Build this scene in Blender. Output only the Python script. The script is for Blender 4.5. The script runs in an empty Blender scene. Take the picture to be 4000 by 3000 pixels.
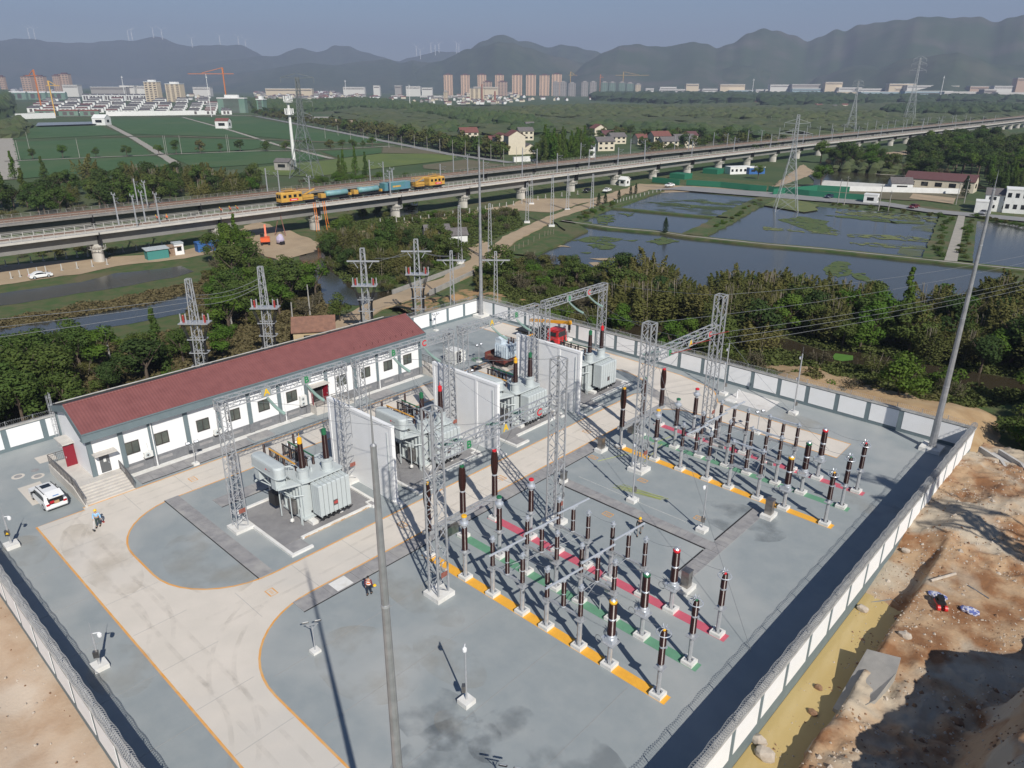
import bpy, bmesh, math, random
from mathutils import Vector, Matrix
from math import pi, sin, cos, radians as RAD, hypot, atan2, sqrt
C = bpy.context.scene.collection
rnd = random.Random(7)
PI = math.pi
# ---------------------------------------------------------------- camera
CAM = Vector((0, 0, 37.0)); FPX = 2874.34
_p, _r, _y = RAD(22.0325), RAD(0.1689), RAD(132.8617)
_fw = Vector((cos(_y)*cos(_p), sin(_y)*cos(_p), -sin(_p)))
_rt = Vector((sin(_y), -cos(_y), 0)); _up = _rt.cross(_fw)
_r2 = _rt*cos(_r) + _up*sin(_r); _u2 = -_rt*sin(_r) + _up*cos(_r)
cd = bpy.data.cameras.new('camera'); cam = bpy.data.objects.new('camera', cd); C.objects.link(cam)
cd.sensor_fit = 'HORIZONTAL'; cd.sensor_width = 36; cd.lens = 36*FPX/4000
cd.clip_start = 0.5; cd.clip_end = 60000
cam.matrix_world = Matrix(((_r2.x, _u2.x, -_fw.x, CAM.x), (_r2.y, _u2.y, -_fw.y, CAM.y), (_r2.z, _u2.z, -_fw.z, CAM.z), (0, 0, 0, 1)))
bpy.context.scene.camera = cam
# ---------------------------------------------------------------- sky, sun, exposure
SUN_EL = 38.8; SUN_DIR = Vector((0.905*cos(RAD(SUN_EL)), -0.426*cos(RAD(SUN_EL)), sin(RAD(SUN_EL)))).normalized()
W = bpy.data.worlds.new('World'); bpy.context.scene.world = W; W.use_nodes = True
_n = W.node_tree.nodes; _bg = _n['Background']
_sk = _n.new('ShaderNodeTexSky'); _sk.sky_type = 'NISHITA'; _sk.sun_disc = False
_sk.sun_elevation = RAD(SUN_EL); _sk.sun_rotation = atan2(SUN_DIR.x, SUN_DIR.y)
_sk.altitude = 0; _sk.air_density = 1.0; _sk.dust_density = 0.05; _sk.ozone_density = 6.0
W.node_tree.links.new(_sk.outputs[0], _bg.inputs[0]); _bg.inputs[1].default_value = 0.055
sl = bpy.data.lights.new('sun', 'SUN'); sl.energy = 4.5; sl.angle = RAD(0.53); sl.color = (1.0, 0.955, 0.88)
so = bpy.data.objects.new('sun', sl); C.objects.link(so); so.rotation_euler = SUN_DIR.to_track_quat('Z', 'Y').to_euler(); so.location = (40, -20, 90)
S = bpy.context.scene
S.view_settings.view_transform = 'Standard'; S.view_settings.look = 'None'; S.view_settings.exposure = 0.42; S.view_settings.gamma = 1
S.render.engine = 'CYCLES'
S.cycles.max_bounces = 6; S.cycles.diffuse_bounces = 3; S.cycles.glossy_bounces = 3; S.cycles.transmission_bounces = 2; S.cycles.volume_bounces = 0
S.cycles.transparent_max_bounces = 12; S.cycles.use_denoising = True; S.cycles.denoiser = 'OPENIMAGEDENOISE'
S.cycles.sample_clamp_indirect = 4.0; S.cycles.caustics_reflective = False; S.cycles.caustics_refractive = False
ZG = -3.0                                   # level of the plain outside the walled yard
def G(x, y, z=ZG):
    """photograph point -> the place on the level z it stands on (a survey helper)"""
    d = _fw + _r2*((x-2000)/FPX) - _u2*((y-1500)/FPX)
    t = (z-CAM.z)/d.z
    return Vector((d.x*t, d.y*t, z))
def zoomer(ox, oy, s):
    return lambda x, y, z=ZG: G(ox+x/s, oy+y/s, z)
K00 = zoomer(0, 0, 2.212); K10 = zoomer(1000, 0, 2.212); K20 = zoomer(2000, 0, 2.212); K30 = zoomer(3000, 0, 2.212)
K07 = zoomer(0, 750, 2.212); K17 = zoomer(1000, 750, 2.212); K27 = zoomer(2000, 750, 2.212); K37 = zoomer(3000, 750, 2.212)
K32 = zoomer(3000, 2250, 2.212); K31 = zoomer(3000, 1500, 2.212); K02 = zoomer(0, 2250, 2.212)
def azel(x, y):
    d = _fw + _r2*((x-2000)/FPX) - _u2*((y-1500)/FPX)
    return atan2(d.y, d.x), atan2(d.z, hypot(d.x, d.y))
# ---------------------------------------------------------------- materials
MATS = {}
def mat(name, col, rough=0.6, metal=0.0, noise=0.0, scale=1.0, col2=None, bump=0.0, bscale=None, spec=None, detail=5, lo=0.35, hi=0.65, coord='Object', big=None):
    """procedural material: two colours mixed by noise, optional large stains, optional bump"""
    m = bpy.data.materials.new(name); m.use_nodes = True; nt = m.node_tree; N = nt.nodes; L = nt.links
    b = N['Principled BSDF']; b.inputs['Roughness'].default_value = rough; b.inputs['Metallic'].default_value = metal
    if spec is not None: b.inputs['Specular IOR Level'].default_value = spec
    c1 = (*col, 1)
    if col2 is None:
        f = 1-noise; col2 = tuple(x*f for x in col)
    if noise or col2 is not None:
        tc = N.new('ShaderNodeTexCoord')
        nz = N.new('ShaderNodeTexNoise'); nz.inputs['Scale'].default_value = scale; nz.inputs['Detail'].default_value = detail; nz.inputs['Roughness'].default_value = 0.6
        L.new(tc.outputs[coord], nz.inputs['Vector'])
        rp = N.new('ShaderNodeMapRange'); rp.inputs['From Min'].default_value = lo; rp.inputs['From Max'].default_value = hi
        L.new(nz.outputs['Fac'], rp.inputs['Value'])
        mx = N.new('ShaderNodeMix'); mx.data_type = 'RGBA'; mx.inputs[6].default_value = c1; mx.inputs[7].default_value = (*col2, 1)
        L.new(rp.outputs[0], mx.inputs[0]); out = mx.outputs[2]
        if big:
            bs, bc, blo, bhi = big
            n2 = N.new('ShaderNodeTexNoise'); n2.inputs['Scale'].default_value = bs; n2.inputs['Detail'].default_value = 4; n2.inputs['Distortion'].default_value = 0.6
            L.new(tc.outputs[coord], n2.inputs['Vector'])
            r2 = N.new('ShaderNodeMapRange'); r2.inputs['From Min'].default_value = blo; r2.inputs['From Max'].default_value = bhi
            L.new(n2.outputs['Fac'], r2.inputs['Value'])
            m2 = N.new('ShaderNodeMix'); m2.data_type = 'RGBA'; m2.inputs[7].default_value = (*bc, 1)
            L.new(r2.outputs[0], m2.inputs[0]); L.new(out, m2.inputs[6]); out = m2.outputs[2]
        L.new(out, b.inputs['Base Color'])
        if bump:
            bp = N.new('ShaderNodeBump'); bp.inputs['Strength'].default_value = bump; bp.inputs['Distance'].default_value = 0.05
            if bscale:
                n3 = N.new('ShaderNodeTexNoise'); n3.inputs['Scale'].default_value = bscale; n3.inputs['Detail'].default_value = 6
                L.new(tc.outputs[coord], n3.inputs['Vector']); L.new(n3.outputs['Fac'], bp.inputs['Height'])
            else: L.new(nz.outputs['Fac'], bp.inputs['Height'])
            L.new(bp.outputs[0], b.inputs['Normal'])
    else: b.inputs['Base Color'].default_value = c1
    MATS[name] = m
    return m
def ragged(m, scale=.6, lo=.42, hi=.5, detail=6, amount=1.0):
    """let the ground show through in noise-shaped gaps"""
    N = m.node_tree.nodes; L = m.node_tree.links; tc = N.new('ShaderNodeTexCoord'); nz = N.new('ShaderNodeTexNoise'); nz.inputs['Scale'].default_value = scale; nz.inputs['Detail'].default_value = detail
    mr = N.new('ShaderNodeMapRange'); mr.inputs['From Min'].default_value = lo; mr.inputs['From Max'].default_value = hi; mr.inputs['To Max'].default_value = amount
    L.new(tc.outputs['Object'], nz.inputs['Vector']); L.new(nz.outputs['Fac'], mr.inputs['Value']); L.new(mr.outputs[0], N['Principled BSDF'].inputs['Alpha']); return m
# ---------------------------------------------------------------- mesh builder
class MB:
    def __init__(s): s.v = []; s.f = []; s.m = []; s.mats = []
    def mi(s, m):
        if m is None: return 0
        if m not in s.mats: s.mats.append(m)
        return s.mats.index(m)
    def add(s, vs, fs, m=None):
        b = len(s.v); s.v.extend([tuple(x) for x in vs]); k = s.mi(m)
        for f in fs: s.f.append(tuple(b+i for i in f)); s.m.append(k)
        return s
    def box(s, x0, x1, y0, y1, z0, z1, m=None):
        vs = [(x0,y0,z0),(x1,y0,z0),(x1,y1,z0),(x0,y1,z0),(x0,y0,z1),(x1,y0,z1),(x1,y1,z1),(x0,y1,z1)]
        return s.add(vs, [(3,2,1,0),(4,5,6,7),(0,1,5,4),(1,2,6,5),(2,3,7,6),(3,0,4,7)], m)
    def cbox(s, c, sz, m=None, rot=0.0):
        x, y, z = c; a, b, h = sz[0]/2, sz[1]/2, sz[2]/2; ca, sa = cos(rot), sin(rot); vs = []
        for dz in (-h, h):
            for dx, dy in ((-a,-b),(a,-b),(a,b),(-a,b)): vs.append((x+dx*ca-dy*sa, y+dx*sa+dy*ca, z+dz))
        return s.add(vs, [(3,2,1,0),(4,5,6,7),(0,1,5,4),(1,2,6,5),(2,3,7,6),(3,0,4,7)], m)
    def bar(s, a, b, w, m=None, h=None):
        a = Vector(a); b = Vector(b); d = (b-a)
        if d.length < 1e-6: return s
        d.normalize(); up = Vector((0,0,1)) if abs(d.z) < 0.95 else Vector((1,0,0))
        r = d.cross(up).normalized()*(w/2); u = r.cross(d).normalized()*((h or w)/2)
        vs = [a-r-u, a+r-u, a+r+u, a-r+u, b-r-u, b+r-u, b+r+u, b-r+u]
        return s.add(vs, [(0,1,2,3),(7,6,5,4),(0,4,5,1),(1,5,6,2),(2,6,7,3),(3,7,4,0)], m)
    def tube(s, pts, rs, n=8, m=None, cap=True):
        pts = [Vector(p) for p in pts]
        if not isinstance(rs, (list, tuple)): rs = [rs]*len(pts)
        vs = []; fs = []; prev = None
        for i, p in enumerate(pts):
            d = (pts[min(i+1, len(pts)-1)]-pts[max(i-1, 0)]).normalized()
            if prev is None:
                up = Vector((0,0,1)) if abs(d.z) < 0.95 else Vector((1,0,0)); r = d.cross(up).normalized()
            else: r = (prev-d*prev.dot(d)).normalized()
            prev = r; u = r.cross(d)
            for k in range(n):
                a = 2*PI*k/n; vs.append(p+(r*cos(a)+u*sin(a))*rs[i])
        for i in range(len(pts)-1):
            for k in range(n):
                k2 = (k+1) % n; fs.append((i*n+k, (i+1)*n+k, (i+1)*n+k2, i*n+k2))
        if cap: fs.append(tuple(range(n))); fs.append(tuple(reversed([(len(pts)-1)*n+k for k in range(n)])))
        return s.add(vs, fs, m)
    def lathe(s, c, prof, n=12, m=None):
        """prof = [(z, r)] from the bottom up, round a vertical axis at c"""
        vs = []; fs = []
        for z, r in prof:
            for k in range(n): a = 2*PI*k/n; vs.append((c[0]+r*cos(a), c[1]+r*sin(a), c[2]+z))
        for i in range(len(prof)-1):
            for k in range(n): k2 = (k+1) % n; fs.append((i*n+k, i*n+k2, (i+1)*n+k2, (i+1)*n+k))
        fs.append(tuple(reversed(range(n)))); fs.append(tuple((len(prof)-1)*n+k for k in range(n)))
        return s.add(vs, fs, m)
    def prism(s, pts, z0, z1, m=None):
        n = len(pts); a = sum(pts[i][0]*pts[(i+1) % n][1]-pts[(i+1) % n][0]*pts[i][1] for i in range(n))
        if a < 0: pts = list(reversed(pts))
        vs = [(p[0], p[1], z0) for p in pts]+[(p[0], p[1], z1) for p in pts]
        fs = [tuple(reversed(range(n))), tuple(range(n, 2*n))]+[(i, (i+1) % n, n+(i+1) % n, n+i) for i in range(n)]
        return s.add(vs, fs, m)
    def sheet(s, pts, z, m=None):
        n = len(pts); a = sum(pts[i][0]*pts[(i+1) % n][1]-pts[(i+1) % n][0]*pts[i][1] for i in range(n))
        if a < 0: pts = list(reversed(pts))
        return s.add([(p[0], p[1], z) for p in pts], [tuple(range(n))], m)
    def strip(s, pts, w, z, m=None, closed=False, thick=0):
        """flat band of width w along a polyline"""
        P = [Vector((p[0], p[1])) for p in pts]; n = len(P); L_ = []; R_ = []
        ws = w if isinstance(w, (list, tuple)) else [w]*n
        for i in range(n):
            if closed: d = P[(i+1) % n]-P[i-1]
            else: d = P[min(i+1, n-1)]-P[max(i-1, 0)]
            d.normalize(); nn = Vector((-d.y, d.x))*(ws[i]/2); L_.append(P[i]+nn); R_.append(P[i]-nn)
        vs = [(q.x, q.y, z) for q in L_]+[(q.x, q.y, z) for q in R_]
        fs = [(i, n+i, n+(i+1) % n, (i+1) % n) for i in range(n if closed else n-1)]
        if thick:
            k = 2*n; vs += [(a, b, c-thick) for a, b, c in vs]
            fs += [(i, (i+1) % n, k+(i+1) % n, k+i) for i in range(n if closed else n-1)]
            fs += [(n+i, k+n+i, k+n+(i+1) % n, n+(i+1) % n) for i in range(n if closed else n-1)]
        return s.add(vs, fs, m)
    def blob(s, c, r, m=None, jit=0.25, sub=2, rg=None, sq=(1,1,1)):
        rg = rg or rnd; bm = bmesh.new(); bmesh.ops.create_icosphere(bm, subdivisions=sub, radius=1)
        b = len(s.v); k = s.mi(m)
        for v in bm.verts:
            q = 1+rg.uniform(-jit, jit); s.v.append((c[0]+v.co.x*r*q*sq[0], c[1]+v.co.y*r*q*sq[1], c[2]+v.co.z*r*q*sq[2]))
        for f in bm.faces: s.f.append(tuple(b+v.index for v in f.verts)); s.m.append(k)
        bm.free(); return s
    def xf(s, M):
        s.v = [tuple(M @ Vector(v)) for v in s.v]; return s
    def mesh(s, name, m=None, smooth=False):
        me = bpy.data.meshes.new(name); me.from_pydata(s.v, [], s.f)
        ms = s.mats if s.mats else ([m] if m else [])
        for x in ms: me.materials.append(x)
        if len(ms) > 1: me.polygons.foreach_set('material_index', s.m)
        if smooth: me.polygons.foreach_set('use_smooth', [True]*len(s.f))
        me.update(); return me
    def build(s, name, m=None, parent=None, smooth=False, loc=None):
        o = bpy.data.objects.new(name, s.mesh(name, m, smooth)); C.objects.link(o)
        if parent is not None: o.parent = parent
        if loc is not None: o.location = loc
        return o
def tag(o, label=None, cat=None, group=None, kind=None):
    if label: o['label'] = label
    if cat: o['category'] = cat
    if group: o['group'] = group
    if kind: o['kind'] = kind
    return o
def thing(name, label, cat, loc=(0,0,0), rz=0, group=None):
    o = bpy.data.objects.new(name, None); C.objects.link(o); o.location = loc; o.rotation_euler = (0, 0, rz); o.empty_display_size = 0.3
    return tag(o, label, cat, group)
def struct(o): o['kind'] = 'structure'; return o
def dup(root, loc, rz=None, label=None, group=None, scale=None):
    r = root.copy(); C.objects.link(r); r.location = loc
    if rz is not None: r.rotation_euler = (0, 0, rz)
    if scale is not None: r.scale = scale if isinstance(scale, tuple) else (scale,)*3
    if label: r['label'] = label
    if group: r['group'] = group
    for ch in root.children:
        c = ch.copy(); C.objects.link(c); c.parent = r
        for g_ in ch.children:
            d = g_.copy(); C.objects.link(d); d.parent = c
    return r
def sag(a, b, s, n=10):
    a = Vector(a); b = Vector(b); out = []
    for i in range(n+1):
        t = i/n; p = a.lerp(b, t); p.z -= 4*s*t*(1-t); out.append(p)
    return out
ORD = ['first', 'second', 'third', 'fourth', 'fifth', 'sixth', 'seventh', 'eighth', 'ninth', 'tenth', 'eleventh', 'twelfth', 'thirteenth', 'fourteenth', 'fifteenth', 'sixteenth']
# ================================================================ air, sky-line and the plain
M_plain = mat('plain_green', (0.035, 0.070, 0.018), 0.95, col2=(0.065, 0.09, 0.028), scale=0.02, big=(0.006, (0.09, 0.085, 0.04), 0.56, 0.72), detail=8)
M_hill = mat('hill_wood', (0.022, 0.042, 0.018), 1.0, col2=(0.05, 0.070, 0.032), scale=0.012, detail=10, big=(0.0016, (0.085, 0.085, 0.055), 0.55, 0.75))
M_hill2 = mat('quarry_hill', (0.035, 0.058, 0.024), 1.0, col2=(0.075, 0.075, 0.055), scale=0.004, detail=12, lo=0.45, hi=0.65)
mb = MB(); R_ = 14000
# the plain, with an opening where the walled yard's platform stands
mb.add([(-R_,-R_,ZG),(R_,-R_,ZG),(R_,R_,ZG),(-R_,R_,ZG),(-88.4,7.9,ZG),(-12.6,7.9,ZG),(-12.6,87,ZG),(-88.4,87,ZG)],
       [(0,1,5,4),(1,2,6,5),(2,3,7,6),(3,0,4,7)])
struct(mb.build('ground', M_plain))
def hill(name, pts, dist, depth, m, seed, rough=0.10, cols=150):
    """a ridge: crest line given as (x,y) of the photograph's skyline, standing dist metres away, falling to both sides"""
    rg = random.Random(seed); A = [azel(*p) for p in pts]; A.sort(key=lambda t: -t[0])
    a0, a1 = A[0][0], A[-1][0]; vs = []; nv = 13; ph = [rg.uniform(0, 6.28) for _ in range(12)]
    def crest(a):
        for i in range(len(A)-1):
            if A[i][0] >= a >= A[i+1][0]:
                t = (A[i][0]-a)/max(1e-9, A[i][0]-A[i+1][0]); t2 = t*t*(3-2*t); t = 0.5*t+0.5*t2
                return A[i][1]*(1-t)+A[i+1][1]*t
        return A[-1][1]
    for i in range(cols+1):
        a = a0+(a1-a0)*i/cols; e = crest(a); D = dist*(1+0.06*sin(a*9+ph[0])+0.03*sin(a*31+ph[1]))
        Hc = CAM.z+math.tan(e)*D-ZG; Hc = max(Hc, 1)
        Hc *= 1+0.012*sin(a*140+ph[2])+0.008*sin(a*310+ph[3])
        for j in range(nv):
            t = j/(nv-1)*2-1                      # -1 near foot, 0 crest, 1 far foot
            s = (1-abs(t))**1.15
            dd = D+t*depth*0.5
            spur = sin(a*60+t*3+ph[4])*0.5+sin(a*133-t*5+ph[5])*0.3+sin(a*251+t*7+ph[6])*0.2
            h = Hc*max(0, s*(1+rough*2.2*spur*(abs(t)*(1-abs(t))*4)))
            if t > -0.999 and t < 0 and Hc > 10:       # keep below the sight line to the crest
                h = min(h, Hc*0.98*(dd/D))
            vs.append((cos(a)*dd, sin(a)*dd, ZG+h-(3 if abs(t) > 0.99 else 0)))
    fs = [(i*nv+j, (i+1)*nv+j, (i+1)*nv+j+1, i*nv+j+1) for i in range(cols) for j in range(nv-1)]
    mb = MB(); mb.add(vs, [tuple(reversed(f)) for f in fs]); return struct(mb.build(name, m, smooth=True))
def S10(x, y): return (1000+x/2.212, y/2.212)
def S00(x, y): return (x/2.212, y/2.212)
def S20(x, y): return (2000+x/2.212, y/2.212)
def S30(x, y): return (3000+x/2.212, y/2.212)
hill('hill_range', [(-500,175),(-250,160),S00(0,345),S00(280,335),S00(560,375),S00(860,360),S00(1180,345),S00(1320,318),S00(1420,335),S00(1560,385),S00(1680,402),S00(1900,385),S00(2100,395),S10(0,450),S10(80,490),S10(260,560),S10(700,640)], 9500, 5000, M_hill, 3)
hill('hill_range', [(700,260),S10(0,490),S10(190,480),S10(290,435),S10(400,418),S10(520,448),S10(600,430),S10(680,396),S10(810,400),S10(950,455),S10(1090,495),S10(1280,540),S10(1500,560),(1800,290)], 8000, 3500, M_hill, 5)
hill('hill_range', [S10(1150,560),S10(1380,485),S10(1550,450),S10(1700,445),S10(1900,470),(2050,270)], 9000, 2500, M_hill, 6)
hill('hill', [(600,330),S10(100,600),S10(400,545),S10(700,560),S10(1000,520),S10(1150,512),S10(1230,545),S10(1350,522),S10(1500,545),S10(1750,490),S10(1960,350),S10(2140,298),S20(0,325),S20(60,350),S20(180,370),S20(290,408),S20(420,388),S20(560,408),S20(720,440),S20(850,500),S20(1100,600),(2700,330)], 6500, 3000, M_hill, 8, cols=220)
hill('hill', [(1500,330),S10(1600,520),S10(1850,420),S10(2130,365),S20(0,365),S20(150,420),S20(350,480),S20(600,540),S20(900,610),(2480,318)], 5600, 1900, M_hill, 9)
hill('hill', [(2200,330),S20(640,540),S20(790,458),S20(920,395),S20(1060,386),S20(1200,395),S20(1380,405),S20(1480,372),S20(1580,356),S20(1680,385),S20(1770,418),S20(1900,370),S20(2050,290),S20(2190,243),S30(60,258),S30(200,305),S30(345,352),S30(450,318),S30(590,262),S30(660,268),S30(790,208),S30(950,206),S30(1080,172),S30(1220,160),S30(1380,150),S30(1550,140),S30(1640,156),S30(1820,150),S30(2000,185),S30(2080,155),S30(2212,138),(4200,40),(4500,60)], 5200, 2600, M_hill2, 11, rough=.05, cols=260)
hill('hill', [(2500,330),S20(1500,650),S20(1750,600),S20(2000,565),S20(2212,590),(3120,300),(3300,335)], 4600, 1100, M_hill, 12)
hill('hill', [(3150,330),S30(450,660),S30(700,575),S30(860,560),S30(960,585),S30(1200,510),S30(1400,480),S30(1640,458),S30(1780,490),S30(1950,560),S30(2212,560),(4200,262),(4500,300)], 4300, 1300, M_hill, 13)
# the haze: pale air round everything, the sky outside
M_haze = bpy.data.materials.new('haze_air'); M_haze.use_nodes = True
_t = M_haze.node_tree; _t.nodes.remove(_t.nodes['Principled BSDF'])
_v = _t.nodes.new('ShaderNodeVolumePrincipled'); _v.inputs['Color'].default_value = (0.50, 0.58, 0.80, 1); _v.inputs['Density'].default_value = 0.00014; _v.inputs['Anisotropy'].default_value = 0.0
_t.links.new(_v.outputs[0], _t.nodes['Material Output'].inputs['Volume'])
hz_ = MB(); hz_.box(-13900, 13900, -13900, 13900, -9, 1000); tag(hz_.build('haze', M_haze), kind='stuff', label='pale blue haze lying over the plain and the hills', cat='haze')
# ================================================================ the walled yard: floor, lanes, kerbs
M_floor = mat('floor_paint', (0.300, 0.325, 0.328), 0.75, col2=(0.262, 0.292, 0.300), scale=0.6, big=(0.075, (0.375, 0.385, 0.375), 0.5, 0.7), bump=0.15, bscale=14, detail=8)
M_lane = mat('lane_concrete', (0.66, 0.60, 0.525), 0.8, col2=(0.60, 0.55, 0.48), scale=0.35, big=(0.06, (0.53, 0.50, 0.455), 0.5, 0.7), detail=8)
M_edge = mat('edge_paint', (0.72, 0.33, 0.07), 0.6, col2=(0.66, 0.42, 0.20), scale=1.3, lo=0.4, hi=0.7)
M_white = mat('white_paint', (0.84, 0.84, 0.84), 0.65, col2=(0.80, 0.80, 0.79), scale=0.8)
M_kerb = mat('kerb_white', (0.74, 0.73, 0.70), 0.7, col2=(0.62, 0.60, 0.55), scale=1.5, lo=0.4, hi=0.75)
M_gfr = mat('grey_frame', (0.155, 0.20, 0.215), 0.7, col2=(0.135, 0.175, 0.19), scale=1.0)
M_cap = mat('coping', (0.48, 0.47, 0.44), 0.8, col2=(0.36, 0.35, 0.33), scale=1.5)
M_cover = mat('trench_cover_concrete', (0.33, 0.32, 0.315), 0.85, col2=(0.235, 0.23, 0.235), scale=1.1, big=(0.35, (0.40, 0.385, 0.36), 0.55, 0.75), detail=9)
M_gap = mat('gap_dark', (0.02, 0.02, 0.022), 0.9)
M_yel = mat('strip_yellow', (0.83, 0.42, 0.045), 0.65, col2=(0.76, 0.37, 0.04), scale=2.0)
M_grn = mat('strip_green', (0.115, 0.27, 0.165), 0.65, col2=(0.13, 0.30, 0.19), scale=2.0)
M_red = mat('strip_red', (0.56, 0.11, 0.155), 0.65, col2=(0.51, 0.10, 0.14), scale=2.0)
M_galv = mat('galvanised_steel', (0.52, 0.53, 0.545), 0.42, metal=0.4, col2=(0.42, 0.43, 0.44), scale=3.0)
M_galvd = mat('galvanised_pole', (0.42, 0.42, 0.43), 0.45, metal=0.45, col2=(0.30, 0.31, 0.32), scale=2.0)
M_glaze = mat('brown_glaze', (0.034, 0.011, 0.008), 0.3, spec=0.45)
M_alu = mat('aluminium', (0.62, 0.65, 0.69), 0.35, metal=0.5)
M_wire = mat('wire_grey', (0.22, 0.23, 0.24), 0.5, metal=0.3)
M_glass_ins = mat('glass_insulator', (0.28, 0.40, 0.36), 0.2, spec=0.7)
M_redins = mat('red_rubber', (0.30, 0.035, 0.03), 0.45)
M_tgrey = mat('transformer_grey', (0.50, 0.54, 0.54), 0.42, col2=(0.47, 0.51, 0.51), scale=1.5)
M_stain = mat('rust_stain', (0.40, 0.20, 0.07), 0.85, col2=(0.60, 0.48, 0.34), scale=1.2)
M_black = mat('black', (0.015, 0.015, 0.017), 0.5)
M_rust = mat('rusty_plate', (0.22, 0.06, 0.045), 0.7, col2=(0.30, 0.12, 0.09), scale=5)
M_capy = mat('cap_yellow', (0.80, 0.42, 0.02), 0.4); M_capg = mat('cap_green', (0.02, 0.14, 0.06), 0.4); M_capr = mat('cap_red', (0.60, 0.02, 0.03), 0.4)
M_steel = mat('stainless', (0.40, 0.38, 0.36), 0.3, metal=0.85, col2=(0.25, 0.23, 0.21), scale=2.5)
M_wood = mat('timber', (0.45, 0.33, 0.20), 0.8, col2=(0.33, 0.23, 0.14), scale=3)
XW, XE, YS, YN = -88.8, -12.4, 7.5, 87.2
mb = MB(); mb.box(XW, XE, YS, YN, ZG-0.4, 0.0); struct(mb.build('yard_ground', M_floor))
def arc(cx, cy, r, a0, a1, n=10): return [(cx+r*cos(RAD(a0+(a1-a0)*i/n)), cy+r*sin(RAD(a0+(a1-a0)*i/n))) for i in range(n+1)]
def sheetobj(name, pts, z, m, kind='structure'):
    o = MB().sheet(pts, z).build(name, m); o['kind'] = kind; return o
# lanes as one outline with rounded corners, islands cut by laying floor sheets back on top of it
LANE_Z = 0.006
outer = [(-69.9, 12.35), (-12.9, 12.35), (-12.9, 16.6)]+[(-36.5, 16.6)]+arc(-36.5, 24.1, 7.5, 270, 180, 12)+[(-44.0, 70.5)]+arc(-39.2, 70.5, 4.9, 180, 95, 8)+[(-22.3, 75.45), (-22.4, 79.85), (-36.5, 79.85), (-39.0, 80.3), (-41.0, 83.2), (-43.0, 84.3), (-47.5, 85.4), (-57.5, 85.9), (-82.9, 86.0), (-82.9, 81.5), (-70.4, 81.5), (-70.4, 16.4), (-69.9, 16.4)]
sheetobj('lane', outer, LANE_Z, M_lane)
isl = arc(-59.3, 23.3, 6.7, 180, 270, 10)+arc(-55.2, 23.5, 6.9, 270, 360, 10)+[(-48.3, 75.3)]+arc(-53.5, 75.3, 5.9, 0, 90, 10)[1:]+[(-65.9, 81.3)]
sheetobj('yard_ground', isl, 0.011, M_floor)
mb = MB()
mb.strip(outer, 0.16, 0.012, closed=True); mb.strip(isl, 0.16, 0.015, closed=True)
struct(mb.build('lane_edge_line', M_edge))
sheetobj('lane', [(-38.85, 85.9), (-33.35, 85.85), (-33.2, 81.75), (-38.95, 81.75)], 0.008, mat('pale_pad', (0.66, 0.64, 0.61), 0.8, col2=(0.60, 0.58, 0.55), scale=0.6))
# small painted rectangles (inspection points)
mb = MB()
for cx, cy in ((-46.2, 35.2), (-45.6, 47.6), (-45.9, 62.2), (-46.2, 22.0), (-68.2, 26.0), (-34.8, 57.0), (-33.6, 49.4), (-27.0, 54.6), (-26.8, 51.0), (-41.5, 57.6)):
    mb.strip([(cx-.45, cy-.3), (cx+.45, cy-.3), (cx+.45, cy+.3), (cx-.45, cy+.3)], 0.12, 0.018, closed=True)
    for k in (-.18, 0, .18): mb.box(cx+k-.04, cx+k+.04, cy-.1, cy+.1, 0.0155, 0.0185)
struct(mb.build('lane_marking', M_edge))
# trench covers: rows of slabs, each 4 mm proud and with joints
def covers(x0, x1, y0, y1, step=1.0, lip=None, skip=()):
    mb = MB(); along = 'x' if (x1-x0) > (y1-y0) else 'y'; L_ = (x1-x0) if along == 'x' else (y1-y0); n = max(1, int(L_/step))
    for i in range(n):
        a = L_*i/n+0.012; b = L_*(i+1)/n-0.012; h = 0.04+rnd.uniform(0, 0.012)
        if along == 'x': mb.box(x0+a, x0+b, y0, y1, 0.0, h)
        else: mb.box(x0, x1, y0+a, y0+b, 0.0, h)
    o = mb.build('trench_cover', M_cover); struct(o)
    if lip:
        g_ = MB()
        for q in lip: g_.box(*q, 0.0, 0.03)
        struct(g_.build('trench_gap', M_gap))
covers(-66.1, -48.5, 22.25, 23.55, 0.55, [(-66.1, -48.5, 22.17, 22.25)])
covers(-43.85, -42.3, 22.45, 60.8, 1.3, [(-42.3, -42.22, 22.45, 60.8)])
covers(-41.0, -22.95, 50.75, 52.0, 0.7, [(-41.0, -24.2, 50.6, 50.75)])
covers(-24.15, -22.95, 45.8, 50.7, 0.5, [(-24.3, -24.15, 45.8, 50.4)])
covers(-24.15, -22.95, 52.05, 59.6, 0.5, [(-24.3, -24.15, 52.4, 59.6)])
covers(-72.9, -71.0, 22.1, 34.3, 1.2, [(-71.0, -70.92, 22.1, 34.3)])
covers(-73.2, -71.4, 34.6, 37.2, 1.2); covers(-73.0, -70.8, 51.0, 54.5, 1.2)
covers(-62.85, -61.0, 25.4, 36.0, 1.3, [(-61.0, -60.92, 25.4, 36)])
covers(-62.85, -61.0, 39.4, 50.0, 1.3); covers(-62.85, -61.0, 53.4, 64.0, 1.3)
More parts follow.
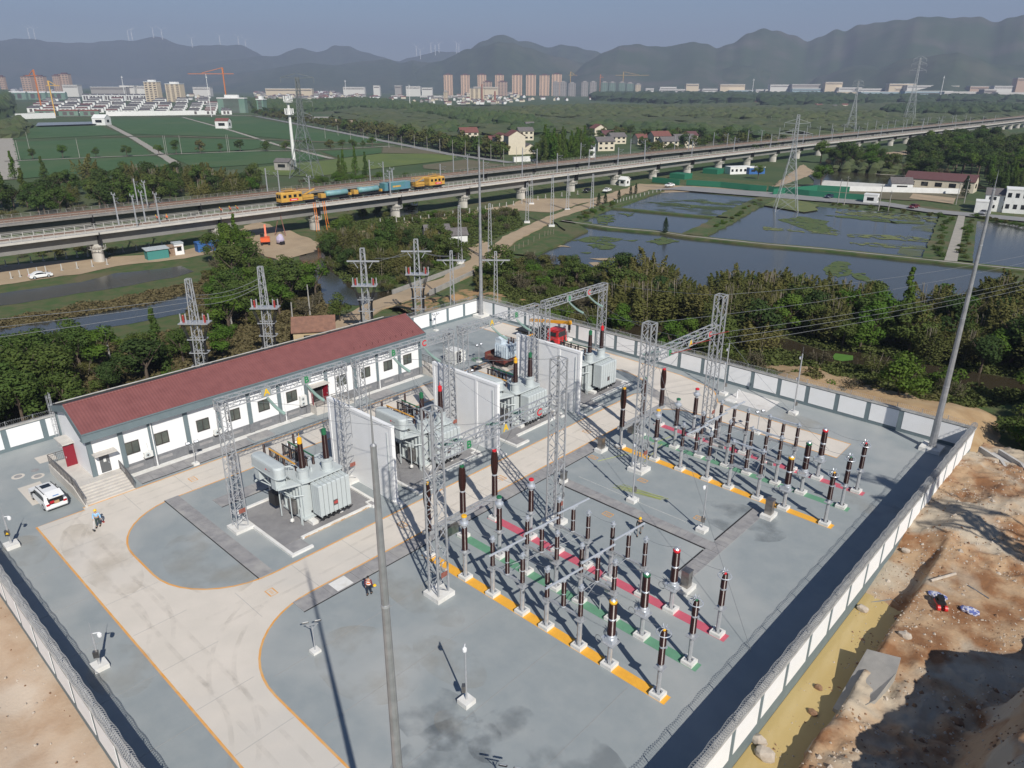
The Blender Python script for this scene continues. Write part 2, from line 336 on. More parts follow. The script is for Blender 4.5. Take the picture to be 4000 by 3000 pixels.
# pale slabs set in the trench row and by the gate
sheetobj('pavement', [(-43.75, 25.6), (-42.4, 25.6), (-42.4, 27.1), (-43.75, 27.1)], 0.062, M_kerb)
sheetobj('pavement', [(-85.0, 16.5), (-83.1, 16.5), (-83.0, 18.2), (-84.9, 18.2)], 0.01, M_lane)
sheetobj('pavement', [(-79.0, 13.3), (-74.3, 13.3), (-74.3, 15.2), (-79.0, 15.3)], 0.01, M_lane)
for (cx, cy), ring in (((-81.7, 14.1), 1), ((-80.3, 15.5), 1), ((-81.9, 15.7), 0), ((-77.6, 14.5), 0)):
    mb = MB(); mb.lathe((cx, cy, 0), [(0.0, 0.36), (0.03, 0.36)], 20, M_cover)
    if ring: mb.lathe((cx, cy, 0), [(0.0, 0.60), (0.018, 0.60)], 20, M_lane)
    o = mb.build('manhole_cover'); tag(o, {(-81.7, 14.1): 'round grey manhole cover in a pale ring, farther from the steps', (-80.3, 15.5): 'round grey manhole cover in a pale ring, nearer to the steps', (-81.9, 15.7): 'small plain manhole cover beside the two ringed ones', (-77.6, 14.5): 'manhole cover in the pale patch under the white car'}[(cx, cy)], 'manhole cover', 'manhole covers near the white car')
# concrete apron along the building
sheetobj('pavement', [(-73.8, 22.1), (-72.95, 22.1), (-72.95, 60.9), (-73.8, 60.9)], 0.02, M_kerb)
# painted phase strips under the switchgear
BAYS = (33.75, 61.65); DX_ = (-40.8, -36.4, -33.3, -30.2, -27.8, -24.75, -22.1, -18.2)
for y0 in BAYS:
    for k, m in enumerate((M_yel, M_grn, M_red)):
        yy = y0+k*3.97
        sheetobj('painted_strip', [(-41.35, yy-.46), (-17.45, yy-.46), (-17.45, yy+.42), (-41.35, yy+.42)], 0.007, m)
# damp patches, dust and tyre marks (each with a shape of its own)
def mark(name, pts, z, m): sheetobj(name, pts, z, m)
M_damp = ragged(mat('damp_patch', (0.20, 0.225, 0.24), 0.6), .35, .46, .62, 5, .38); M_dust = ragged(mat('dust_patch', (0.47, 0.41, 0.32), 0.9), .3, .45, .70, 7, .28); M_tyrem = ragged(mat('tyre_mark_grey', (0.38, 0.345, 0.30), 0.8), .8, .40, .75, 6, .14)
for cx, cy, rx, ry, m in ((-27.5, 22.6, 2.2, 1.6, M_damp), (-24.5, 20.8, 2.0, 2.8, M_damp), (-23.5, 24.6, 1.3, 1.8, M_damp), (-18.5, 25.5, 2.4, 2.0, M_damp), (-34.5, 22.5, 3.2, 2.2, M_dust), (-30.5, 26.5, 2.4, 1.2, M_dust), (-26.0, 22.9, 1.2, .7, M_dust), (-46.2, 10.6, 2.2, 1.4, M_dust), (-66.6, 10.6, 2.0, 1.2, M_dust), (-37.3, 29.6, 3.5, 1.2, M_dust), (-31, 81.5, 4.0, 1.6, M_dust), (-18, 68, 3.5, 1.5, M_dust), (-53.6, 20.5, 4, 2.2, M_dust), (-61, 14.6, 5, 1.6, M_dust), (-24, 57, 3, 2, M_damp), (-79, 70, 5, 4, M_damp)):
    mark('stain', [(cx+rx*1.4*cos(2*PI*i/20), cy+ry*1.4*sin(2*PI*i/20)) for i in range(20)], .0135 if m is M_damp else .0165, m)
tm_ = MB()
for cx, cy, r, a0, a1 in ((-60.5, 24, 10.5, 200, 262), (-60.5, 24, 12.1, 200, 262), (-36, 25, 10.2, 205, 255), (-36, 25, 11.8, 205, 255), (-52, 5, 9.2, 60, 110), (-52, 5, 10.8, 60, 110), (-40, 3, 11, 50, 100), (-40, 3, 12.6, 50, 100)): tm_.strip(arc(cx, cy, r, a0, a1, 16), .32, .0172)
for x in (-68.9, -67.4): tm_.strip([(x, 17), (x+.1, 40), (x, 80)], .3, .0174)
for x in (-46.9, -45.4): tm_.strip([(x, 17), (x+.1, 45), (x, 79)], .3, .0174)
for y in (13.8, 15.3): tm_.strip([(-69, y), (-40, y+.1), (-14, y)], .3, .0176)
struct(tm_.build('tyre_mark', M_tyrem))
jm = MB()
for x in range(-86, -14, 6):
    jm.box(x-.015, x+.015, 7.7, 12.2, .0, .0125)
    if x > -43: jm.box(x-.015, x+.015, 17.4, 33.0, .0, .0125)
for x in range(-69, -14, 5): jm.box(x-.012, x+.012, 12.5, 16.5, .0062, .0105)
for y in range(20, 80, 5): jm.box(-48.2, -44.1, y-.012, y+.012, .0062, .0105); jm.box(-70.3, -66.1, y-.012, y+.012, .0062, .0105)
struct(jm.build('pavement_joint', mat('joint_grey', (0.30, 0.30, 0.295), .9)))
# ================================================================ perimeter walls
def perim(name, label, a, b, inward, h, panels, wide=()):
    """wall from a to b; inward = unit normal into the yard; returns the thing"""
    a = Vector((*a, 0)); b = Vector((*b, 0)); d = (b-a); L_ = d.length; d.normalize(); rz = atan2(d.y, d.x)
    t = thing(name, label, 'wall', a, rz); s = 1 if Vector((-d.y, d.x, 0)).dot(Vector((*inward, 0))) > 0 else -1
    MB().box(0, L_, -0.14, 0.14, -0.9, h-0.16).build('wall_frame', M_gfr, t)
    MB().box(-.1, L_+.1, -0.22, 0.22, h-0.16, h).build('coping', M_cap, t)
    n = panels; pit = L_/n; pw = pit-0.55
    pm = MB().box(-pw/2, pw/2, 0.0, 0.03, 0.42, h-0.28).mesh('white_panel', M_white)
    for i in range(n):
        for sd in (s, -s):
            p_ = bpy.data.objects.new('white_panel', pm); C.objects.link(p_); p_.parent = t
            p_.location = ((i+.5)*pit, 0.14 if sd > 0 else -0.17, 0)
    # concertina wire: posts and coil
    po = MB(); np_ = int(L_/2.6)
    pmesh = MB().bar((0, 0, h), (0, 0, h+0.62), 0.05).mesh('wire_post', M_galv)
    for i in range(np_+1):
        q = bpy.data.objects.new('wire_post', pmesh); C.objects.link(q); q.parent = t; q.location = (L_*i/np_, 0, 0)
    pts = []; N_ = int(L_/0.2)*10
    rg = random.Random(5)
    for i in range(N_+1):
        x = L_*i/N_; an = 2*PI*i/10; rr = 0.27+0.03*sin(x*3.1)
        pts.append(Vector((x+rg.uniform(-.01, .01), rr*cos(an), h+0.33+rr*sin(an))))
    vs = []; fs = []
    for i, p in enumerate(pts):
        w = 0.016
        vs += [p+Vector((0, w, -w)), p+Vector((0, -w, -w)), p+Vector((0, 0, w*1.4))]
        if i: k = 3*i; fs += [(k-3, k-2, k+1, k), (k-2, k-1, k+2, k+1), (k-1, k-3, k, k+2)]
    MB().add(vs, fs).build('razor_wire', M_galv, t)
    for z_ in (h+0.12, h+0.58): pass
    MB().tube([(0, 0, h+.14), (L_, 0, h+.14)], 0.008, 3).tube([(0, 0, h+.55), (L_, 0, h+.55)], 0.008, 3).build('line_wire', M_galv, t)
    return t
perim('perimeter_wall', 'long white panelled wall behind the red roofed building, razor wire on top', (XW, YS), (XW, YN), (1, 0), 2.8, 21)
perim('perimeter_wall', 'white panelled wall in front of the bamboo thicket, razor wire on top', (XW, YN), (XE, YN), (0, -1), 2.8, 21)
perim('perimeter_wall', 'white panelled wall beside the yellow puddle and rubble, casting a wide shadow', (XE, YN), (XE, YS-1), (-1, 0), 2.8, 22)
perim('perimeter_wall', 'white panelled wall beside the bare pinkish earth in the left corner', (XW, YS), (XE+1, YS), (0, 1), 2.8, 21)
# ================================================================ text plates
def text_mesh(body, size, m, ext=0.012):
    cu = bpy.data.curves.new('t', 'FONT'); cu.body = body; cu.size = size; cu.extrude = ext; cu.align_x = 'CENTER'; cu.align_y = 'CENTER'; cu.offset = size*0.02
    o = bpy.data.objects.new('t', cu); C.objects.link(o); dg = bpy.context.evaluated_depsgraph_get(); dg.update()
    me = bpy.data.meshes.new_from_object(o.evaluated_get(dg)); bpy.data.objects.remove(o); me.materials.clear(); me.materials.append(m); return me
M_plate = mat('sign_plate', (0.30, 0.33, 0.33), 0.5)
M_txy = mat('letter_yellow', (0.80, 0.50, 0.02), 0.5); M_txg = mat('letter_green', (0.015, 0.22, 0.07), 0.5); M_txr = mat('letter_red', (0.62, 0.02, 0.03), 0.5)
# ================================================================ lattice helpers
def lattice_col(mb, x, y, z0, z1, w0, w1, step=0.8, ch=0.085, br=0.045, m=None):
    """square lattice column, angle-section chords and zigzag bracing"""
    def c(z): t = (z-z0)/(z1-z0); w = (w0+(w1-w0)*t)/2; return [(x-w, y-w, z), (x+w, y-w, z), (x+w, y+w, z), (x-w, y+w, z)]
    a = c(z0); b = c(z1)
    for i in range(4): mb.bar(a[i], b[i], ch, m)
    n = max(2, int(round((z1-z0)/step)))
    for k in range(n):
        p = c(z0+(z1-z0)*k/n); q = c(z0+(z1-z0)*(k+1)/n)
        for i in range(4):
            j = (i+1) % 4
            if k % 2: mb.bar(p[i], q[j], br, m)
            else: mb.bar(p[j], q[i], br, m)
    t_ = c(z1)
    for i in range(4): mb.bar(t_[i], t_[(i+1) % 4], br*1.4, m)
def lattice_beam(mb, y0, y1, z0, z1, w, step=0.9, ch=0.075, br=0.04, m=None):
    """lattice girder along local y"""
    P = [(-w/2, z0), (w/2, z0), (w/2, z1), (-w/2, z1)]
    for px_, pz in P: mb.bar((px_, y0, pz), (px_, y1, pz), ch, m)
    n = int(round((y1-y0)/step))
    for k in range(n):
        ya = y0+(y1-y0)*k/n; yb = y0+(y1-y0)*(k+1)/n
        for i in range(4):
            a, b = P[i], P[(i+1) % 4]
            if k % 2: a, b = b, a
            mb.bar((a[0], ya, a[1]), (b[0], yb, b[1]), br, m)
    for yy in (y0, y1):
        for i in range(4): mb.bar((P[i][0], yy, P[i][1]), (P[(i+1) % 4][0], yy, P[(i+1) % 4][1]), ch, m)
def pads(mb, x, y, s=1.8, h=0.35, m=None): mb.box(x-s/2, x+s/2, y-s/2, y+s/2, 0, h, m)
def phase_plate(t, y, x, z, ch, m):
    p_ = MB().cbox((0, 0, 0), (0.04, 0.95, 0.72)).build('phase_plate', M_plate, t); p_.location = (x, y, z)
    q = bpy.data.objects.new('phase_letter', text_mesh(ch, 0.85, m)); C.objects.link(q); q.parent = p_
    q.rotation_euler = (PI/2, 0, PI/2); q.location = (0.035, 0.03, 0)
LET = {'A': M_txy, 'B': M_txg, 'C': M_txr}
def gantry_t(y0, letters, label):
    t = thing('lattice_gantry', label, 'gantry', (-56.4, y0, 0), 0, 'four lattice gantries over the transformers')
    for yy in (0, 11.85):
        f = MB(); pads(f, 0, yy, 1.75, 0.3); f.build('footing', M_kerb if y0 < 60 else M_kerb, t)
        c_ = MB()
        lattice_col(c_, 0, yy, 0.3, 12.2, 1.0, 0.75, 0.62); c_.build('column', M_galv, t)
        MB().cbox((0.56, yy+0.1, 2.0), (0.03, 0.62, 0.42)).build('warning_plate', M_rust, t)
    b_ = MB(); lattice_beam(b_, -0.5, 12.35, 11.8, 12.65, 0.75, 0.62); b_.build('beam', M_galv, t)
    for yl, ch in letters: phase_plate(t, yl-y0, 0.42, 12.2, ch, LET[ch])
    return t
for y0, L_, lb in ((24.9, ((28.8, 'A'), (32.8, 'B')), 'grey lattice gantry nearest the camera, yellow A and green B plates, over the nearest transformer'),
                   (38.8, ((42.8, 'B'), (46.85, 'C')), 'grey lattice gantry with green B and red C plates, over the second transformer'),
                   (52.8, ((56.9, 'A'), (61.0, 'B')), 'grey lattice gantry with yellow A and green B plates, over the third transformer'),
                   (66.8, ((70.9, 'B'), (74.95, 'C')), 'farthest lattice gantry, green B and red C plates, near the crane truck')):
    gantry_t(y0, L_, lb)
def gantry_bay(y0, letters, label):
    t = thing('lattice_gantry', label, 'gantry', (-36.3, y0, 0), 0, 'two tall lattice gantries at the switchgear')
    for yy in (0, 14.05):
        f = MB(); pads(f, 0, yy, 1.75, 0.4); f.build('footing', M_kerb, t)
        c_ = MB(); lattice_col(c_, 0, yy, 0.4, 16.0, 1.05, 1.0, 0.95, ch=0.12, br=0.055); c_.build('column', M_galv, t)
        MB().cbox((0.58, yy+0.1, 2.2), (0.03, 0.62, 0.46)).build('warning_plate', M_rust, t)
        lp = MB()
        for k in range(3):
            pts = [(0.72+0.05*k, yy+0.34*cos(2*PI*i/14), 3.1+0.45*sin(2*PI*i/14)) for i in range(15)]; lp.tube(pts, 0.018, 4)
        lp.build('cable_coil', M_wire, t)
    b_ = MB(); lattice_beam(b_, 0.4, 13.65, 11.85, 12.75, 0.8, 0.85, ch=0.09, br=0.045); b_.build('beam', M_galv, t)
    for yl, ch in letters: phase_plate(t, yl-y0, 0.48, 12.2, ch, LET[ch])
    return t
gantry_bay(30.8, ((33.85, 'B'), (37.85, 'A'), (41.85, 'C')), 'tall grey lattice gantry with B, A and C plates, nearer the camera')
gantry_bay(58.55, ((61.9, 'B'), (65.95, 'A'), (70.0, 'C')), 'tall grey lattice gantry with B, A and C plates, farther away by the bamboo')
# ================================================================ fire walls between the transformers
for y0, lb in ((37.3, 'tall white fire wall right of the nearest transformer'), (51.35, 'tall white fire wall in the middle of the three'), (65.45, 'tall white fire wall beside the truck with the old transformer')):
    t = thing('fire_wall', lb, 'wall', (-54.7, y0, 0), 0, 'white fire walls between the transformers')
    MB().box(-4.95, 4.95, -0.14, 0.14, 0, 7.75).build('wall_body', M_white, t)
    MB().box(-5.15, 5.15, -0.2, 0.2, 7.75, 8.05).build('top_beam', M_white, t)
    for xx in (-4.95, 1.9, 4.95): MB().box(xx-.17, xx+.17, -0.19, 0.19, 0, 7.74).build('pilaster', M_white, t)
    MB().tube([(4.45, -0.2, 0), (4.45, -0.2, 7.3)], 0.04, 5).build('cable_pipe', M_tgrey, t)
    MB().box(4.6, 6.0, -0.35, 0.35, 0, 0.16).build('foot_slab', M_kerb, t)
# ================================================================ the red-roofed control building
M_tile = mat('roof_tile', (0.245, 0.092, 0.085), 0.6, col2=(0.205, 0.075, 0.07), scale=0.9)
_nt = M_tile.node_tree                                     # courses and pans of the tiles: bump + slight joint tone
_tc = _nt.nodes.new('ShaderNodeTexCoord'); _sx = _nt.nodes.new('ShaderNodeSeparateXYZ'); _nt.links.new(_tc.outputs['Object'], _sx.inputs[0])
def _saw(sock, per):
    a = _nt.nodes.new('ShaderNodeMath'); a.operation = 'DIVIDE'; a.inputs[1].default_value = per; _nt.links.new(sock, a.inputs[0])
    f = _nt.nodes.new('ShaderNodeMath'); f.operation = 'FRACT'; _nt.links.new(a.outputs[0], f.inputs[0]); return f
_a, _b = _saw(_sx.outputs['X'], 0.36), _saw(_sx.outputs['Y'], 0.31)
_w = _nt.nodes.new('ShaderNodeMath'); _w.operation = 'PINGPONG'; _w.inputs[1].default_value = 0.5; _nt.links.new(_b.outputs[0], _w.inputs[0])
_s = _nt.nodes.new('ShaderNodeMath'); _s.operation = 'ADD'; _nt.links.new(_a.outputs[0], _s.inputs[0]); _w2 = _nt.nodes.new('ShaderNodeMath'); _w2.operation = 'MULTIPLY'; _w2.inputs[1].default_value = 0.7; _nt.links.new(_w.outputs[0], _w2.inputs[0]); _nt.links.new(_w2.outputs[0], _s.inputs[1])
_bp = _nt.nodes.new('ShaderNodeBump'); _bp.inputs['Strength'].default_value = 1.0; _bp.inputs['Distance'].default_value = 0.07
_nt.links.new(_s.outputs[0], _bp.inputs['Height']); _nt.links.new(_bp.outputs[0], _nt.nodes['Principled BSDF'].inputs['Normal'])
M_plinth = mat('grey_brick', (0.20, 0.205, 0.215), 0.8, col2=(0.155, 0.16, 0.17), scale=3)
M_glass = mat('window_glass', (0.05, 0.065, 0.06), 0.08, spec=0.8, col2=(0.11, 0.12, 0.10), scale=0.7)
M_wfr = mat('window_frame', (0.06, 0.05, 0.045), 0.5)
M_doorg = mat('grey_door', (0.12, 0.125, 0.13), 0.5); M_doorr = mat('red_door', (0.22, 0.012, 0.025), 0.35)
M_inside = mat('room_dark', (0.03, 0.03, 0.03), 0.9)
M_back = mat('felt_black', (0.03, 0.03, 0.032), 0.95)
M_plat = mat('platform_concrete', (0.58, 0.55, 0.50), 0.85, col2=(0.50, 0.47, 0.43), scale=1.2, detail=8)
M_acw = mat('ac_white', (0.70, 0.70, 0.67), 0.5)
B = thing('control_building', 'long single storey white building with red tiled roof and grey pilasters', 'building', (0, 0, 0))
Y0, Y1, XF, XB = 18.75, 61.2, -73.9, -81.6
wl = MB(); wl.box(XB, XF, Y0, Y1, 0, 5.2)
wl.add([(XB, Y0, 5.2), (XF, Y0, 5.2), (-77.1, Y0, 7.5), (XB, Y0, 6.35), (XB, Y1, 5.2), (XF, Y1, 5.2), (-77.1, Y1, 7.5), (XB, Y1, 6.35)], [(0, 1, 2, 3), (7, 6, 5, 4)])
wl.build('wall', M_white, B)
pl = MB(); pl.box(XF, XF+0.06, Y0+3.0, Y1+0.06, 0, 1.1); pl.box(XB, XF+0.06, Y1, Y1+0.06, 0, 1.1)
pl.build('plinth', M_plinth, B)
for yy in (Y0+0.2, 21.9, 24.8, 28.5, 32.15, 35.7, 39.5, 43.1, 45.95, 50.2, 53.8, 57.4, Y1-0.2):
    MB().box(XF, XF+0.16, yy-0.22, yy+0.22, 1.1 if yy > 22 else 0.9, 5.15).build('pilaster', M_gfr, B)
    if yy > 22: MB().box(XF+0.06, XF+0.2, yy-0.26, yy+0.26, 0, 1.12).build('pilaster_foot', M_plinth, B)
MB().box(XB, XB+0.3, Y0-0.16, Y0, 1.0, 6.2).build('pilaster', M_gfr, B)
# roof: front slope of tiles, dark back slope, fascias
rf = MB(); e = 0.35
rf.add([(-73.25, Y0-e, 6.02), (-73.25, Y1+e, 6.02), (-77.1, Y1+e, 7.88), (-77.1, Y0-e, 7.88), (-73.25, Y0-e, 5.94), (-73.25, Y1+e, 5.94), (-77.1, Y1+e, 7.78), (-77.1, Y0-e, 7.78)],
       [(0, 1, 2, 3), (7, 6, 5, 4), (0, 4, 5, 1), (1, 5, 6, 2), (2, 6, 7, 3), (3, 7, 4, 0)])
rt = rf.build('roof', M_tile, B)
MB().tube([(-77.12, Y0-e, 7.9), (-77.12, Y1+e, 7.9)], 0.11, 8).build('ridge_tiles', M_tile, rt)
bs = MB(); bs.add([(-77.15, Y0-e, 7.86), (-77.15, Y1+e, 7.86), (-82.2, Y1+e, 6.3), (-82.2, Y0-e, 6.3), (-77.15, Y0-e, 7.7), (-77.15, Y1+e, 7.7), (-82.2, Y1+e, 6.15), (-82.2, Y0-e, 6.15)],
       [(3, 2, 1, 0), (4, 5, 6, 7), (0, 1, 5, 4), (1, 2, 6, 5), (2, 3, 7, 6), (3, 0, 4, 7)])
bs.build('back_slope', M_back, B)
MB().tube([(-82.2, Y0-e, 6.42), (-82.2, Y1+e, 6.42)], 0.07, 6).build('back_gutter', M_cap, B)
fa = MB(); fa.box(-73.32, -73.12, Y0-e-.04, Y1+e+.04, 5.12, 6.0); fa.box(-73.9, -73.32, Y0-e, Y1+e, 5.12, 5.22)
fa.box(-73.12, -73.02, Y0-e-.04, Y1+e+.04, 5.94, 6.06)
for yy, s in ((Y0-e-.07, 1), (Y1+e+.02, 1)):
    fa.add([(-73.13, yy, 5.12), (-73.13, yy, 6.02), (-77.1, yy, 7.92), (-82.25, yy, 6.36), (-82.25, yy, 5.75), (-77.1, yy, 7.2), (-73.13, yy+.05, 5.12), (-73.13, yy+.05, 6.02), (-77.1, yy+.05, 7.92), (-82.25, yy+.05, 6.36), (-82.25, yy+.05, 5.75), (-77.1, yy+.05, 7.2)],
           [(0, 1, 2, 5), (5, 2, 3, 4), (6, 11, 8, 7), (11, 10, 9, 8), (0, 5, 11, 6), (5, 4, 10, 11), (1, 7, 8, 2), (2, 8, 9, 3), (0, 6, 7, 1), (3, 9, 10, 4)])
    fa.box(-73.9, -73.3, min(yy, Y0 if yy < Y0 else Y1), max(yy+.05, Y0 if yy < Y0 else Y1), 5.13, 5.2)
fa.build('fascia', M_gfr, B)
def window(y, z0=2.15, z1=3.5, w=1.4):
    f = MB(); x = XF+0.02
    f.box(x, x+.07, y-w/2, y-w/2+.06, z0, z1); f.box(x, x+.07, y+w/2-.06, y+w/2, z0, z1); f.box(x, x+.07, y-w/2+.06, y+w/2-.06, z1-.06, z1); f.box(x, x+.07, y-w/2+.06, y+w/2-.06, z0, z0+.06); f.box(x, x+.06, y-.03, y+.03, z0+.06, z1-.06)
    o = f.build('window', M_wfr, B); MB().box(XF, XF+.03, y-w/2+.04, y+w/2-.04, z0+.03, z1-.03).build('pane', M_glass, o)
    v = MB(); v.box(XF+.06, XF+.075, y-.75, y+.75, .5, .82); v.build('vent', M_cover, B)
for y in (22.8, 25.8, 30.25, 33.85, 37.5, 41.15, 48.2, 51.9, 55.5, 58.8): window(y)
d1 = MB().box(XF, XF+.05, 19.6, 20.52, 1.15, 3.2).build('door', M_doorg, B)
MB().box(XF+.05, XF+.06, 19.95, 20.2, 2.25, 2.65).build('notice', M_acw, d1); MB().cbox((XF+.09, 20.4, 2.1), (.06, .05, .2)).build('handle', M_alu, d1)
cn = MB(); cn.box(XF, XF+1.0, 19.0, 21.1, 3.38, 3.5); cn.build('canopy', M_plat, B)
# recessed door on the left gable, its leaf standing open
MB().box(-79.6, -78.1, Y0-.03, Y0+.02, 1.05, 3.3).build('doorway', M_inside, B)
dl = MB().cbox((0, -.5, 1.15), (.06, 1.0, 2.3)).build('door', M_doorr, B, loc=(-78.0, Y0-.03, 1.02)); dl['label'] = 'dark red door leaf standing open'
MB().cbox((.05, -.9, 1.1), (.06, .05, .18)).build('handle', M_alu, dl)
MB().box(-80.2, -77.7, Y0-1.1, Y0, 3.5, 3.62).build('canopy', M_plat, B)
# red double door in the middle, both leaves open, with a canopy
MB().box(XF, XF+.03, 43.75, 45.35, 1.1, 3.2).build('doorway', M_inside, B)
for yy, lab in ((43.75, 0), (45.4, 1)):
    dl = MB().box(0, .8, -.03, .03, 0, 2.1).build('door', M_doorr, B, loc=(XF+.03, yy, 1.1)); dl['label'] = 'dark red door leaf standing open'
    dl.rotation_euler = (0, 0, RAD(-18 if lab == 0 else 18)); MB().cbox((.7, -.05, 1.0), (.05, .05, .18)).build('handle', M_alu, dl)
MB().box(XF, XF+1.1, 43.2, 45.8, 3.4, 3.52).build('canopy', M_plat, B)
for yy in (24.55, 39.75, 53.6): MB().tube([(XF+.22, yy+.3, 5.1), (XF+.22, yy+.3, .05)], 0.06, 6).build('downpipe', M_white, B)
# snow-guard hooks and small pipes on the roof
for k in range(11):
    y = 50.4+k*.95; MB().tube([(-73.75, y, 6.28), (-73.75, y, 6.5), (-73.95, y+.12, 6.62)], .035, 5).build('roof_hook', M_tile, rt)
# access ladder with safety cage on the gable
ld = MB()
for yy in (-.22, .22): ld.bar((0, yy, 0), (0, yy, 8.0), .05)
for k in range(26): ld.bar((0, -.22, .3+k*.3), (0, .22, .3+k*.3), .03)
for k in range(8):
    z = 2.0+k*.8; ld.tube([(-.36*sin(RAD(a))-.0, .36*cos(RAD(a)), z) for a in range(0, 181, 22)], .02, 4)
for a in (30, 60, 90, 120, 150): ld.bar((-.36*sin(RAD(a)), .36*cos(RAD(a)), 2.0), (-.36*sin(RAD(a)), .36*cos(RAD(a)), 7.8), .025)
lt = ld.build('ladder', M_galv); lt.location = (-81.3, Y0-.3, 0); lt.rotation_euler = (0, 0, PI/2); lt.parent = B
# platform, steps and railings
P_ = thing('entrance_steps', 'pale concrete platform with wide steps and grey railings at the left end of the building', 'steps', (0, 0, 0))
pb = MB(); pb.box(-80.1, -73.2, 16.6, Y0, 0, 1.05); pb.box(-73.9, -73.2, Y0, 21.3, 0, 1.05); pb.build('platform', M_plat, P_)
stp = MB()
for k in range(7): stp.box(-73.2, -70.45-(6-k)*0-0.0-(0.0)-k*0.38 if k else -70.45, 16.85, 21.25, 0.0 if k == 0 else k*.15-.0, (k+1)*.15)
stp.build('steps', M_plat, P_)
sd = MB(); sd.add([(-73.2, 16.6, 0), (-70.3, 16.6, 0), (-70.3, 16.6, .18), (-73.2, 16.6, 1.2), (-73.2, 16.85, 0), (-70.3, 16.85, 0), (-70.3, 16.85, .18), (-73.2, 16.85, 1.2)], [(0, 1, 2, 3), (7, 6, 5, 4), (3, 2, 6, 7), (1, 5, 6, 2)]); sd.build('side_wall', M_plat, P_)
M_rail = mat('rail_grey', (0.17, 0.16, 0.155), 0.5, metal=0.3)
def railing(parent, path, h=1.0):
    r = MB()
    for a, b in zip(path, path[1:]):
        a = Vector(a); b = Vector(b)
        r.bar(a+Vector((0, 0, h)), b+Vector((0, 0, h)), .06); r.bar(a+Vector((0, 0, .12)), b+Vector((0, 0, .12)), .035); r.bar(a+Vector((0, 0, h*.8)), b+Vector((0, 0, h*.8)), .03)
        n = max(1, int((b-a).length/.14))
        for i in range(n+1):
            p = a.lerp(b, i/n); r.bar(p+Vector((0, 0, .0 if i % 8 == 0 else .12)), p+Vector((0, 0, h if i % 8 == 0 else h*.8)), .05 if i % 8 == 0 else .018)
    return r.build('railing', M_rail, parent)
railing(P_, [(-80.05, Y0-.1, 1.05), (-80.05, 16.7, 1.05), (-73.2, 16.7, 1.1), (-70.4, 16.7, .1)])
railing(P_, [(-73.6, 21.2, 1.05), (-73.2, 21.2, 1.05), (-70.4, 21.2, .05)])
P2 = thing('entrance_steps', 'small side steps with grey handrail below the red double door', 'steps', (0, 0, 0))
pb = MB(); pb.box(-73.9, -72.4, 43.4, 47.0, 0, 1.05); pb.build('platform', M_plat, P2)
stp = MB()
for k in range(6): stp.box(-73.8, -72.4, 47.0, 47.0+(6-k)*.3, k*.16, (k+1)*.16)
stp.build('steps', M_plat, P2); railing(P2, [(-72.45, 43.45, 1.05), (-72.45, 47.0, 1.05), (-72.45, 48.8, .1)])
P3 = thing('entrance_steps', 'stair flight with handrail at the far gable of the building', 'steps', (0, 0, 0))
pb = MB(); pb.box(-76.6, -73.4, Y1+.1, Y1+1.7, 0, 1.05); pb.build('platform', M_plat, P3)
stp = MB()
for k in range(6): stp.box(-73.4, -73.4+(6-k)*.32, Y1+.1, Y1+1.7, k*.16, (k+1)*.16)
stp.build('steps', M_plat, P3); railing(P3, [(-76.6, Y1+1.65, 1.05), (-73.4, Y1+1.65, 1.05), (-71.5, Y1+1.65, .1)]); railing(P3, [(-73.4, Y1+.15, 1.05), (-71.5, Y1+.15, .1)])
def aircon(y, z, fans, label):
    t = thing('air_conditioner', label, 'air conditioner', (XF+.28, y, z), 0, 'air conditioners on the building front')
    h = .6 if fans == 1 else 1.25
    MB().cbox((0, 0, h/2), (.34, .85, h)).build('casing', M_acw, t)
    for k in range(fans):
        r = MB(); c = (.175, -.1, .3+k*.6); r.tube([(c[0], c[1], c[2]), (c[0]+.03, c[1], c[2])], .24, 16); r.build('fan_grille', M_tgrey, t)
        r = MB(); r.tube([(c[0]+.03, c[1], c[2]), (c[0]+.045, c[1], c[2])], .1, 10); r.build('fan_hub', M_wfr, t)
    MB().cbox((-.05, 0, -.04), (.45, .9, .05)).build('bracket', M_wfr, t)
    MB().tube([(-.2, .1, h), (-.2, .12, h+.5), (-.2, .05, h+.9)], .03, 5).build('pipe', M_acw, t)
aircon(24.1, 1.35, 1, 'white air conditioner right of the first window from the left'); aircon(31.6, 1.3, 1, 'white air conditioner right of the third window from the left'); aircon(42.45, 1.3, 2, 'tall white twin fan air conditioner left of the red double door')
# ================================================================ oil transformers
def fins(mb, n=1):
    pass
def bushing(mb, c, z0, z1, r0, r1, n=12, sheds=14, m=None):
    prof = [(z0, r0*.8)]
    for i in range(sheds):
        t = (i+.2)/sheds; z = z0+(z1-z0)*t; r = r0+(r1-r0)*t
        prof += [(z, r), (z+(z1-z0)/sheds*.35, r), (z+(z1-z0)/sheds*.5, r*.72), (z+(z1-z0)/sheds*.75, r*.72)]
    prof.append((z1, r1*.7)); mb.lathe(c, prof, n, m)
M_pit = mat('pit_slabs', (0.26, 0.255, 0.255), 0.85, col2=(0.21, 0.205, 0.21), scale=0.9, big=(0.3, (0.31, 0.30, 0.29), 0.55, 0.75), detail=8)
M_tank = mat('tank_shadow_grey', (0.40, 0.43, 0.43), 0.5)
TS = [(31.0, 'A', 'B'), (45.0, 'B', 'C'), (59.0, 'A', 'B'), (73.0, 'B', 'C')]
CAPM = {'A': M_capy, 'B': M_capg, 'C': M_capr}
TW = ['nearest the camera with a dark number plate on its fins', 'second from the camera, green and red capped bushings', 'third from the camera, yellow and green capped bushings', 'farthest from the camera, beside the bamboo wall']
proto = {}
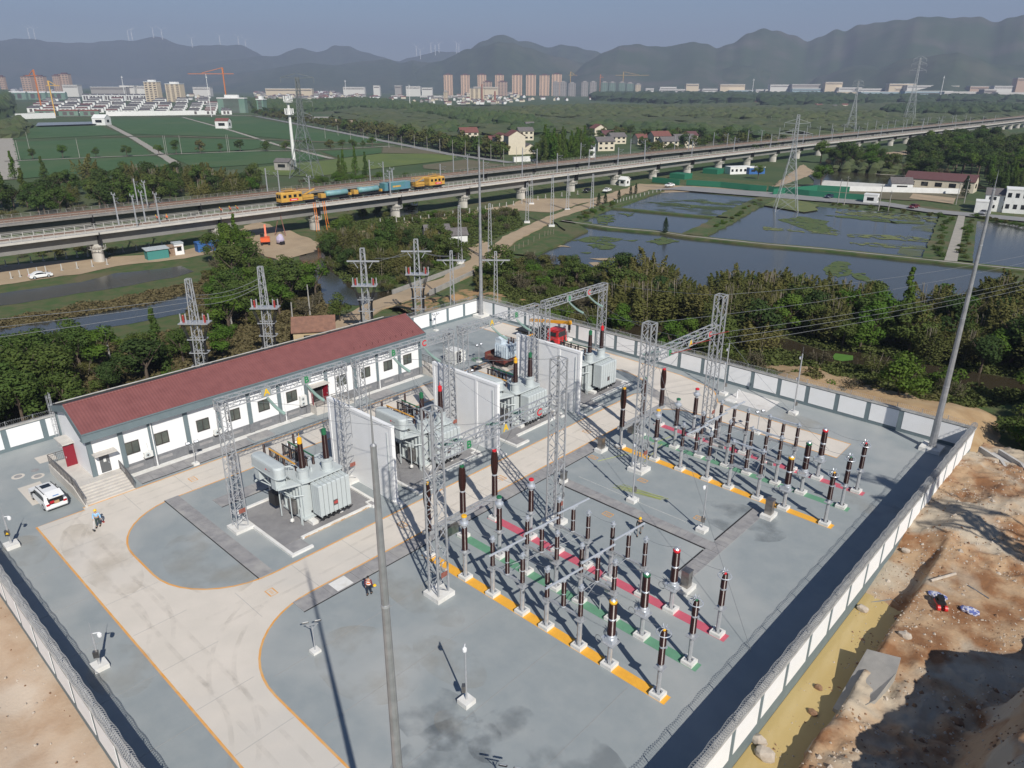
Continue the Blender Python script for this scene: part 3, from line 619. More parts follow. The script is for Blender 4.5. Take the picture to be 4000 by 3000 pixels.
for ti, (y0, pa, pb_) in enumerate(TS):
    # pit
    x0, x1, ya, yb = -59.1, -50.75, y0-5.4, y0+5.0
    mb = MB(); yy = ya+.3; rows = 13
    for r_ in range(rows):
        a = x0+.3+(x1-x0-.6)*r_/rows; b = x0+.3+(x1-x0-.6)*(r_+1)/rows
        mb.box(a+.01, b-.01, ya+.3, yb-.3, 0, .07+rnd.uniform(0, .006))
    struct(mb.build('pit_floor', M_pit))
    kb = MB(); kb.box(x0, x0+.28, ya, yb, 0, .22); kb.box(x1-.28, x1, ya+2.1, yb-.9, 0, .22); kb.box(x0+.28, x1-.28, yb-.28, yb, 0, .22); kb.box(x0+.28, x1+1.75, ya, ya+.28, 0, .22); kb.box(x1+1.47, x1+1.75, ya+.28, ya+2.1, 0, .22)
    kb.box(x1-.9, x1+.35, yb-.9, yb-.28, 0, .2)
    struct(kb.build('pit_kerb', M_kerb))
    o = MB().box(x1-.1, x1+1.45, ya+.3, ya+1.95, 0, .17).build('pit_lid', M_cover); struct(o)
    o = MB().box(x1-.6, x1+.1, yb-.78, yb-.4, .2, .215).build('pit_lid', M_cover); struct(o)
    if ti in (0,):
        st = MB()
        for k in range(26):
            yk = ya+2.3+k*.27; st.box(x1-.02+.0, x1+.012, yk, yk+.25, .02, .03+rnd.uniform(.05, .16))
        struct(st.build('rust_mark', M_stain))
    t = thing('oil_transformer', 'grey oil transformer '+TW[ti], 'transformer', (-54.5, y0, 0), 0, 'grey oil transformers between the fire walls')
    MB().box(-1.9, 2.6, -1.5, -.9, 0.07, .38).box(-1.9, 2.6, 1.3, 1.9, 0.07, .38).build('plinth', M_kerb, t)
    tk = MB(); tk.box(-1.6, 1.6, -1.65, 2.35, .45, 4.15)
    for k in range(6): tk.box(-1.6+.1+k*.55, -1.6+.25+k*.55, -1.8, -1.65, .5, 4.0); tk.box(-1.6+.1+k*.55, -1.6+.25+k*.55, 2.35, 2.5, .5, 4.0)
    for k in range(7): tk.box(-1.75, -1.6, -1.5+k*.6, -1.38+k*.6, .5, 4.0)
    tk.box(-1.75, 1.9, -1.85, 2.55, .4, .55)
    tk.build('tank', M_tgrey, t)
    MB().prism([(-1.75, -1.9), (.2, -1.95), (1.95, -1.75), (2.1, -1.2), (2.1, 2.3), (1.9, 2.6), (-1.75, 2.5)], 4.15, 4.3).build('cover', M_tgrey, t)
    rm = MB(); rm.box(1.95, 3.2, -.21, .21, .95, 3.95)
    vs = [(1.95, -.21, 3.95), (3.2, -.21, 3.95), (3.2, .21, 3.95), (1.95, .21, 3.95), (2.0, -.14, 4.03), (3.1, -.14, 4.03), (3.1, .14, 4.03), (2.0, .14, 4.03)]
    rm.add(vs, [(4, 5, 6, 7), (0, 1, 5, 4), (1, 2, 6, 5), (2, 3, 7, 6), (3, 0, 4, 7)])
    for k in range(4): rm.box(2.05+k*.3, 2.07+k*.3, -.225, .225, 1.0, 3.9)
    rm.box(2.1, 2.6, -.06, .06, 4.03, 4.12); rm.box(2.7, 3.1, -.03, .03, .72, .95)
    rmesh = rm.mesh('radiator', M_tgrey)
    for k in range(7):
        q = bpy.data.objects.new('radiator', rmesh); C.objects.link(q); q.parent = t; q.location = (0, -.72+k*.475, 0)
    fr = MB(); fr.bar((3.15, -1.0, .72), (3.15, 2.5, .72), .07)
    for k in range(6): fr.cbox((3.0, -.6+k*.56, .62), (.3, .22, .12))
    fr.tube([(1.8, -1.0, 3.9), (1.8, 2.5, 3.9)], .09, 8); fr.tube([(1.8, -1.0, 1.0), (1.8, 2.5, 1.0)], .09, 8)
    fr.build('radiator_frame', M_black, t)
    pl_ = MB().box(3.2, 3.215, .48, .94, 1.55, 2.1).build('number_plate', mat('dark_plate%d' % ti, (0.10, 0.08, 0.08), 0.5), t)
    if ti == 0:
        q = bpy.data.objects.new('plate_number', text_mesh('4B', 0.42, mat('plate_red', (0.55, 0.06, 0.05), 0.5), 0.004)); C.objects.link(q); q.parent = pl_; q.rotation_euler = (PI/2, 0, PI/2); q.location = (3.222, .71, 1.82)
    # conservator
    cv = MB(); r = .56; xa, xb = -3.15, .45; P = [(xb+r*cos(RAD(a)), -3.0+r*sin(RAD(a))) for a in range(-90, 91, 15)]+[(xa+r*cos(RAD(a)), -3.0+r*sin(RAD(a))) for a in range(90, 271, 15)]
    n_ = len(P)
    def lv(s, z): return [(((p[0]-(xa+xb)/2)*s+(xa+xb)/2), (p[1]+3)*s-3, z) for p in P]
    vs = lv(1, 4.85)+lv(1, 5.78)+lv(.93, 5.93)+lv(.6, 6.0)
    cv.add(vs, [tuple(reversed(range(n_)))]+[(j*n_+i, j*n_+(i+1) % n_, (j+1)*n_+(i+1) % n_, (j+1)*n_+i) for j in range(3) for i in range(n_)]+[tuple(range(3*n_, 4*n_))])
    P2_ = [((p[0]-(xa+xb)/2)*1.03+(xa+xb)/2, (p[1]+3)*1.08-3) for p in P]; cv.prism(P2_, 4.85, 4.92)
    co = cv.build('conservator', M_tgrey, t)
    lg = MB(); lg.lathe((0, 0, 0), [(0, .09), (.012, .09)], 14); lo_ = lg.build('round_mark', M_txr, co); lo_.location = (-.75, -3.0+r*.0-.565, 5.42); lo_.rotation_euler = (PI/2, 0, 0)
    MB().box(-.62, -.1, -3.572, -3.56, 5.36, 5.47).build('dark_lettering', mat('lettering%d' % ti, (0.16, 0.10, 0.11), 0.5, col2=(0.5, 0.52, 0.52), scale=14, lo=.48, hi=.52), co)
    for xx in (-2.75, .1):
        MB().cbox((xx, -3.0, 4.25), (.75, .95, 1.2)).build('conservator_support', M_tgrey, t)
    sh = MB(); sh.add([(-.3, -3.4, 3.65), (.6, -3.4, 3.65), (1.7, -1.7, 3.95), (.4, -1.7, 3.95), (-.3, -3.4, 3.85), (.6, -3.4, 3.85), (1.7, -1.7, 4.15), (.4, -1.7, 4.15)], [(3, 2, 1, 0), (4, 5, 6, 7), (0, 1, 5, 4), (1, 2, 6, 5), (2, 3, 7, 6), (3, 0, 4, 7)])
    sh.bar((-2.75, -3.0, 3.7), (-2.2, -1.6, 3.7), .2); sh.bar((-2.75, -3.0, 3.6), (-.4, -1.65, 1.6), .12); sh.build('support_arm', M_tgrey, t)
    pp = MB(); pp.tube([(-3.4, -3.2, 3.2), (-.5, -2.6, 3.0), (1.3, -2.3, 2.9), (1.75, -1.6, 2.9)], .06, 6); pp.tube([(-3.2, -3.0, 3.5), (-3.6, -3.3, 3.0)], .12, 8); pp.tube([(-.6, -2.7, 3.0), (-.6, -2.7, .3)], .06, 6); pp.tube([(.9, -2.5, 2.9), (.9, -2.5, .3)], .05, 6)
    pp.tube([(1.75, -2.1, 1.9), (1.75, -2.1, .1)], .05, 6); pp.tube([(1.95, -2.1, 1.9), (1.95, -2.1, .1)], .05, 6); pp.build('oil_pipe', M_tgrey, t)
    MB().cbox((.5, -2.1, 1.5), (.9, .35, 1.3)).build('control_box', M_steel, t); MB().cbox((-1.9, -2.5, 1.6), (1.1, .6, 1.2)).build('fan_box', M_black, t)
    vl = MB(); vl.blob((1.0, -2.6, .45), .22, sub=1, jit=.05); vl.build('valve', M_kerb, t)
    # HV turrets and bushings
    for yy, cap in ((-1.2, pa), (1.3, pb_)):
        MB().lathe((1.4, yy, 0), [(4.3, .62), (4.4, .62), (4.42, .50), (5.25, .50), (5.27, .55), (5.34, .55), (5.36, .2), (5.5, .2)], 20).build('turret', M_tgrey, t, smooth=False)
        bm_ = MB(); bushing(bm_, (1.4, yy, 0), 5.5, 7.85, .29, .235, 14, 22); bo = bm_.build('bushing', M_glaze, t, smooth=True)
        MB().lathe((1.4, yy, 0), [(7.85, .2), (7.95, .22), (8.38, .22), (8.42, .12), (8.5, .03), (8.85, .02)], 14).build('coloured_cap', CAPM[cap], bo)
    # hand rails and fittings on the cover
    rl = MB()
    for yy in (-1.9, 2.4): rl.bar((-.6, yy*.6+.2, 5.0), (1.0, yy*.6, 5.1), .05)
    rl.bar((-.6, -1.5, 5.0), (-.6, 2.2, 5.0), .05)
    for q in ((-.6, -1.5), (-.6, .3), (-.6, 2.2), (1.0, -1.6)): rl.bar((q[0], q[1], 4.3), (q[0], q[1], 5.05), .06)
    rl.tube([(.6, .1, 4.3), (.6, .1, 4.6), (.2, .3, 4.6)], .1, 7); rl.cbox((.3, -.4, 4.45), (.3, .3, .3)); rl.cbox((.6, 1.9, 4.45), (.4, .25, .3)); rl.tube([(-.2, -1.2, 4.9), (-1.4, -2.6, 5.2)], .05, 6)
    rl.build('cover_fittings', M_tgrey, t)
    # low-voltage side
    for yy in (-.8, .25, 1.0):
        q = MB(); bushing(q, (-.4, yy, 0), 4.3, 5.15, .14, .12, 10, 8); q.build('bushing', M_glaze, t, smooth=True)
    rk = MB()
    for xx in (-4.9, -2.9):
        for yy in (-1.3, 1.9): rk.bar((xx, yy, 0), (xx, yy, 3.9), .16)
        rk.bar((xx, -1.5, 3.9), (xx, 2.1, 3.9), .16)
    for yy in (-1.3, .3, 1.9): rk.bar((-4.9, yy, 3.9), (-1.8, yy, 3.9), .12)
    rk.bar((-4.9, -1.3, 1.2), (-4.9, 1.9, 3.6), .08); rk.bar((-2.9, -1.3, 3.6), (-2.9, 1.9, 1.2), .08)
    rk.cbox((-3.9, .9, 2.9), (1.0, 1.0, .9)); rk.build('busbar_rack', M_galv, t)
    im = MB(); bushing(im, (0, 0, 0), 0, 1.05, .13, .12, 10, 9); ime = im.mesh('post_insulator', M_glaze, True)
    for xx in (-4.6, -3.4, -2.2):
        for yy in (-.98, .4, 1.05):
            q = bpy.data.objects.new('post_insulator', ime); C.objects.link(q); q.parent = t; q.location = (xx, yy, 3.97)
    for xx, yy in ((-5.3, -1.2), (-5.2, 1.9)):
        q = bpy.data.objects.new('post_insulator', ime); C.objects.link(q); q.parent = t; q.location = (xx, yy, 4.4)
        MB().bar((xx, yy, 0), (xx, yy, 4.4), .09).build('arrester_stand', M_galv, t)
    vb = MB()
    for k in range(9): vb.bar((-4.5+k*.28, .4, 4.1), (-4.5+k*.28, .4, 5.0), .06); vb.bar((-4.5+k*.28, -.98, 4.1), (-4.5+k*.28, -.98, 5.0), .05)
    vb.build('fuse_bars', M_black, t)
    for yy, m in ((-.98, M_capy), (.4, M_black), (1.05, M_capg)):
        MB().box(-4.8, -.3, yy-.05, yy+.05, 5.05, 5.15).build('busbar', m if m is not M_capy else MATS.get('bus_orange') or mat('bus_orange', (0.72, 0.36, 0.05), 0.5), t)
    
# ================================================================ switchgear
def block(mb, x=0, y=0, s=.86, h=.28): mb.box(x-s/2, x+s/2, y-s/2, y+s/2, 0, h)
def post(z1, w=.28, name='post'):
    w *= 1.2
    mb = MB(); mb.tube([(0, 0, .28), (0, 0, z1)], w/2, 8)
    mb.cbox((0, 0, .31), (.5, .5, .05))
    for a in range(4): mb.add([(0.12*cos(a*PI/2), .12*sin(a*PI/2), .33), (.27*cos(a*PI/2), .27*sin(a*PI/2), .33), (.12*cos(a*PI/2), .12*sin(a*PI/2), .62)], [(0, 1, 2), (2, 1, 0)])
    return mb
def ins(z0, z1, r0, r1=None, sheds=12, n=12):
    mb = MB(); bushing(mb, (0, 0, 0), z0, z1, r0*1.38, (r1 or r0)*1.38, n, sheds); return mb
PH = (('yellow', 0, M_capy), ('green', 3.97, M_capg), ('red', 7.94, M_capr))
BN = ('nearer', 'farther')
def part(mb, name, m, t, loc=None, smooth=False): return mb.build(name, m, t, smooth=smooth, loc=loc)
for bi, y0 in enumerate(BAYS):
    grp = 'switchgear of the %s bay' % BN[bi]
    t = thing('circuit_breaker', 'three pole circuit breaker with thick ribbed upper columns and steel beam, %s bay' % BN[bi], 'circuit breaker', (DX_[0], y0, 0), 0, 'two three pole circuit breakers')
    for nm, yy, cm in PH:
        f = MB(); block(f, 0, yy); part(f, 'footing', M_kerb, t)
        f = post(2.2); f.xf(Matrix.Translation((0, yy, 0))); part(f, 'post', M_galv, t)
        f = ins(2.55, 4.5, .2, .19, 18); f.xf(Matrix.Translation((0, yy, 0))); part(f, 'support_insulator', M_glaze, t, smooth=True)
        f = MB(); f.lathe((0, yy, 0), [(4.5, .17), (4.55, .22), (4.66, .22), (4.7, .17)], 12); part(f, 'flange', M_alu, t)
        pr_ = [(4.7, .19)]; N2 = 22
        for i in range(N2):
            tt = i/(N2-1); R2 = .24+.1*sin(PI*min(1, tt))**.7
            z = 4.72+2.2*tt; pr_ += [(z, R2), (z+.05, R2*.82)]
        f = MB(); f.lathe((0, yy, 0), pr_, 14); ro = part(f, 'interrupter', M_glaze, t, smooth=True)
        f = MB(); f.lathe((0, yy, 0), [(6.97, .2), (7.12, .2), (7.14, .1)], 14); part(f, 'coloured_cap', cm, ro)
        f = MB()
        for k in range(3): f.bar((0, yy, 7.14), (-.35, yy-.25+k*.25, 7.2), .04)
        part(f, 'terminal', M_alu, ro)
    f = MB(); f.box(-.3, -.18, -.45, 8.4, 2.2, 2.55); f.box(.18, .3, -.45, 8.4, 2.2, 2.55)
    for k in range(10): f.box(-.18, .18, -.3+k*.95, -.2+k*.95, 2.3, 2.4)
    part(f, 'beam', M_galv, t)
    f = MB(); f.cbox((.15, 2.2, 1.65), (.7, 1.5, .85)); part(f, 'operating_box', M_steel, t)
    f = MB(); f.tube([(.45, 1.8, 0), (.45, 1.8, 1.3)], .06, 7); part(f, 'cable_duct', M_white, t)
    for nm, yy, cm in PH:
        Y = y0+yy; lab = lambda s: '%s on the %s strip, %s bay' % (s, nm, BN[bi])
        # current transformer
        t = thing('current_transformer', lab('current transformer with bulbous metal head'), 'transformer', (DX_[1], Y, 0), 0, 'current transformers with coloured lids')
        f = MB(); block(f); part(f, 'footing', M_kerb, t); part(post(2.45, .3), 'post', M_galv, t)
        f = MB(); f.cbox((0, 0, 2.5), (.75, .6, .1)); f.cbox((-.3, .35, 2.45), (.3, .3, .35)); f.lathe((0, 0, 0), [(2.55, .2), (2.72, .17)], 12); part(f, 'mounting_plate', M_galv, t)
        part(ins(2.72, 4.75, .175, .165, 18), 'insulator', M_glaze, t, smooth=True)
        f = MB(); f.lathe((0, 0, 0), [(4.75, .14), (4.98, .14), (5.0, .3), (5.1, .36), (5.28, .36), (5.36, .26), (5.38, .2), (5.75, .2)], 16)
        f.bar((-.5, 0, 5.2), (.5, 0, 5.2), .07); hd = part(f, 'head', M_alu, t)
        f = MB(); f.lathe((0, 0, 0), [(5.75, .23), (5.86, .23), (5.9, .18)], 16); part(f, 'coloured_lid', cm, hd)
        # two disconnectors
        for di, (xa, xb) in enumerate(((DX_[2], DX_[3]), (DX_[4], DX_[5]))):
            opened = not (bi == 1 and di == 1)
            w_ = 'disconnector with its long tube swung %s, %s pair' % ('open' if opened else 'closed', ('first', 'second')[di])
            t = thing('disconnector', lab(w_), 'disconnector', ((xa+xb)/2, Y, 0), 0, 'disconnectors between the posts')
            L2 = (xb-xa)/2
            for sx in (-1, 1):
                f = MB(); block(f, sx*L2, 0); part(f, 'footing', M_kerb, t)
                f = post(2.35, .3); f.xf(Matrix.Translation((sx*L2, 0, 0))); part(f, 'post', M_galv, t)
                f = MB(); f.cbox((sx*L2, 0, 2.4), (.62, .62, .07)); f.cbox((sx*L2, 0, 2.55), (.4, .3, .2)); part(f, 'mounting_plate', M_galv, t)
                for za, zb in ((2.75, 3.72), (3.86, 4.83)):
                    f = ins(za, zb, .135, .125, 9, 10); f.xf(Matrix.Translation((sx*L2, 0, 0))); part(f, 'insulator', M_glaze, t, smooth=True)
                f = MB(); f.lathe((sx*L2, 0, 0), [(3.72, .1), (3.76, .14), (3.82, .14), (3.86, .1)], 10); part(f, 'flange', M_alu, t)
                f = MB(); f.cbox((sx*L2, 0, 4.95), (.18, .22, .24)); f.cbox((sx*L2, 0, 5.12), (.34, .34, .1)); f.cbox((sx*L2, 0, 5.25), (.12, .3, .2)); part(f, 'contact_head', M_alu, t)
            f = MB(); f.bar((-L2, 0, 2.62), (L2, 0, 2.62), .16, h=.2); part(f, 'beam', M_galv, t)
            for za, zb in ((2.8, 3.72), (3.86, 4.8)):
                f = ins(za, zb, .135, .125, 9, 10); part(f, 'insulator', M_glaze, t, smooth=True)
            f = MB(); f.lathe((0, 0, 0), [(3.72, .1), (3.76, .14), (3.82, .14), (3.86, .1)], 10); f.lathe((0, 0, 0), [(2.7, .18), (2.8, .15)], 10); part(f, 'flange', M_alu, t)
            f = MB(); f.bar((0, -L2*.98, 5.12), (0, L2*.98, 5.12), .1)
            f = MB()
            a_ = RAD(0 if not opened else 84)
            dx_, dy_ = cos(a_)*1.62, sin(a_)*1.62
            f.tube([(-dx_, -dy_, 5.12), (dx_, dy_, 5.12)], .085, 8); f.tube([(-dx_*1.12, -dy_*1.12, 5.12), (-dx_*.96, -dy_*.96, 5.12)], .095, 8); f.tube([(dx_*1.12, dy_*1.12, 5.12), (dx_*.96, dy_*.96, 5.12)], .095, 8)
            f.cbox((0, 0, 5.02), (.9, .16, .12), rot=a_); f.cbox((0, 0, 4.88), (.2, .2, .16)); part(f, 'contact_tube', M_alu, t)
            if nm == 'green':
                f = MB(); f.bar((-L2*.9, .55, 1.95), (L2*.9, .55, 1.95), .11); f.bar((-L2*.9, .75, 1.95), (L2*.9, .75, 1.95), .08); f.cbox((.25, 1.25, 1.55), (.55, .35, .85)); f.tube([(.2, .3, .02), (.2, .3, 1.2)], .06, 7); part(f, 'drive_gear', M_galv, t)
            if nm == 'yellow':
                f = MB()
                f.tube([(.0, .1, 2.72), (.0, 8.0, 2.72)], .03, 5); f.tube([(-1.0, .1, 2.55), (.9, 8.0, 2.6)], .025, 5) if di == 0 else f.tube([(.9, .1, 2.55), (-1.0, 8.0, 2.6)], .025, 5); part(f, 'linkage_rod', M_galv, t)
        # voltage transformer
        t = thing('voltage_transformer', lab('voltage transformer with round coloured top'), 'transformer', (DX_[6], Y, 0), 0, 'voltage transformers with round coloured tops')
        f = MB(); block(f, s=.92); part(f, 'footing', M_kerb, t); part(post(2.0, .3), 'post', M_galv, t)
        f = MB(); f.cbox((0, 0, 2.03), (.95, .95, .07)); part(f, 'mounting_plate', M_galv, t)
        f = MB(); f.cbox((0, 0, 2.25), (.62, .62, .38)); f.lathe((0, 0, 0), [(2.44, .32), (2.62, .3), (2.7, .2)], 14); f.cbox((-.45, -.2, 2.2), (.25, .3, .3)); part(f, 'base_tank', M_alu, t)
        f = MB(); f.tube([(-.75+.28*cos(2*PI*k/12), -.35, 2.1+.28*sin(2*PI*k/12)) for k in range(13)], .03, 5); part(f, 'cable_loop', M_wire, t)
        for za, zb in ((2.72, 3.88), (4.1, 5.22)):
            part(ins(za, zb, .215, .2, 12), 'insulator', M_glaze, t, smooth=True)
        f = MB(); f.lathe((0, 0, 0), [(3.88, .17), (3.92, .24), (4.0, .27), (4.08, .22), (4.1, .17)], 14); part(f, 'flange', M_alu, t)
        f = MB(); f.lathe((0, 0, 0), [(5.22, .16), (5.27, .25), (5.38, .29), (5.46, .27), (5.5, .2)], 16); tp_ = part(f, 'coloured_top', cm, t, smooth=True)
        f = MB(); f.lathe((0, 0, 0), [(5.5, .2), (5.58, .14), (5.64, .05)], 12); f.bar((0, 0, 5.6), (.18, .1, 5.78), .04); part(f, 'top_fitting', M_alu, tp_)
        # surge arrester
        t = thing('surge_arrester', lab('surge arrester with a ring round its top'), 'surge arrester', (DX_[7], Y, 0), 0, 'surge arresters with ring tops')
        f = MB(); block(f, s=.86); part(f, 'footing', M_kerb, t); part(post(2.3, .26), 'post', M_galv, t)
        f = MB(); f.cbox((0, 0, 2.33), (.66, .66, .05)); f.lathe((0, 0, 0), [(2.36, .16), (2.6, .12)], 10); part(f, 'mounting_plate', M_galv, t)
        for za, zb in ((2.65, 3.92), (4.12, 5.3)):
            part(ins(za, zb, .165, .155, 18), 'insulator', M_glaze, t, smooth=True)
        f = MB(); f.lathe((0, 0, 0), [(3.92, .13), (3.96, .19), (4.08, .19), (4.12, .13)], 12); f.cbox((.2, .1, 4.0), (.14, .14, .14)); part(f, 'flange', M_alu, t)
        f = MB(); f.tube([(.47*cos(2*PI*k/24), .47*sin(2*PI*k/24), 5.12) for k in range(25)], .035, 6)
        for k in range(3): a_ = 2*PI*k/3+.4; f.tube([(.47*cos(a_), .47*sin(a_), 5.12), (.3*cos(a_), .3*sin(a_), 5.4), (.1*cos(a_), .1*sin(a_), 5.42)], .025, 5)
        part(f, 'grading_ring', M_alu, t)
        f = MB(); f.lathe((0, 0, 0), [(5.3, .12), (5.38, .12), (5.42, .06)], 10); part(f, 'coloured_top', cm, t)
        f = MB()
        for k in range(5): a_ = 2*PI*k/5; f.tube([(0, 0, 5.42), (.14*cos(a_), .14*sin(a_), 5.52), (.22*cos(a_), .22*sin(a_), 5.66)], .03, 5)
        part(f, 'terminal', M_alu, t)
# ================================================================ wires
def wire(a, b, s, label, group, r=0.016, n=10, m=None):
    o = MB().tube(sag(a, b, s, n), r, 4).build('overhead_wire', m or M_wire); return tag(o, label, 'wire', group)
for bi, y0 in enumerate(BAYS):
    for nm, yy, cm in PH:
        Y = y0+yy; g_ = 'thin connecting wires between the switchgear columns'
        l_ = '%s phase, %s bay' % (nm, BN[bi])
        wire((DX_[0]+.2, Y, 4.62), (DX_[1]-.45, Y, 5.2), .35, 'slack wire from breaker waist to current transformer head, '+l_, g_)
        wire((DX_[1]+.45, Y, 5.2), (DX_[2]-.1, Y, 5.2), .25, 'slack wire from current transformer head to first disconnector, '+l_, g_)
        wire((DX_[3]+.1, Y, 5.2), (DX_[4]-.1, Y, 5.2), .15, 'short wire joining the two disconnectors, '+l_, g_)
        wire((DX_[5]+.1, Y, 5.2), (DX_[6], Y, 5.7), .2, 'slack wire from second disconnector to voltage transformer, '+l_, g_)
        wire((DX_[6], Y, 5.7), (DX_[7], Y, 5.5), .3, 'slack wire from voltage transformer to surge arrester, '+l_, g_)
def istring(a, b, label, m=M_glass_ins, nd=13, r=.13, sagv=0.15, group='green glass insulator strings'):
    t = thing('insulator_string', label, 'insulator', a, 0, group); a = Vector(a); b = Vector(b); P = sag(a, b, sagv, nd)
    f = MB(); f.tube([p-a for p in P], .02, 4); f.build('rod', M_galv, t)
    f = MB()
    for i in range(1, nd):
        c = P[i]-a; d = (P[i+1]-P[i-1]).normalized(); f.tube([c-d*.05, c-d*.02, c+d*.03], [r, r, r*.4], 10)
    f.build('discs', m, t, smooth=False); return t
gl = {0: 'nearest transformer', 1: 'second transformer', 2: 'third transformer', 3: 'farthest transformer'}
for ti, L_ in enumerate((((28.8, 'A'), (32.8, 'B')), ((42.8, 'B'), (46.85, 'C')), ((56.9, 'A'), (61.0, 'B')), ((70.9, 'B'), (74.95, 'C')))):
    bi = ti//2
    for yl, ch in L_:
        a = (-56.0, yl, 11.75); b = (-53.9, yl+.45, 10.6)
        istring(a, b, 'hanging glass string below the %s plate over the %s' % (ch, gl[ti]), nd=20, r=.15, sagv=.18, group='glass strings hanging over the transformers')
        y2 = (30.8, 58.55)[bi]+{'B': 3.05, 'A': 7.05, 'C': 11.05}[ch]+(.5 if (ti % 2 == 0) else -.5)
        c = (-38.6, y2, 11.55)
        istring((-36.9, y2, 12.0), c, 'glass string at plate %s of the %s bay gantry, towards the %s' % (ch, BN[bi], gl[ti]), nd=10, r=.15, sagv=.03, group='glass strings at the bay gantries')
        wire(b, c, .6, 'long wire from the %s over the %s to the %s bay gantry' % (ch, gl[ti], BN[bi]), 'long wires above the lane')
        yb = TS[ti][0]+(-1.2 if ch == L_[0][1] else 1.3)
        wire(b, (-53.1, yb, 8.8), -.02, 'dropper wire from the %s string to the bushing of the %s' % (ch, gl[ti]), 'dropper wires to the bushings', n=4)
for bi, y0 in enumerate(BAYS):
    for k, (ch, yy) in enumerate((('B', 3.1), ('A', 7.1), ('C', 11.1))):
        yb = (30.8, 58.55)[bi]+yy
        wire((-38.4, yb+.4, 11.5), (DX_[0], y0+k*3.97, 7.2), .9, 'slack dropper from the %s string of the %s gantry to the breaker' % (ch, BN[bi]), 'droppers to the breakers')
for k, (ch, yl) in enumerate((('B', 61.9), ('A', 65.9), ('C', 69.9))):
    a = Vector((-35.8, yl, 12.1)); far = Vector((8, 163+k*4, 19)); d = (far-a).normalized(); b = a+d*2.6
    f = MB().tube([a, b], .025, 6)
    for i in range(14): f.tube([a.lerp(b, (i+1)/15)-d*.02, a.lerp(b, (i+1)/15)+d*.02], .06, 8)
    tag(f.build('insulator_rod', M_redins), 'red insulator rod at the %s plate of the farther gantry' % ch, 'insulator', 'red insulator rods')
    wire(b, far, 2.2, 'wire from the red rod at plate %s running out over the bamboo' % ch, 'wires running out over the bamboo', r=.02, n=16)
    wire(b+d*2.0, (DX_[7]-3+k, 61.65+k*3.97, 5.4), .4, 'loose hanging wire below the %s line over the switchgear' % ch, 'loose hanging wires', n=5) if k < 2 else None
for yl, w_ in ((58.55, 'nearer'), (72.6, 'farther')):
    wire((-36.3, yl, 16.0), (8, 158+yl*.1, 24), 3, 'ground wire from the top of the %s column out over the bamboo' % w_, 'ground wires from the gantry tops', n=16)
    wire((-36.3, yl, 16.0), (-56.4, yl+6.0, 12.8), .3, 'ground wire from the top of the %s column back to the transformers' % w_, 'ground wires from the gantry tops')
for yl in (30.8, 44.85):
    wire((-36.3, yl, 16.0), (-56.4, yl-6.0, 12.8), .3, 'ground wire from %s gantry column of the nearer bay to the transformers' % ('the nearer' if yl < 40 else 'the farther'), 'ground wires from the gantry tops')
wire((-15.5, 41.6, .05), (-36.3, 58.6, 14.5), .1, 'taut guy wire rising from the floor by the shaded wall', 'guy wires')
def mast2(x, y, h, hs, label, rb=.36, rt_=.12):
    t = thing('lightning_mast', label, 'mast', (x, y, 0), 0, 'tall tapering lightning masts')
    MB().box(-1.05, 1.05, -1.05, 1.05, 0, .42).build('footing', M_kerb, t)
    MB().tube([(0, 0, .42), (0, 0, hs)], [rb, rt_], 10).build('shaft', M_galvd, t)
    MB().tube([(0, 0, hs-.02), (0, 0, hs+.04), (0, 0, hs+.1), (0, 0, h-.9), (0, 0, h)], [rt_*1.1, rt_*1.1, rt_*.38, rt_*.25, .008], 8).build('lightning_rod', M_galvd, t)
    f = MB(); f.tube([(0, 0, .42), (0, 0, .5)], .5, 12)
    for k in range(8): f.tube([(.42*cos(k*PI/4), .42*sin(k*PI/4), .42), (.42*cos(k*PI/4), .42*sin(k*PI/4), .65)], .04, 5)
    for k in range(3): z = hs*(.27*(k+1)); r = rb+(rt_-rb)*z/hs; f.tube([(0, 0, z-.04), (0, 0, z+.04)], r+.02, 12)
    f.build('flange', M_galv, t); return t
mast2(-14.95, 10.57, 29.7, 27.9, 'tall lightning mast nearest the camera, crossing the yard from the bottom edge', .27, .085)
mast2(-15.45, 84.6, 29.8, 27.9, 'tall lightning mast standing in the corner by the rubble slope')
mast2(-87.2, 86.1, 29.95, 28.0, 'tall lightning mast in the far corner between the two panelled walls')
M_camw = mat('camera_white', (0.78, 0.78, 0.78), 0.35)
def campole(x, y, h, label, heads, box=1.3, ang=0, rod=0, big=.07, base=.5):
    t = thing('camera_pole', label, 'pole', (x, y, 0), ang, 'slim poles with white dome cameras')
    f = MB(); base *= .86; f.cbox((0, 0, .18), (base*2, base*2, .36), rot=-ang); f.build('footing', M_kerb, t)
    MB().tube([(0, 0, .36), (0, 0, h*.5), (0, 0, h)], [big, big*.85, big*.7], 8).build('pole', M_galv, t)
    if box: MB().cbox((0, -.16, box), (.34, .24, .5)).build('junction_box', M_steel, t)
    for z, dx in heads:
        f = MB(); f.bar((0, 0, z), (dx, 0, z), .05); f.lathe((dx, 0, z-.42), [(0, .03), (.06, .12), (.14, .15), (.3, .15), (.38, .09), (.42, .04)], 12); f.build('dome_camera', M_camw, t)
    if rod: MB().tube([(0, 0, h), (0, 0, h+rod)], .012, 4).build('rod', M_galv, t)
    return t
campole(-26.85, 24.7, 4.9, 'slim camera pole alone on the open grey floor in front', [(4.85, .3)], 1.25, RAD(-50))
campole(-25.8, 52.95, 4.75, 'slim camera pole between the two bays, nearer to the shaded wall', [(4.6, -.25)], 1.3, RAD(20))
campole(-33.27, 52.95, 8.0, 'tall slim camera pole beside the yellow rods between the bays', [(6.1, .22), (4.2, .22)], 1.3, RAD(160), big=.09, base=.52)
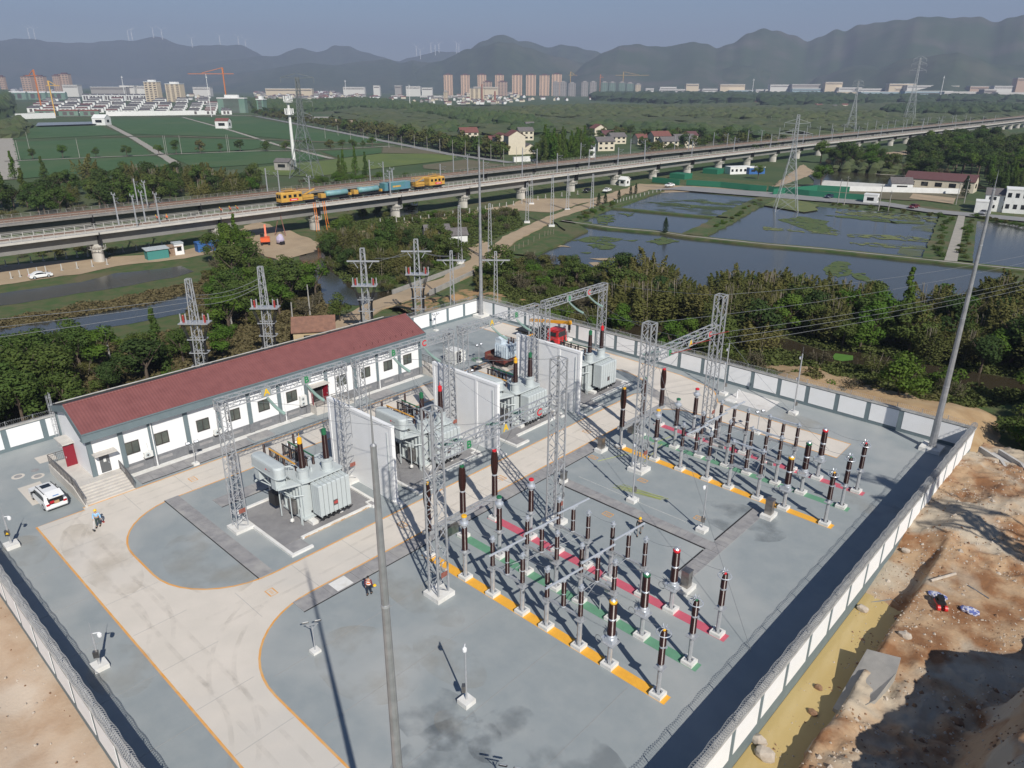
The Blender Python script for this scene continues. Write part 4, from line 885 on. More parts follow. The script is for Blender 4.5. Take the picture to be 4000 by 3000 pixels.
campole(-39.73, 83.1, 7.05, 'camera pole in front of the far wall left of the pale concrete pad', [(6.3, .25), (4.4, .25)], 1.4, RAD(150), .8, big=.09, base=.52)
campole(-30.57, 83.4, 7.8, 'camera pole in front of the far wall right of the pale concrete pad', [(7.4, .25), (4.7, .25)], 1.4, RAD(150), .9, big=.1, base=.55)
campole(-68.25, 86.4, 3.1, 'short camera pole with grey box by the crane truck', [(2.9, .2)], 1.6, RAD(150), 1.0, base=.6)
campole(-47.44, 9.75, 3.0, 'camera pole with dark box on a rough footing by the left wall', [(2.9, .45)], 1.3, RAD(60), .8, big=.1, base=.55)
t = campole(-68.1, 9.95, 3.2, 'camera pole with dark warning box at the left edge of the picture', [(3.0, .4)], 1.5, RAD(60), .8, big=.1, base=.6)
wt = MB(); wt.prism([(-.13, 0), (.13, 0), (0, .22)], 0, .01); q = wt.build('warning_triangle', M_txy, t); q.location = (.03, -.29, 1.42); q.rotation_euler = (PI/2, 0, 0)
M_lampface = mat('lamp_face', (0.75, 0.77, 0.80), 0.2)
def flood(x, y, h, label, ang=0):
    t = thing('floodlight', label, 'floodlight', (x, y, 0), ang, 'low twin headed floodlights')
    MB().cbox((0, 0, .1), (.62, .62, .2), rot=-ang).build('footing', M_kerb, t)
    f = MB(); f.tube([(0, 0, .2), (0, 0, h-.25)], .05, 8); f.bar((0, -.42, h-.1), (0, .42, h-.1), .05); f.bar((0, 0, h-.5), (0, -.35, h-.1), .03); f.bar((0, 0, h-.5), (0, .35, h-.1), .03); f.build('pole', M_galv, t)
    for s in (-1, 1):
        f = MB(); f.cbox((0, 0, 0), (.08, .46, .3)); q = f.build('lamp_head', M_black, t); q.location = (.05, s*.42, h+.08); q.rotation_euler = (0, RAD(-50), 0)
        w2 = MB().cbox((.045, 0, 0), (.012, .38, .22)).build('lamp_glass', M_lampface, q)
    return t
flood(-38.0, 20.65, 2.5, 'twin floodlight on the open floor near the rounded kerb corner', RAD(150))
flood(-71.05, 27.65, 2.5, 'twin floodlight in front of the second window of the building', RAD(-10))
flood(-61.3, 33.6, 3.6, 'twin floodlight behind the nearest transformer', RAD(-10))
flood(-71.4, 69.9, 2.6, 'twin floodlight beside the truck carrying the old transformer', RAD(0))
flood(-87.0, 75.5, 2.8, 'twin floodlight close to the far left wall', RAD(-5))
flood(-31.3, 75.2, 2.75, 'twin floodlight on the pale lane behind the farther bay', RAD(-20))
flood(-65.2, 62.0, 2.4, 'twin floodlight behind the third transformer', RAD(-10))
flood(-20.0, 21.5, 2.45, 'twin floodlight at the bottom edge of the picture', RAD(120))
def cabinet(x, y, label, h=1.7, w=.65, base=1.5):
    t = thing('steel_cabinet', label, 'cabinet', (x, y, 0), 0, 'stainless steel cabinets on white blocks')
    MB().box(-base*.35, base*.35, -base/2, base/2, 0, .38).build('footing', M_kerb, t)
    b_ = MB(); b_.box(-w/2, w/2, -w*.5, w*.5, .38, .38+h*.85); b_.box(-w/2-.04, w/2+.04, -w*.5-.04, w*.5+.04, .38+h*.85, .44+h*.85); c_ = b_.build('casing', M_steel, t)
    MB().box(w/2, w/2+.012, -w*.44, w*.44, .5, .32+h*.85).build('door', M_steel, c_); MB().cbox((w/2+.03, .2, 1.2), (.03, .04, .2)).build('handle', M_black, c_)
cabinet(-22.55, 44.6, 'steel cabinet on a wide white block right of the nearer bay'); cabinet(-22.5, 59.3, 'steel cabinet on a wide white block below the farther bay')
cabinet(-41.8, 59.4, 'steel cabinet beside the lane at the farther breaker', 1.5, .6, 1.3); cabinet(-40.4, 51.2, 'small steel cabinet where the trench covers meet', 1.0, .5, .8)
# yellow-green insulating rods lying on the floor
M_rod = mat('rod_green_yellow', (0.38, 0.42, 0.12), 0.5)
for k in range(7):
    x = -35.6+k*.35; a = RAD(14+rnd.uniform(-7, 7)); L = 4.6+rnd.uniform(-.6, .6); c = Vector((-33.7+rnd.uniform(-.5, .5), 54.4+k*.13, .05+.035*(k % 2)))
    d = Vector((cos(a), sin(a)*.8, 0))*L/2
    tag(MB().tube([c-d, c+d], .02, 5).build('insulating_rod', M_rod), 'yellow green insulating rod in the pile beside the tall camera pole', 'rod', 'insulating rods in the pile')
for a, b, l in (((-40.6, 57.2, .04), (-38.6, 62.4, .04), 'single yellow rod lying left of the farther bay, near its cabinet'), ((-38.6, 64.5, .04), (-38.0, 68.6, .04), 'single yellow rod lying between the green and red strips'), ((-36.9, 60.5, .04), (-37.8, 65.4, .04), 'single yellow rod lying beside the farther gantry foot')):
    tag(MB().tube([a, b], .028, 5).build('insulating_rod', M_rod), l, 'rod')
for a, b, l in (((-40.0, 53.2), (-27.5, 53.2), 'pale hose lying on the floor between the trench covers and the pile of rods'),):
    tag(MB().tube([(a[0]+(b[0]-a[0])*i/12, a[1]+.03*sin(i*.7), .02) for i in range(13)], .013, 4).build('hose', M_kerb), l, 'hose')
# ================================================================ the white car with its tailgate up
M_carw = mat('car_white', (0.80, 0.80, 0.79), 0.25, spec=0.6); M_cargl = mat('car_glass', (0.015, 0.018, 0.02), 0.06, spec=0.8); M_tyre = mat('tyre', (0.02, 0.02, 0.02), 0.8); M_tail = mat('tail_red', (0.45, 0.01, 0.02), 0.3)
def car(t, L=4.75, Wd=1.86, H=1.68, suv=True, body=None, open_tail=False):
    body = body or M_carw; s = L/4.75
    prof = ([(-2.35, .35), (-2.38, .62), (-2.28, .88), (-1.25, 1.04), (-.55, 1.52), (0.0, 1.64), (1.3, 1.66), (1.95, 1.52), (2.15, 1.05), (2.36, .95), (2.38, .45), (2.3, .33)] if suv else
            [(-2.35, .33), (-2.38, .58), (-2.25, .75), (-1.15, .92), (-.45, 1.36), (.2, 1.44), (.95, 1.38), (1.6, 1.0), (2.3, .93), (2.38, .6), (2.36, .38), (2.2, .3)])
    if not suv: H = 1.45
    f = MB(); n = len(prof); secs = []
    for w_, yy in ((.0, 1), (.93, 1)): pass
    def ring(y, k): return [(x*s, y*(1-.22*max(0, (z-.95))/.7), z) for x, z in prof]
    Y = [-Wd/2, -Wd/2+.08, Wd/2-.08, Wd/2]
    vs = []
    for i, y in enumerate(Y):
        for x, z in prof:
            zz = z-(.07 if i in (0, 3) and z > 1.1 else 0); kk = 1-.26*max(0, zz-.95)
            xs = x*(.975 if i in (0, 3) else 1); vs.append((xs*s, y*kk, zz))
    fs = [(i*n+j, i*n+(j+1) % n, (i+1)*n+(j+1) % n, (i+1)*n+j) for i in range(3) for j in range(n)]+[tuple(range(n)), tuple(reversed(range(3*n, 4*n)))]
    f.add(vs, fs); b = f.build('body', body, t)
    zt = 1.58 if suv else 1.34
    def kk(z): return (1-.26*max(0, z-.95))
    g_ = MB()
    for sg in (-1, 1):
        y1 = sg*(Wd/2+.006)*kk(1.04); y2 = sg*(Wd/2+.004)*kk(zt-.12)
        if suv: P = [(-1.02, 1.05), (-.5, 1.45), (.9, 1.5), (1.75, 1.45), (1.95, 1.1)]
        else: P = [(-.95, .96), (-.4, 1.27), (.3, 1.33), (.95, 1.27), (1.4, 1.0)]
        pts = []
        for x, z in P: pts.append((x*s*.975, sg*(Wd/2+.012)*kk(z), z))
        g_.add(pts, [tuple(range(5)) if sg < 0 else tuple(reversed(range(5)))])
    g_.build('side_window', M_cargl, t)
    w = MB()
    if suv: a, c_ = (-1.2, 1.08), (-.58, 1.51)
    else: a, c_ = (-1.1, .95), (-.48, 1.35)
    w.add([(a[0]*s-.012, -Wd/2*.86, a[1]+.01), (a[0]*s-.012, Wd/2*.86, a[1]+.01), (c_[0]*s-.012, Wd/2*.76, c_[1]+.01), (c_[0]*s-.012, -Wd/2*.76, c_[1]+.01)], [(3, 2, 1, 0), (0, 1, 2, 3)])
    w.build('windscreen', M_cargl, t)
    wm = MB(); wm.tube([(0, -.11, 0), (0, .11, 0)], .34, 16); wme = wm.mesh('wheel', M_tyre); rm_ = MB().tube([(0, -.12, 0), (0, .12, 0)], .2, 12).mesh('rim', M_alu)
    for x in (-1.45, 1.4):
        for y in (-Wd/2+.1, Wd/2-.1):
            q = bpy.data.objects.new('wheel', wme); C.objects.link(q); q.parent = t; q.location = (x*s, y, .34); r_ = bpy.data.objects.new('rim', rm_); C.objects.link(r_); r_.parent = q
    for sg in (-1, 1):
        MB().cbox((2.33*s, sg*.72, .85), (.1, .3, .2)).build('tail_light', M_tail, t); MB().cbox((-2.28*s, sg*.68, .72), (.12, .35, .15)).build('headlight', M_lampface, t)
        MB().cbox((-.85*s, sg*(Wd/2+.08), 1.05), (.14, .2, .13)).build('wing_mirror', M_black, t)
    if suv:
        MB().box(-.4*s, .35*s, -.4, .4, 1.655, 1.668).build('sunroof', M_cargl, t)
        for sg in (-1, 1): MB().bar((-.6*s, sg*.66, 1.66), (1.6*s, sg*.66, 1.68), .05).build('roof_rail', M_black, t)
    return t
t = thing('parked_car', 'white car with its tailgate up, parked beside the entrance steps', 'car', (-74.05, 14.65, 0), RAD(1.5))
car(t, 4.9)
MB().box(2.0, 2.3, -.62, .62, .75, 1.42).box(2.29, 2.44, -.6, .6, .62, 1.45).build('boot_opening', M_black, t)
f = MB(); f.cbox((0, 0, 0), (1.1, 1.3, .07)); tg_ = f.build('tailgate', M_carw, t); tg_.location = (2.35, 0, 1.78); tg_.rotation_euler = (0, RAD(12), 0)
MB().cbox((.35, 0, .04), (.14, .5, .012)).build('number_plate', mat('plate_blue', (0.12, 0.25, 0.5), 0.5), tg_)
MB().cbox((2.43, -.35, 1.05), (.05, .35, .25)).build('inner_lamp', M_tail, t)
tag(MB().cbox((-71.72, 14.75, .95), (.25, .42, .3)).build('cardboard_box', mat('cardboard', (0.42, 0.28, 0.15), 0.85)), 'small cardboard box in the open boot of the white car', 'box')
# ================================================================ truck with the old transformer, crane truck, kiosk, coils
M_truckred = mat('truck_red', (0.20, 0.035, 0.03), 0.6, col2=(0.13, 0.06, 0.045), scale=3); M_deck = mat('truck_deck', (0.24, 0.13, 0.08), 0.8, col2=(0.14, 0.08, 0.055), scale=2.5)
t = thing('flatbed_truck', 'old rusty red flatbed trailer standing behind the fire wall', 'truck', (-68.3, 71.6, 0), RAD(2))
MB().box(-2.2, 1.6, -1.25, 4.6, 1.0, 1.25).build('deck', M_deck, t)
f = MB(); f.box(-2.25, -2.15, -1.3, 4.6, 1.25, 1.7); f.box(1.55, 1.65, -1.3, 4.6, .9, 1.25); f.box(-2.2, 1.6, -1.4, -1.25, .75, 1.35); f.build('side_board', M_truckred, t)
for x in (-1.7, 1.1):
    for y in (-.4, .6, 3.6):
        MB().tube([(x-.15, y, .5), (x+.15, y, .5)], .5, 14).build('wheel', M_tyre, t)
f = MB(); f.bar((-1, -1.2, .8), (-1, 4.5, .8), .2); f.bar((.5, -1.2, .8), (.5, 4.5, .8), .2); f.build('chassis', M_black, t)
M_oldt = mat('old_tank_white', (0.60, 0.66, 0.70), 0.5, col2=(0.45, 0.53, 0.60), scale=2)
t = thing('old_transformer', 'pale blue white transformer with gabled top standing on the rusty trailer', 'transformer', (-67.9, 71.7, 1.26), RAD(2))
f = MB(); f.box(-1.1, 1.2, -.9, 1.4, .1, 2.0)
for k in range(6): f.box(1.2, 1.32, -.85+k*.42, -.7+k*.42, .15, 1.9); f.box(-1.05+k*.4, -.92+k*.4, -1.02, -.9, .15, 1.9)
f.build('tank', M_oldt, t)
f = MB(); f.box(-1.1, -.0, -.8, .3, 2.0, 2.7); f.add([(-1.15, -.85, 2.7), (.05, -.85, 2.7), (.05, .35, 2.7), (-1.15, .35, 2.7), (-.55, -.85, 3.05), (-.55, .35, 3.05)], [(0, 1, 4), (2, 3, 5), (1, 2, 5, 4), (3, 0, 4, 5), (3, 2, 1, 0)]); f.build('gabled_box', M_oldt, t)
for x, y in ((.4, .3), (.8, .9), (.2, 1.1)):
    f = MB(); bushing(f, (x, y, 0), 2.0, 2.7, .15, .12, 10, 7); f.build('bushing', M_glaze, t, smooth=True)
t = thing('crane_truck', 'red cab crane truck with a yellow boom parked by the far wall', 'truck', (-69.3, 83.6, 0), RAD(92))
M_cr = mat('cab_red', (0.60, 0.03, 0.03), 0.35); M_cy = mat('crane_yellow', (0.78, 0.36, 0.02), 0.4)
f = MB(); f.add([(-1.1, -2.2, .6), (1.1, -2.2, .6), (1.1, 0-.0, .6), (-1.1, 0, .6), (-1.0, -2.0, 2.6), (1.0, -2.0, 2.6), (1.0, -.1, 2.6), (-1.0, -.1, 2.6)], [(3, 2, 1, 0), (4, 5, 6, 7), (0, 1, 5, 4), (1, 2, 6, 5), (2, 3, 7, 6), (3, 0, 4, 7)]); cb = f.build('cab', M_cr, t)
f = MB(); f.add([(-.95, -2.14, 1.6), (.95, -2.14, 1.6), (.9, -2.04, 2.35), (-.9, -2.04, 2.35)], [(0, 1, 2, 3)]); f.box(1.06, 1.075, -1.7, -.5, 1.6, 2.25); f.box(-1.075, -1.06, -1.7, -.5, 1.6, 2.25); f.build('cab_window', M_cargl, cb)
f = MB(); f.box(-.5, .5, 0, 6.4, .7, 1.1); f.box(-1.1, 1.1, .6, 6.4, 1.1, 1.25); f.build('chassis', M_black, t)
for x in (-1.0, 1.0):
    for y in (-1.1, 3.6, 4.8): MB().tube([(x-.15, y, .5), (x+.15, y, .5)], .5, 14).build('wheel', M_tyre, t)
f = MB(); f.box(-.6, .6, .8, 2.0, 1.25, 2.4); f.build('crane_turret', M_black, t)
f = MB(); f.bar((0, 4.2, 2.9), (0, -3.2, 4.0), .42); f.bar((0, -3.0, 3.95), (0, -3.6, 4.05), .55); f.build('boom', M_cy, t)
f = MB(); f.bar((0, -3.4, 4.0), (0, -3.4, 2.9), .28); f.tube([(0, -3.4, 3.0), (0, -3.4, 2.6), (.1, -3.4, 2.45)], .06, 6); f.build('hook_block', M_black, t)
f = MB(); f.box(.22, .24, -1.4, 1.6, 3.25, 3.5); q = f.build('boom_panel', mat('panel_pale', (.6, .6, .75), .5), t)
MB().bar((-1.2, 2.4, 1.3), (-3.9, 2.6, 1.35), .16).build('outrigger', M_cy, t)
t = thing('equipment_kiosk', 'white metal kiosk with its doors standing open behind the second gantry', 'kiosk', (-74.0, 67.4, 0), 0)
f = MB(); f.box(-1.0, 1.0, -.75, .75, .1, 1.95); f.box(-1.05, 1.05, -.8, .8, 1.95, 2.05); f.build('casing', M_acw, t)
MB().box(1.0, 1.02, -.35, .45, .2, 1.85).build('opening', M_black, t)
for y, a in ((-.35, -20), (.45, 75)):
    q = MB().box(0, .04, 0, .75, .15, 1.85).build('door', M_acw, t, loc=(1.0, y if a > 0 else y-.75*0, 0)); q.rotation_euler = (0, 0, RAD(a-90 if a > 0 else -150))
def coil(x, y, r, m, label, n=5):
    f = MB(); rg = random.Random(int(x*10))
    for k in range(n):
        rr = r*(1-.09*k+rg.uniform(-.05, .05)); cx, cy = rg.uniform(-.08, .08), rg.uniform(-.08, .08)
        f.tube([(cx+rr*cos(2*PI*i/20), cy+rr*.8*sin(2*PI*i/20), .04+.03*k) for i in range(21)], .035, 5)
    tag(f.build('cable_coil', m, loc=(x, y, 0)), label, 'cable coil')
coil(-70.0, 68.0, .9, M_black, 'coil of black cable on the floor near the rusty trailer', 6); coil(-72.2, 70.4, .9, mat('hose_green', (0.12, 0.25, 0.16), .6), 'coil of green hose beside the twin floodlight', 4)
# pump tap by the pale pad
t = thing('water_pump', 'short white pipe bend rising from the pale pad', 'pipe', (-38.0, 83.4, 0)); MB().tube([(0, 0, 0), (0, 0, 1.0), (.1, 0, 1.1), (.35, 0, 1.08)], .08, 8).build('pipe', M_camw, t)
MB().box(-.6, .6, -2.0, -1.2, 0, .12).build('pump_slab', M_kerb, t)
# ================================================================ people
M_skin = mat('skin', (0.42, 0.25, 0.17), 0.6); M_hair = mat('hair_black', (0.012, 0.01, 0.01), 0.6)
def skinned(name, joints, edges, m, parent, sub=1):
    me = bpy.data.meshes.new(name); me.from_pydata([j[0] for j in joints], edges, []); o = bpy.data.objects.new(name, me); C.objects.link(o)
    sk = o.modifiers.new('s', 'SKIN'); sk.use_smooth_shade = True
    if not me.skin_vertices: bpy.context.view_layer.objects.active = o
    lay = me.skin_vertices[0] if me.skin_vertices else None
    for i, j in enumerate(joints):
        r = j[1]; lay.data[i].radius = (r, r) if not isinstance(r, tuple) else r
    lay.data[0].use_root = True
    if sub: o.modifiers.new('u', 'SUBSURF').levels = sub; o.modifiers['u'].render_levels = sub
    dg = bpy.context.evaluated_depsgraph_get(); dg.update()
    m2 = bpy.data.meshes.new_from_object(o.evaluated_get(dg)); bpy.data.objects.remove(o)
    m2.materials.clear(); m2.materials.append(m); q = bpy.data.objects.new(name, m2); C.objects.link(q); q.parent = parent; return q
def person(loc, rz, label, shirt, legs, hat=None, vest=None, hands=((.28, .05, .78), (-.28, .05, .78)), elbows=((.27, -.03, 1.1), (-.27, -.03, 1.1)), feet=((.12, .12), (-.12, -.12)), lean=0.0, scale=1.0):
    t = thing('person', label, 'person', loc, rz); t.scale = (scale,)*3
    J = [((0, 0, .95), (.15, .11)), ((0, lean*.4, 1.2), (.15, .1)), ((0, lean, 1.40), (.14, .1)), ((0, lean*1.2, 1.50), .055), ((0, lean*1.3+.01, 1.575), .085), ((0, lean*1.3+.02, 1.66), .1), ((0, lean*1.3, 1.73), .06)]
    E_ = [(0, 1), (1, 2), (2, 3), (3, 4), (4, 5), (5, 6)]
    for k, s in enumerate((1, -1)):
        b = len(J); fx, fy = feet[k]
        J += [((s*.1, 0, .88), .095), ((s*.11, fy*.55+.03, .48), .065), ((fx, fy, .09), .045), ((fx, fy+.15, .04), .04)]; E_ += [(0, b), (b, b+1), (b+1, b+2), (b+2, b+3)]
        b = len(J); e = elbows[k]; h = hands[k]; S_ = Vector((s*.19, lean, 1.4)); ev = Vector(e); hv = Vector(h); d = (hv-ev).normalized()
        J += [(tuple(S_), .065), (e, .048), (h, .032), (tuple(hv+d*.07), (.042, .022))]; E_ += [(2, b), (b, b+1), (b+1, b+2), (b+2, b+3)]
        sd = d.cross(Vector((0, 1, .2))).normalized()
        for q in range(4):
            c = len(J); base = hv+d*.08+Vector((0, 1, 0))*(-.03+.02*q); J += [(tuple(base+d*.03), .009), (tuple(base+d*(.07+.008*(q % 3))+sd*.02), .008)]; E_ += [(b+3, c), (c, c+1)]
        c = len(J); J += [(tuple(hv+d*.04+sd*.045), .011), (tuple(hv+d*.08+sd*.06), .009)]; E_ += [(b+3, c), (c, c+1)]
    bd = skinned('body', J, E_, M_skin, t)
    sh = [((0, 0, .93), (.17, .13)), ((0, lean*.4, 1.2), (.17, .125)), ((0, lean, 1.40), (.16, .12))]; es = [(0, 1), (1, 2)]
    for k, s in enumerate((1, -1)):
        b = len(sh); e = Vector(elbows[k]); h = Vector(hands[k]); sh += [((s*.2, lean, 1.4), .078), (tuple(e), .06), (tuple(e.lerp(h, .88)), .05)]; es += [(2, b), (b, b+1), (b+1, b+2)]
    skinned('shirt', sh, es, shirt, t)
    tr = [((0, 0, .95), (.165, .125))]; es = []
    for k, s in enumerate((1, -1)):
        b = len(tr); fx, fy = feet[k]; tr += [((s*.1, 0, .86), .108), ((s*.11, fy*.55+.03, .48), .08), ((fx, fy, .14), .065)]; es += [(0, b), (b, b+1), (b+1, b+2)]
    skinned('trousers', tr, es, legs, t)
    for k in range(2): MB().cbox((feet[k][0], feet[k][1]+.07, .05), (.1, .28, .1)).build('shoe', M_black, t)
    hy = lean*1.3
    if hat is not None:
        f = MB(); f.lathe((0, hy+.01, 1.68), [(0, .15), (.015, .15), (.02, .125), (.07, .12), (.12, .09), (.145, .03)], 16); f.cbox((0, hy+.15, 1.69), (.18, .1, .015)); f.build('hard_hat', hat, t)
    f = MB(); f.blob((0, hy-.015, 1.69), .108, sub=2, jit=.03, sq=(1, 1.05, .8)); f.build('hair', M_hair, t)
    f = MB(); f.blob((0, hy+.115, 1.635), .018, sub=1, jit=0); f.build('nose', M_skin, bd); f = MB()
    for s in (-1, 1): f.cbox((s*.035, hy+.108, 1.665), (.022, .012, .012))
    f.build('eyes', M_hair, bd)
    if vest is not None:
        vv = [((0, 0, .9), (.185, .145)), ((0, lean*.4, 1.15), (.18, .14)), ((0, lean, 1.42), (.175, .135))]; skinned('safety_vest', vv, [(0, 1), (1, 2)], vest, t)
        sv = mat('reflective', (0.8, 0.8, 0.75), .4)
        for z in (1.02, 1.24): MB().lathe((0, lean*.4, z), [(0, .205), (.05, .205)], 16).build('reflective_band', sv, t).scale = (1, .82, 1)
    return t
M_or = mat('vest_orange', (0.90, 0.16, 0.03), .6); M_blues = mat('shirt_blue', (0.28, 0.50, 0.72), .7); M_dkg = mat('trousers_green', (0.04, 0.065, 0.06), .8); M_navy = mat('trousers_navy', (0.015, 0.02, 0.03), .8)
M_hat = mat('hat_yellow', (0.80, 0.50, 0.02), .35); M_mar = mat('shirt_maroon', (0.16, 0.02, 0.03), .8); M_camo = mat('trousers_grey', (0.25, 0.25, 0.24), .8)
person((-40.35, 27.1, 0), RAD(35), 'person in orange vest and dark trousers walking away, carrying a yellow helmet', M_mar, M_navy, None, M_or, hands=((.33, .05, .85), (-.26, 0, .8)))
t = thing('hard_hat', 'yellow helmet held at the hip of the person in the orange vest', 'helmet', (-40.05, 27.45, .82)); MB().lathe((0, 0, 0), [(0, .15), (.02, .13), (.1, .1), (.14, .03)], 14).build('shell', M_hat, t)
person((-66.0, 16.25, 0), RAD(-120), 'person in light blue shirt and yellow helmet holding a broom on the pale lane', M_blues, M_dkg, M_hat, None, hands=((.22, .3, .95), (-.32, .2, .9)), elbows=((.3, .03, 1.12), (-.3, .02, 1.12)))
for dx, dy, lb, m_ in ((.45, -.55, 'broom held by the person in the light blue shirt', M_black), (-.5, .55, 'long handled scraper in the other hand of the person in blue', M_redins)):
    t = thing('broom', lb, 'broom', (-66.0+dx, 16.25+dy, 0)); MB().tube([(0, 0, .05), (-dx*.5, -dy*.5, 1.15)], .02, 5).build('handle', M_camw, t); MB().cbox((0, 0, .05), (.4, .14, .1)).build('head', m_, t)
person((-29.6, 48.6, 0), RAD(-150), 'person in black shirt and yellow helmet walking behind the switchgear', M_black, M_camo, M_hat, None, feet=((.14, .28), (-.12, -.25)))
# ================================================================ land outside: water, fields, tracks, dykes
M_water = mat('pond_water', (0.045, 0.050, 0.048), 0.16, col2=(0.060, 0.062, 0.055), scale=0.03, bump=0.35, bscale=1.6, spec=0.5)
M_brownw = mat('creek_water', (0.035, 0.028, 0.018), 0.12, col2=(0.045, 0.036, 0.022), scale=0.1, bump=0.1, bscale=1.0)
M_grass = mat('bank_grass', (0.045, 0.085, 0.018), 0.95, col2=(0.09, 0.095, 0.035), scale=0.35, detail=9, lo=0.4, hi=0.6, big=(0.06, (0.12, 0.10, 0.05), 0.56, 0.7), bump=0.6, bscale=2.5)
M_weed = mat('water_weed', (0.045, 0.085, 0.022), 0.95, col2=(0.09, 0.11, 0.035), scale=0.5, detail=9)
M_algae = mat('algae', (0.16, 0.17, 0.05), 0.8, col2=(0.10, 0.13, 0.05), scale=0.6, detail=9)
M_algr = ragged(mat('algae_film', (0.17, 0.18, 0.06), 0.7, col2=(0.11, 0.14, 0.05), scale=0.6, detail=9), .45, .42, .56, 9); M_weedr = ragged(mat('weed_mat', (0.050, 0.090, 0.022), 0.95, col2=(0.09, 0.11, 0.035), scale=0.8, detail=9), .5, .36, .46, 9)
M_dirt = mat('dirt_track', (0.40, 0.305, 0.20), 0.95, col2=(0.34, 0.255, 0.165), scale=0.25, detail=9, big=(0.07, (0.25, 0.20, 0.14), 0.57, 0.72))
M_field = mat('green_field', (0.032, 0.085, 0.020), 0.95, col2=(0.045, 0.10, 0.028), scale=0.08, detail=9, big=(0.01, (0.055, 0.10, 0.03), 0.5, 0.65))
M_yfield = mat('yellow_green_field', (0.115, 0.15, 0.03), 0.95, col2=(0.085, 0.125, 0.028), scale=0.06, detail=9)
M_bfield = mat('bare_field', (0.14, 0.115, 0.07), 0.95, col2=(0.11, 0.105, 0.055), scale=0.1, detail=9)
M_path = mat('pale_path', (0.36, 0.33, 0.28), 0.9, col2=(0.30, 0.28, 0.24), scale=0.4)
M_road = mat('grey_road', (0.26, 0.255, 0.25), 0.9, col2=(0.22, 0.22, 0.215), scale=0.3)
M_conc = mat('old_concrete', (0.36, 0.34, 0.31), 0.85, col2=(0.28, 0.27, 0.25), scale=0.8)
def poly(name, pts, dz, m, kind='structure'):
    return tag(MB().sheet([(p.x, p.y) for p in pts], ZG+dz).build(name, m), kind=kind)
def rough(pts, amp, seed=1, step=4.0):
    """shore line broken up a little"""
    rg = random.Random(seed); out = []
    for i in range(len(pts)):
        a = pts[i]; b = pts[(i+1) % len(pts)]; n = max(1, int((b-a).length/step))
        for k in range(n): p = a.lerp(b, k/n); out.append(p+Vector((rg.uniform(-amp, amp), rg.uniform(-amp, amp), 0)))
    return out
def band(name, pts, w, dz, m, amp=0.0, thick=0, seed=2, kind='structure', step=5.0):
    rg = random.Random(seed); P = []
    for a, b in zip(pts, pts[1:]):
        n = max(1, int((b-a).length/step))
        for k in range(n): P.append(a.lerp(b, k/n))
    P.append(pts[-1]); ws = [w*(1+rg.uniform(-amp, amp)) for _ in P]
    return tag(MB().strip([(p.x, p.y) for p in P], ws, ZG+dz, thick=thick).build(name, m), kind=kind)
# ground cover of the near country (rough grass) laid over the plain
poly('ground_cover', [Vector(q) for q in ((-260, -60, 0), (-89.2, -60, 0), (-89.2, 87.7, 0), (-5, 87.7, 0), (60, 140, 0), (60, 330, 0), (-260, 330, 0))], 0.03, M_grass)
# paddies on the far left
FLD = [([K00(45,1232),K00(1100,1195),K00(1260,1290),K00(1300,1345),K00(45,1390)], M_field), ([K00(1180,1195),K00(2212,1205),K10(200,1240),K10(-30,1295),K00(1420,1330)], M_field),
       ([K00(45,1400),K00(1330,1350),K00(1530,1430),K00(45,1560)], M_field), ([K00(1440,1345),K10(-50,1310),K10(550,1320),K10(620,1370),K10(350,1400),K00(1700,1460)], M_field),
       ([K00(260,1100),K00(870,1090),K00(1060,1165),K00(45,1210)], M_field), ([K00(900,1035),K00(1580,1020),K00(2212,1190),K00(1130,1160)], M_field), ([K00(1620,1020),K10(-100,1005),K10(60,1040),K10(1150,1230),K10(900,1260),K00(2212,1180)], M_field),
       ([K10(560,1310),K10(1080,1280),K10(1080,1325),K10(720,1370)], M_field), ([K10(0,1450),K10(600,1390),K10(1080,1330),K10(1500,1330),K10(1740,1350),K10(1700,1385),K10(1200,1440),K10(500,1530),K10(0,1510)], M_yfield),
       ([K10(1100,1270),K10(1500,1290),K10(1740,1345),K10(1480,1330),K10(1090,1325)], M_bfield), ([K10(1440,1430),K10(1820,1380),K10(2150,1430),K10(1700,1480),K10(1450,1460)], M_bfield)]
for p, m in FLD: poly('field', p, 0.25, m)
for a, w, m in (([K00(840,1030),K00(1130,1180),K00(1530,1425)], 5, M_path), ([K00(0,1090),K00(12,1560)], 16, M_path), ([K00(1580,1015),K00(2000,1130),K10(200,1260),K10(660,1375)], 3.5, M_path),
                ([K00(880,1185),K00(1500,1180),K10(0,1205),K10(600,1230),K10(1100,1250)], 7, M_bfield), ([K00(40,1398),K00(1500,1335),K00(2212,1308),K10(500,1300),K10(1200,1265)], 3, M_path),
                ([K10(0,1005),K10(700,1140),K10(1200,1240),K10(1700,1340),K10(2212,1410)], 7, M_road), ([K10(1300,1030),K10(2212,1110)], 8, M_weed), ([K00(0,1010),K00(900,1005),K00(2212,1000)], 12, M_path)):
    band('farm_track', a, w, 0.32, m, 0.12)
poly('water', [K10(1200,1035),K10(1560,1035),K10(1640,1055),K10(1500,1075),K10(1200,1070)], 0.3, M_water); poly('water', [K10(440,1010),K10(650,1010),K10(640,1022),K10(440,1025)], 0.3, M_path)
poly('construction_ground', [K10(650,1025),K10(900,1045),K10(1140,1075),K10(1000,1085),K10(700,1055)], 0.3, M_dirt)
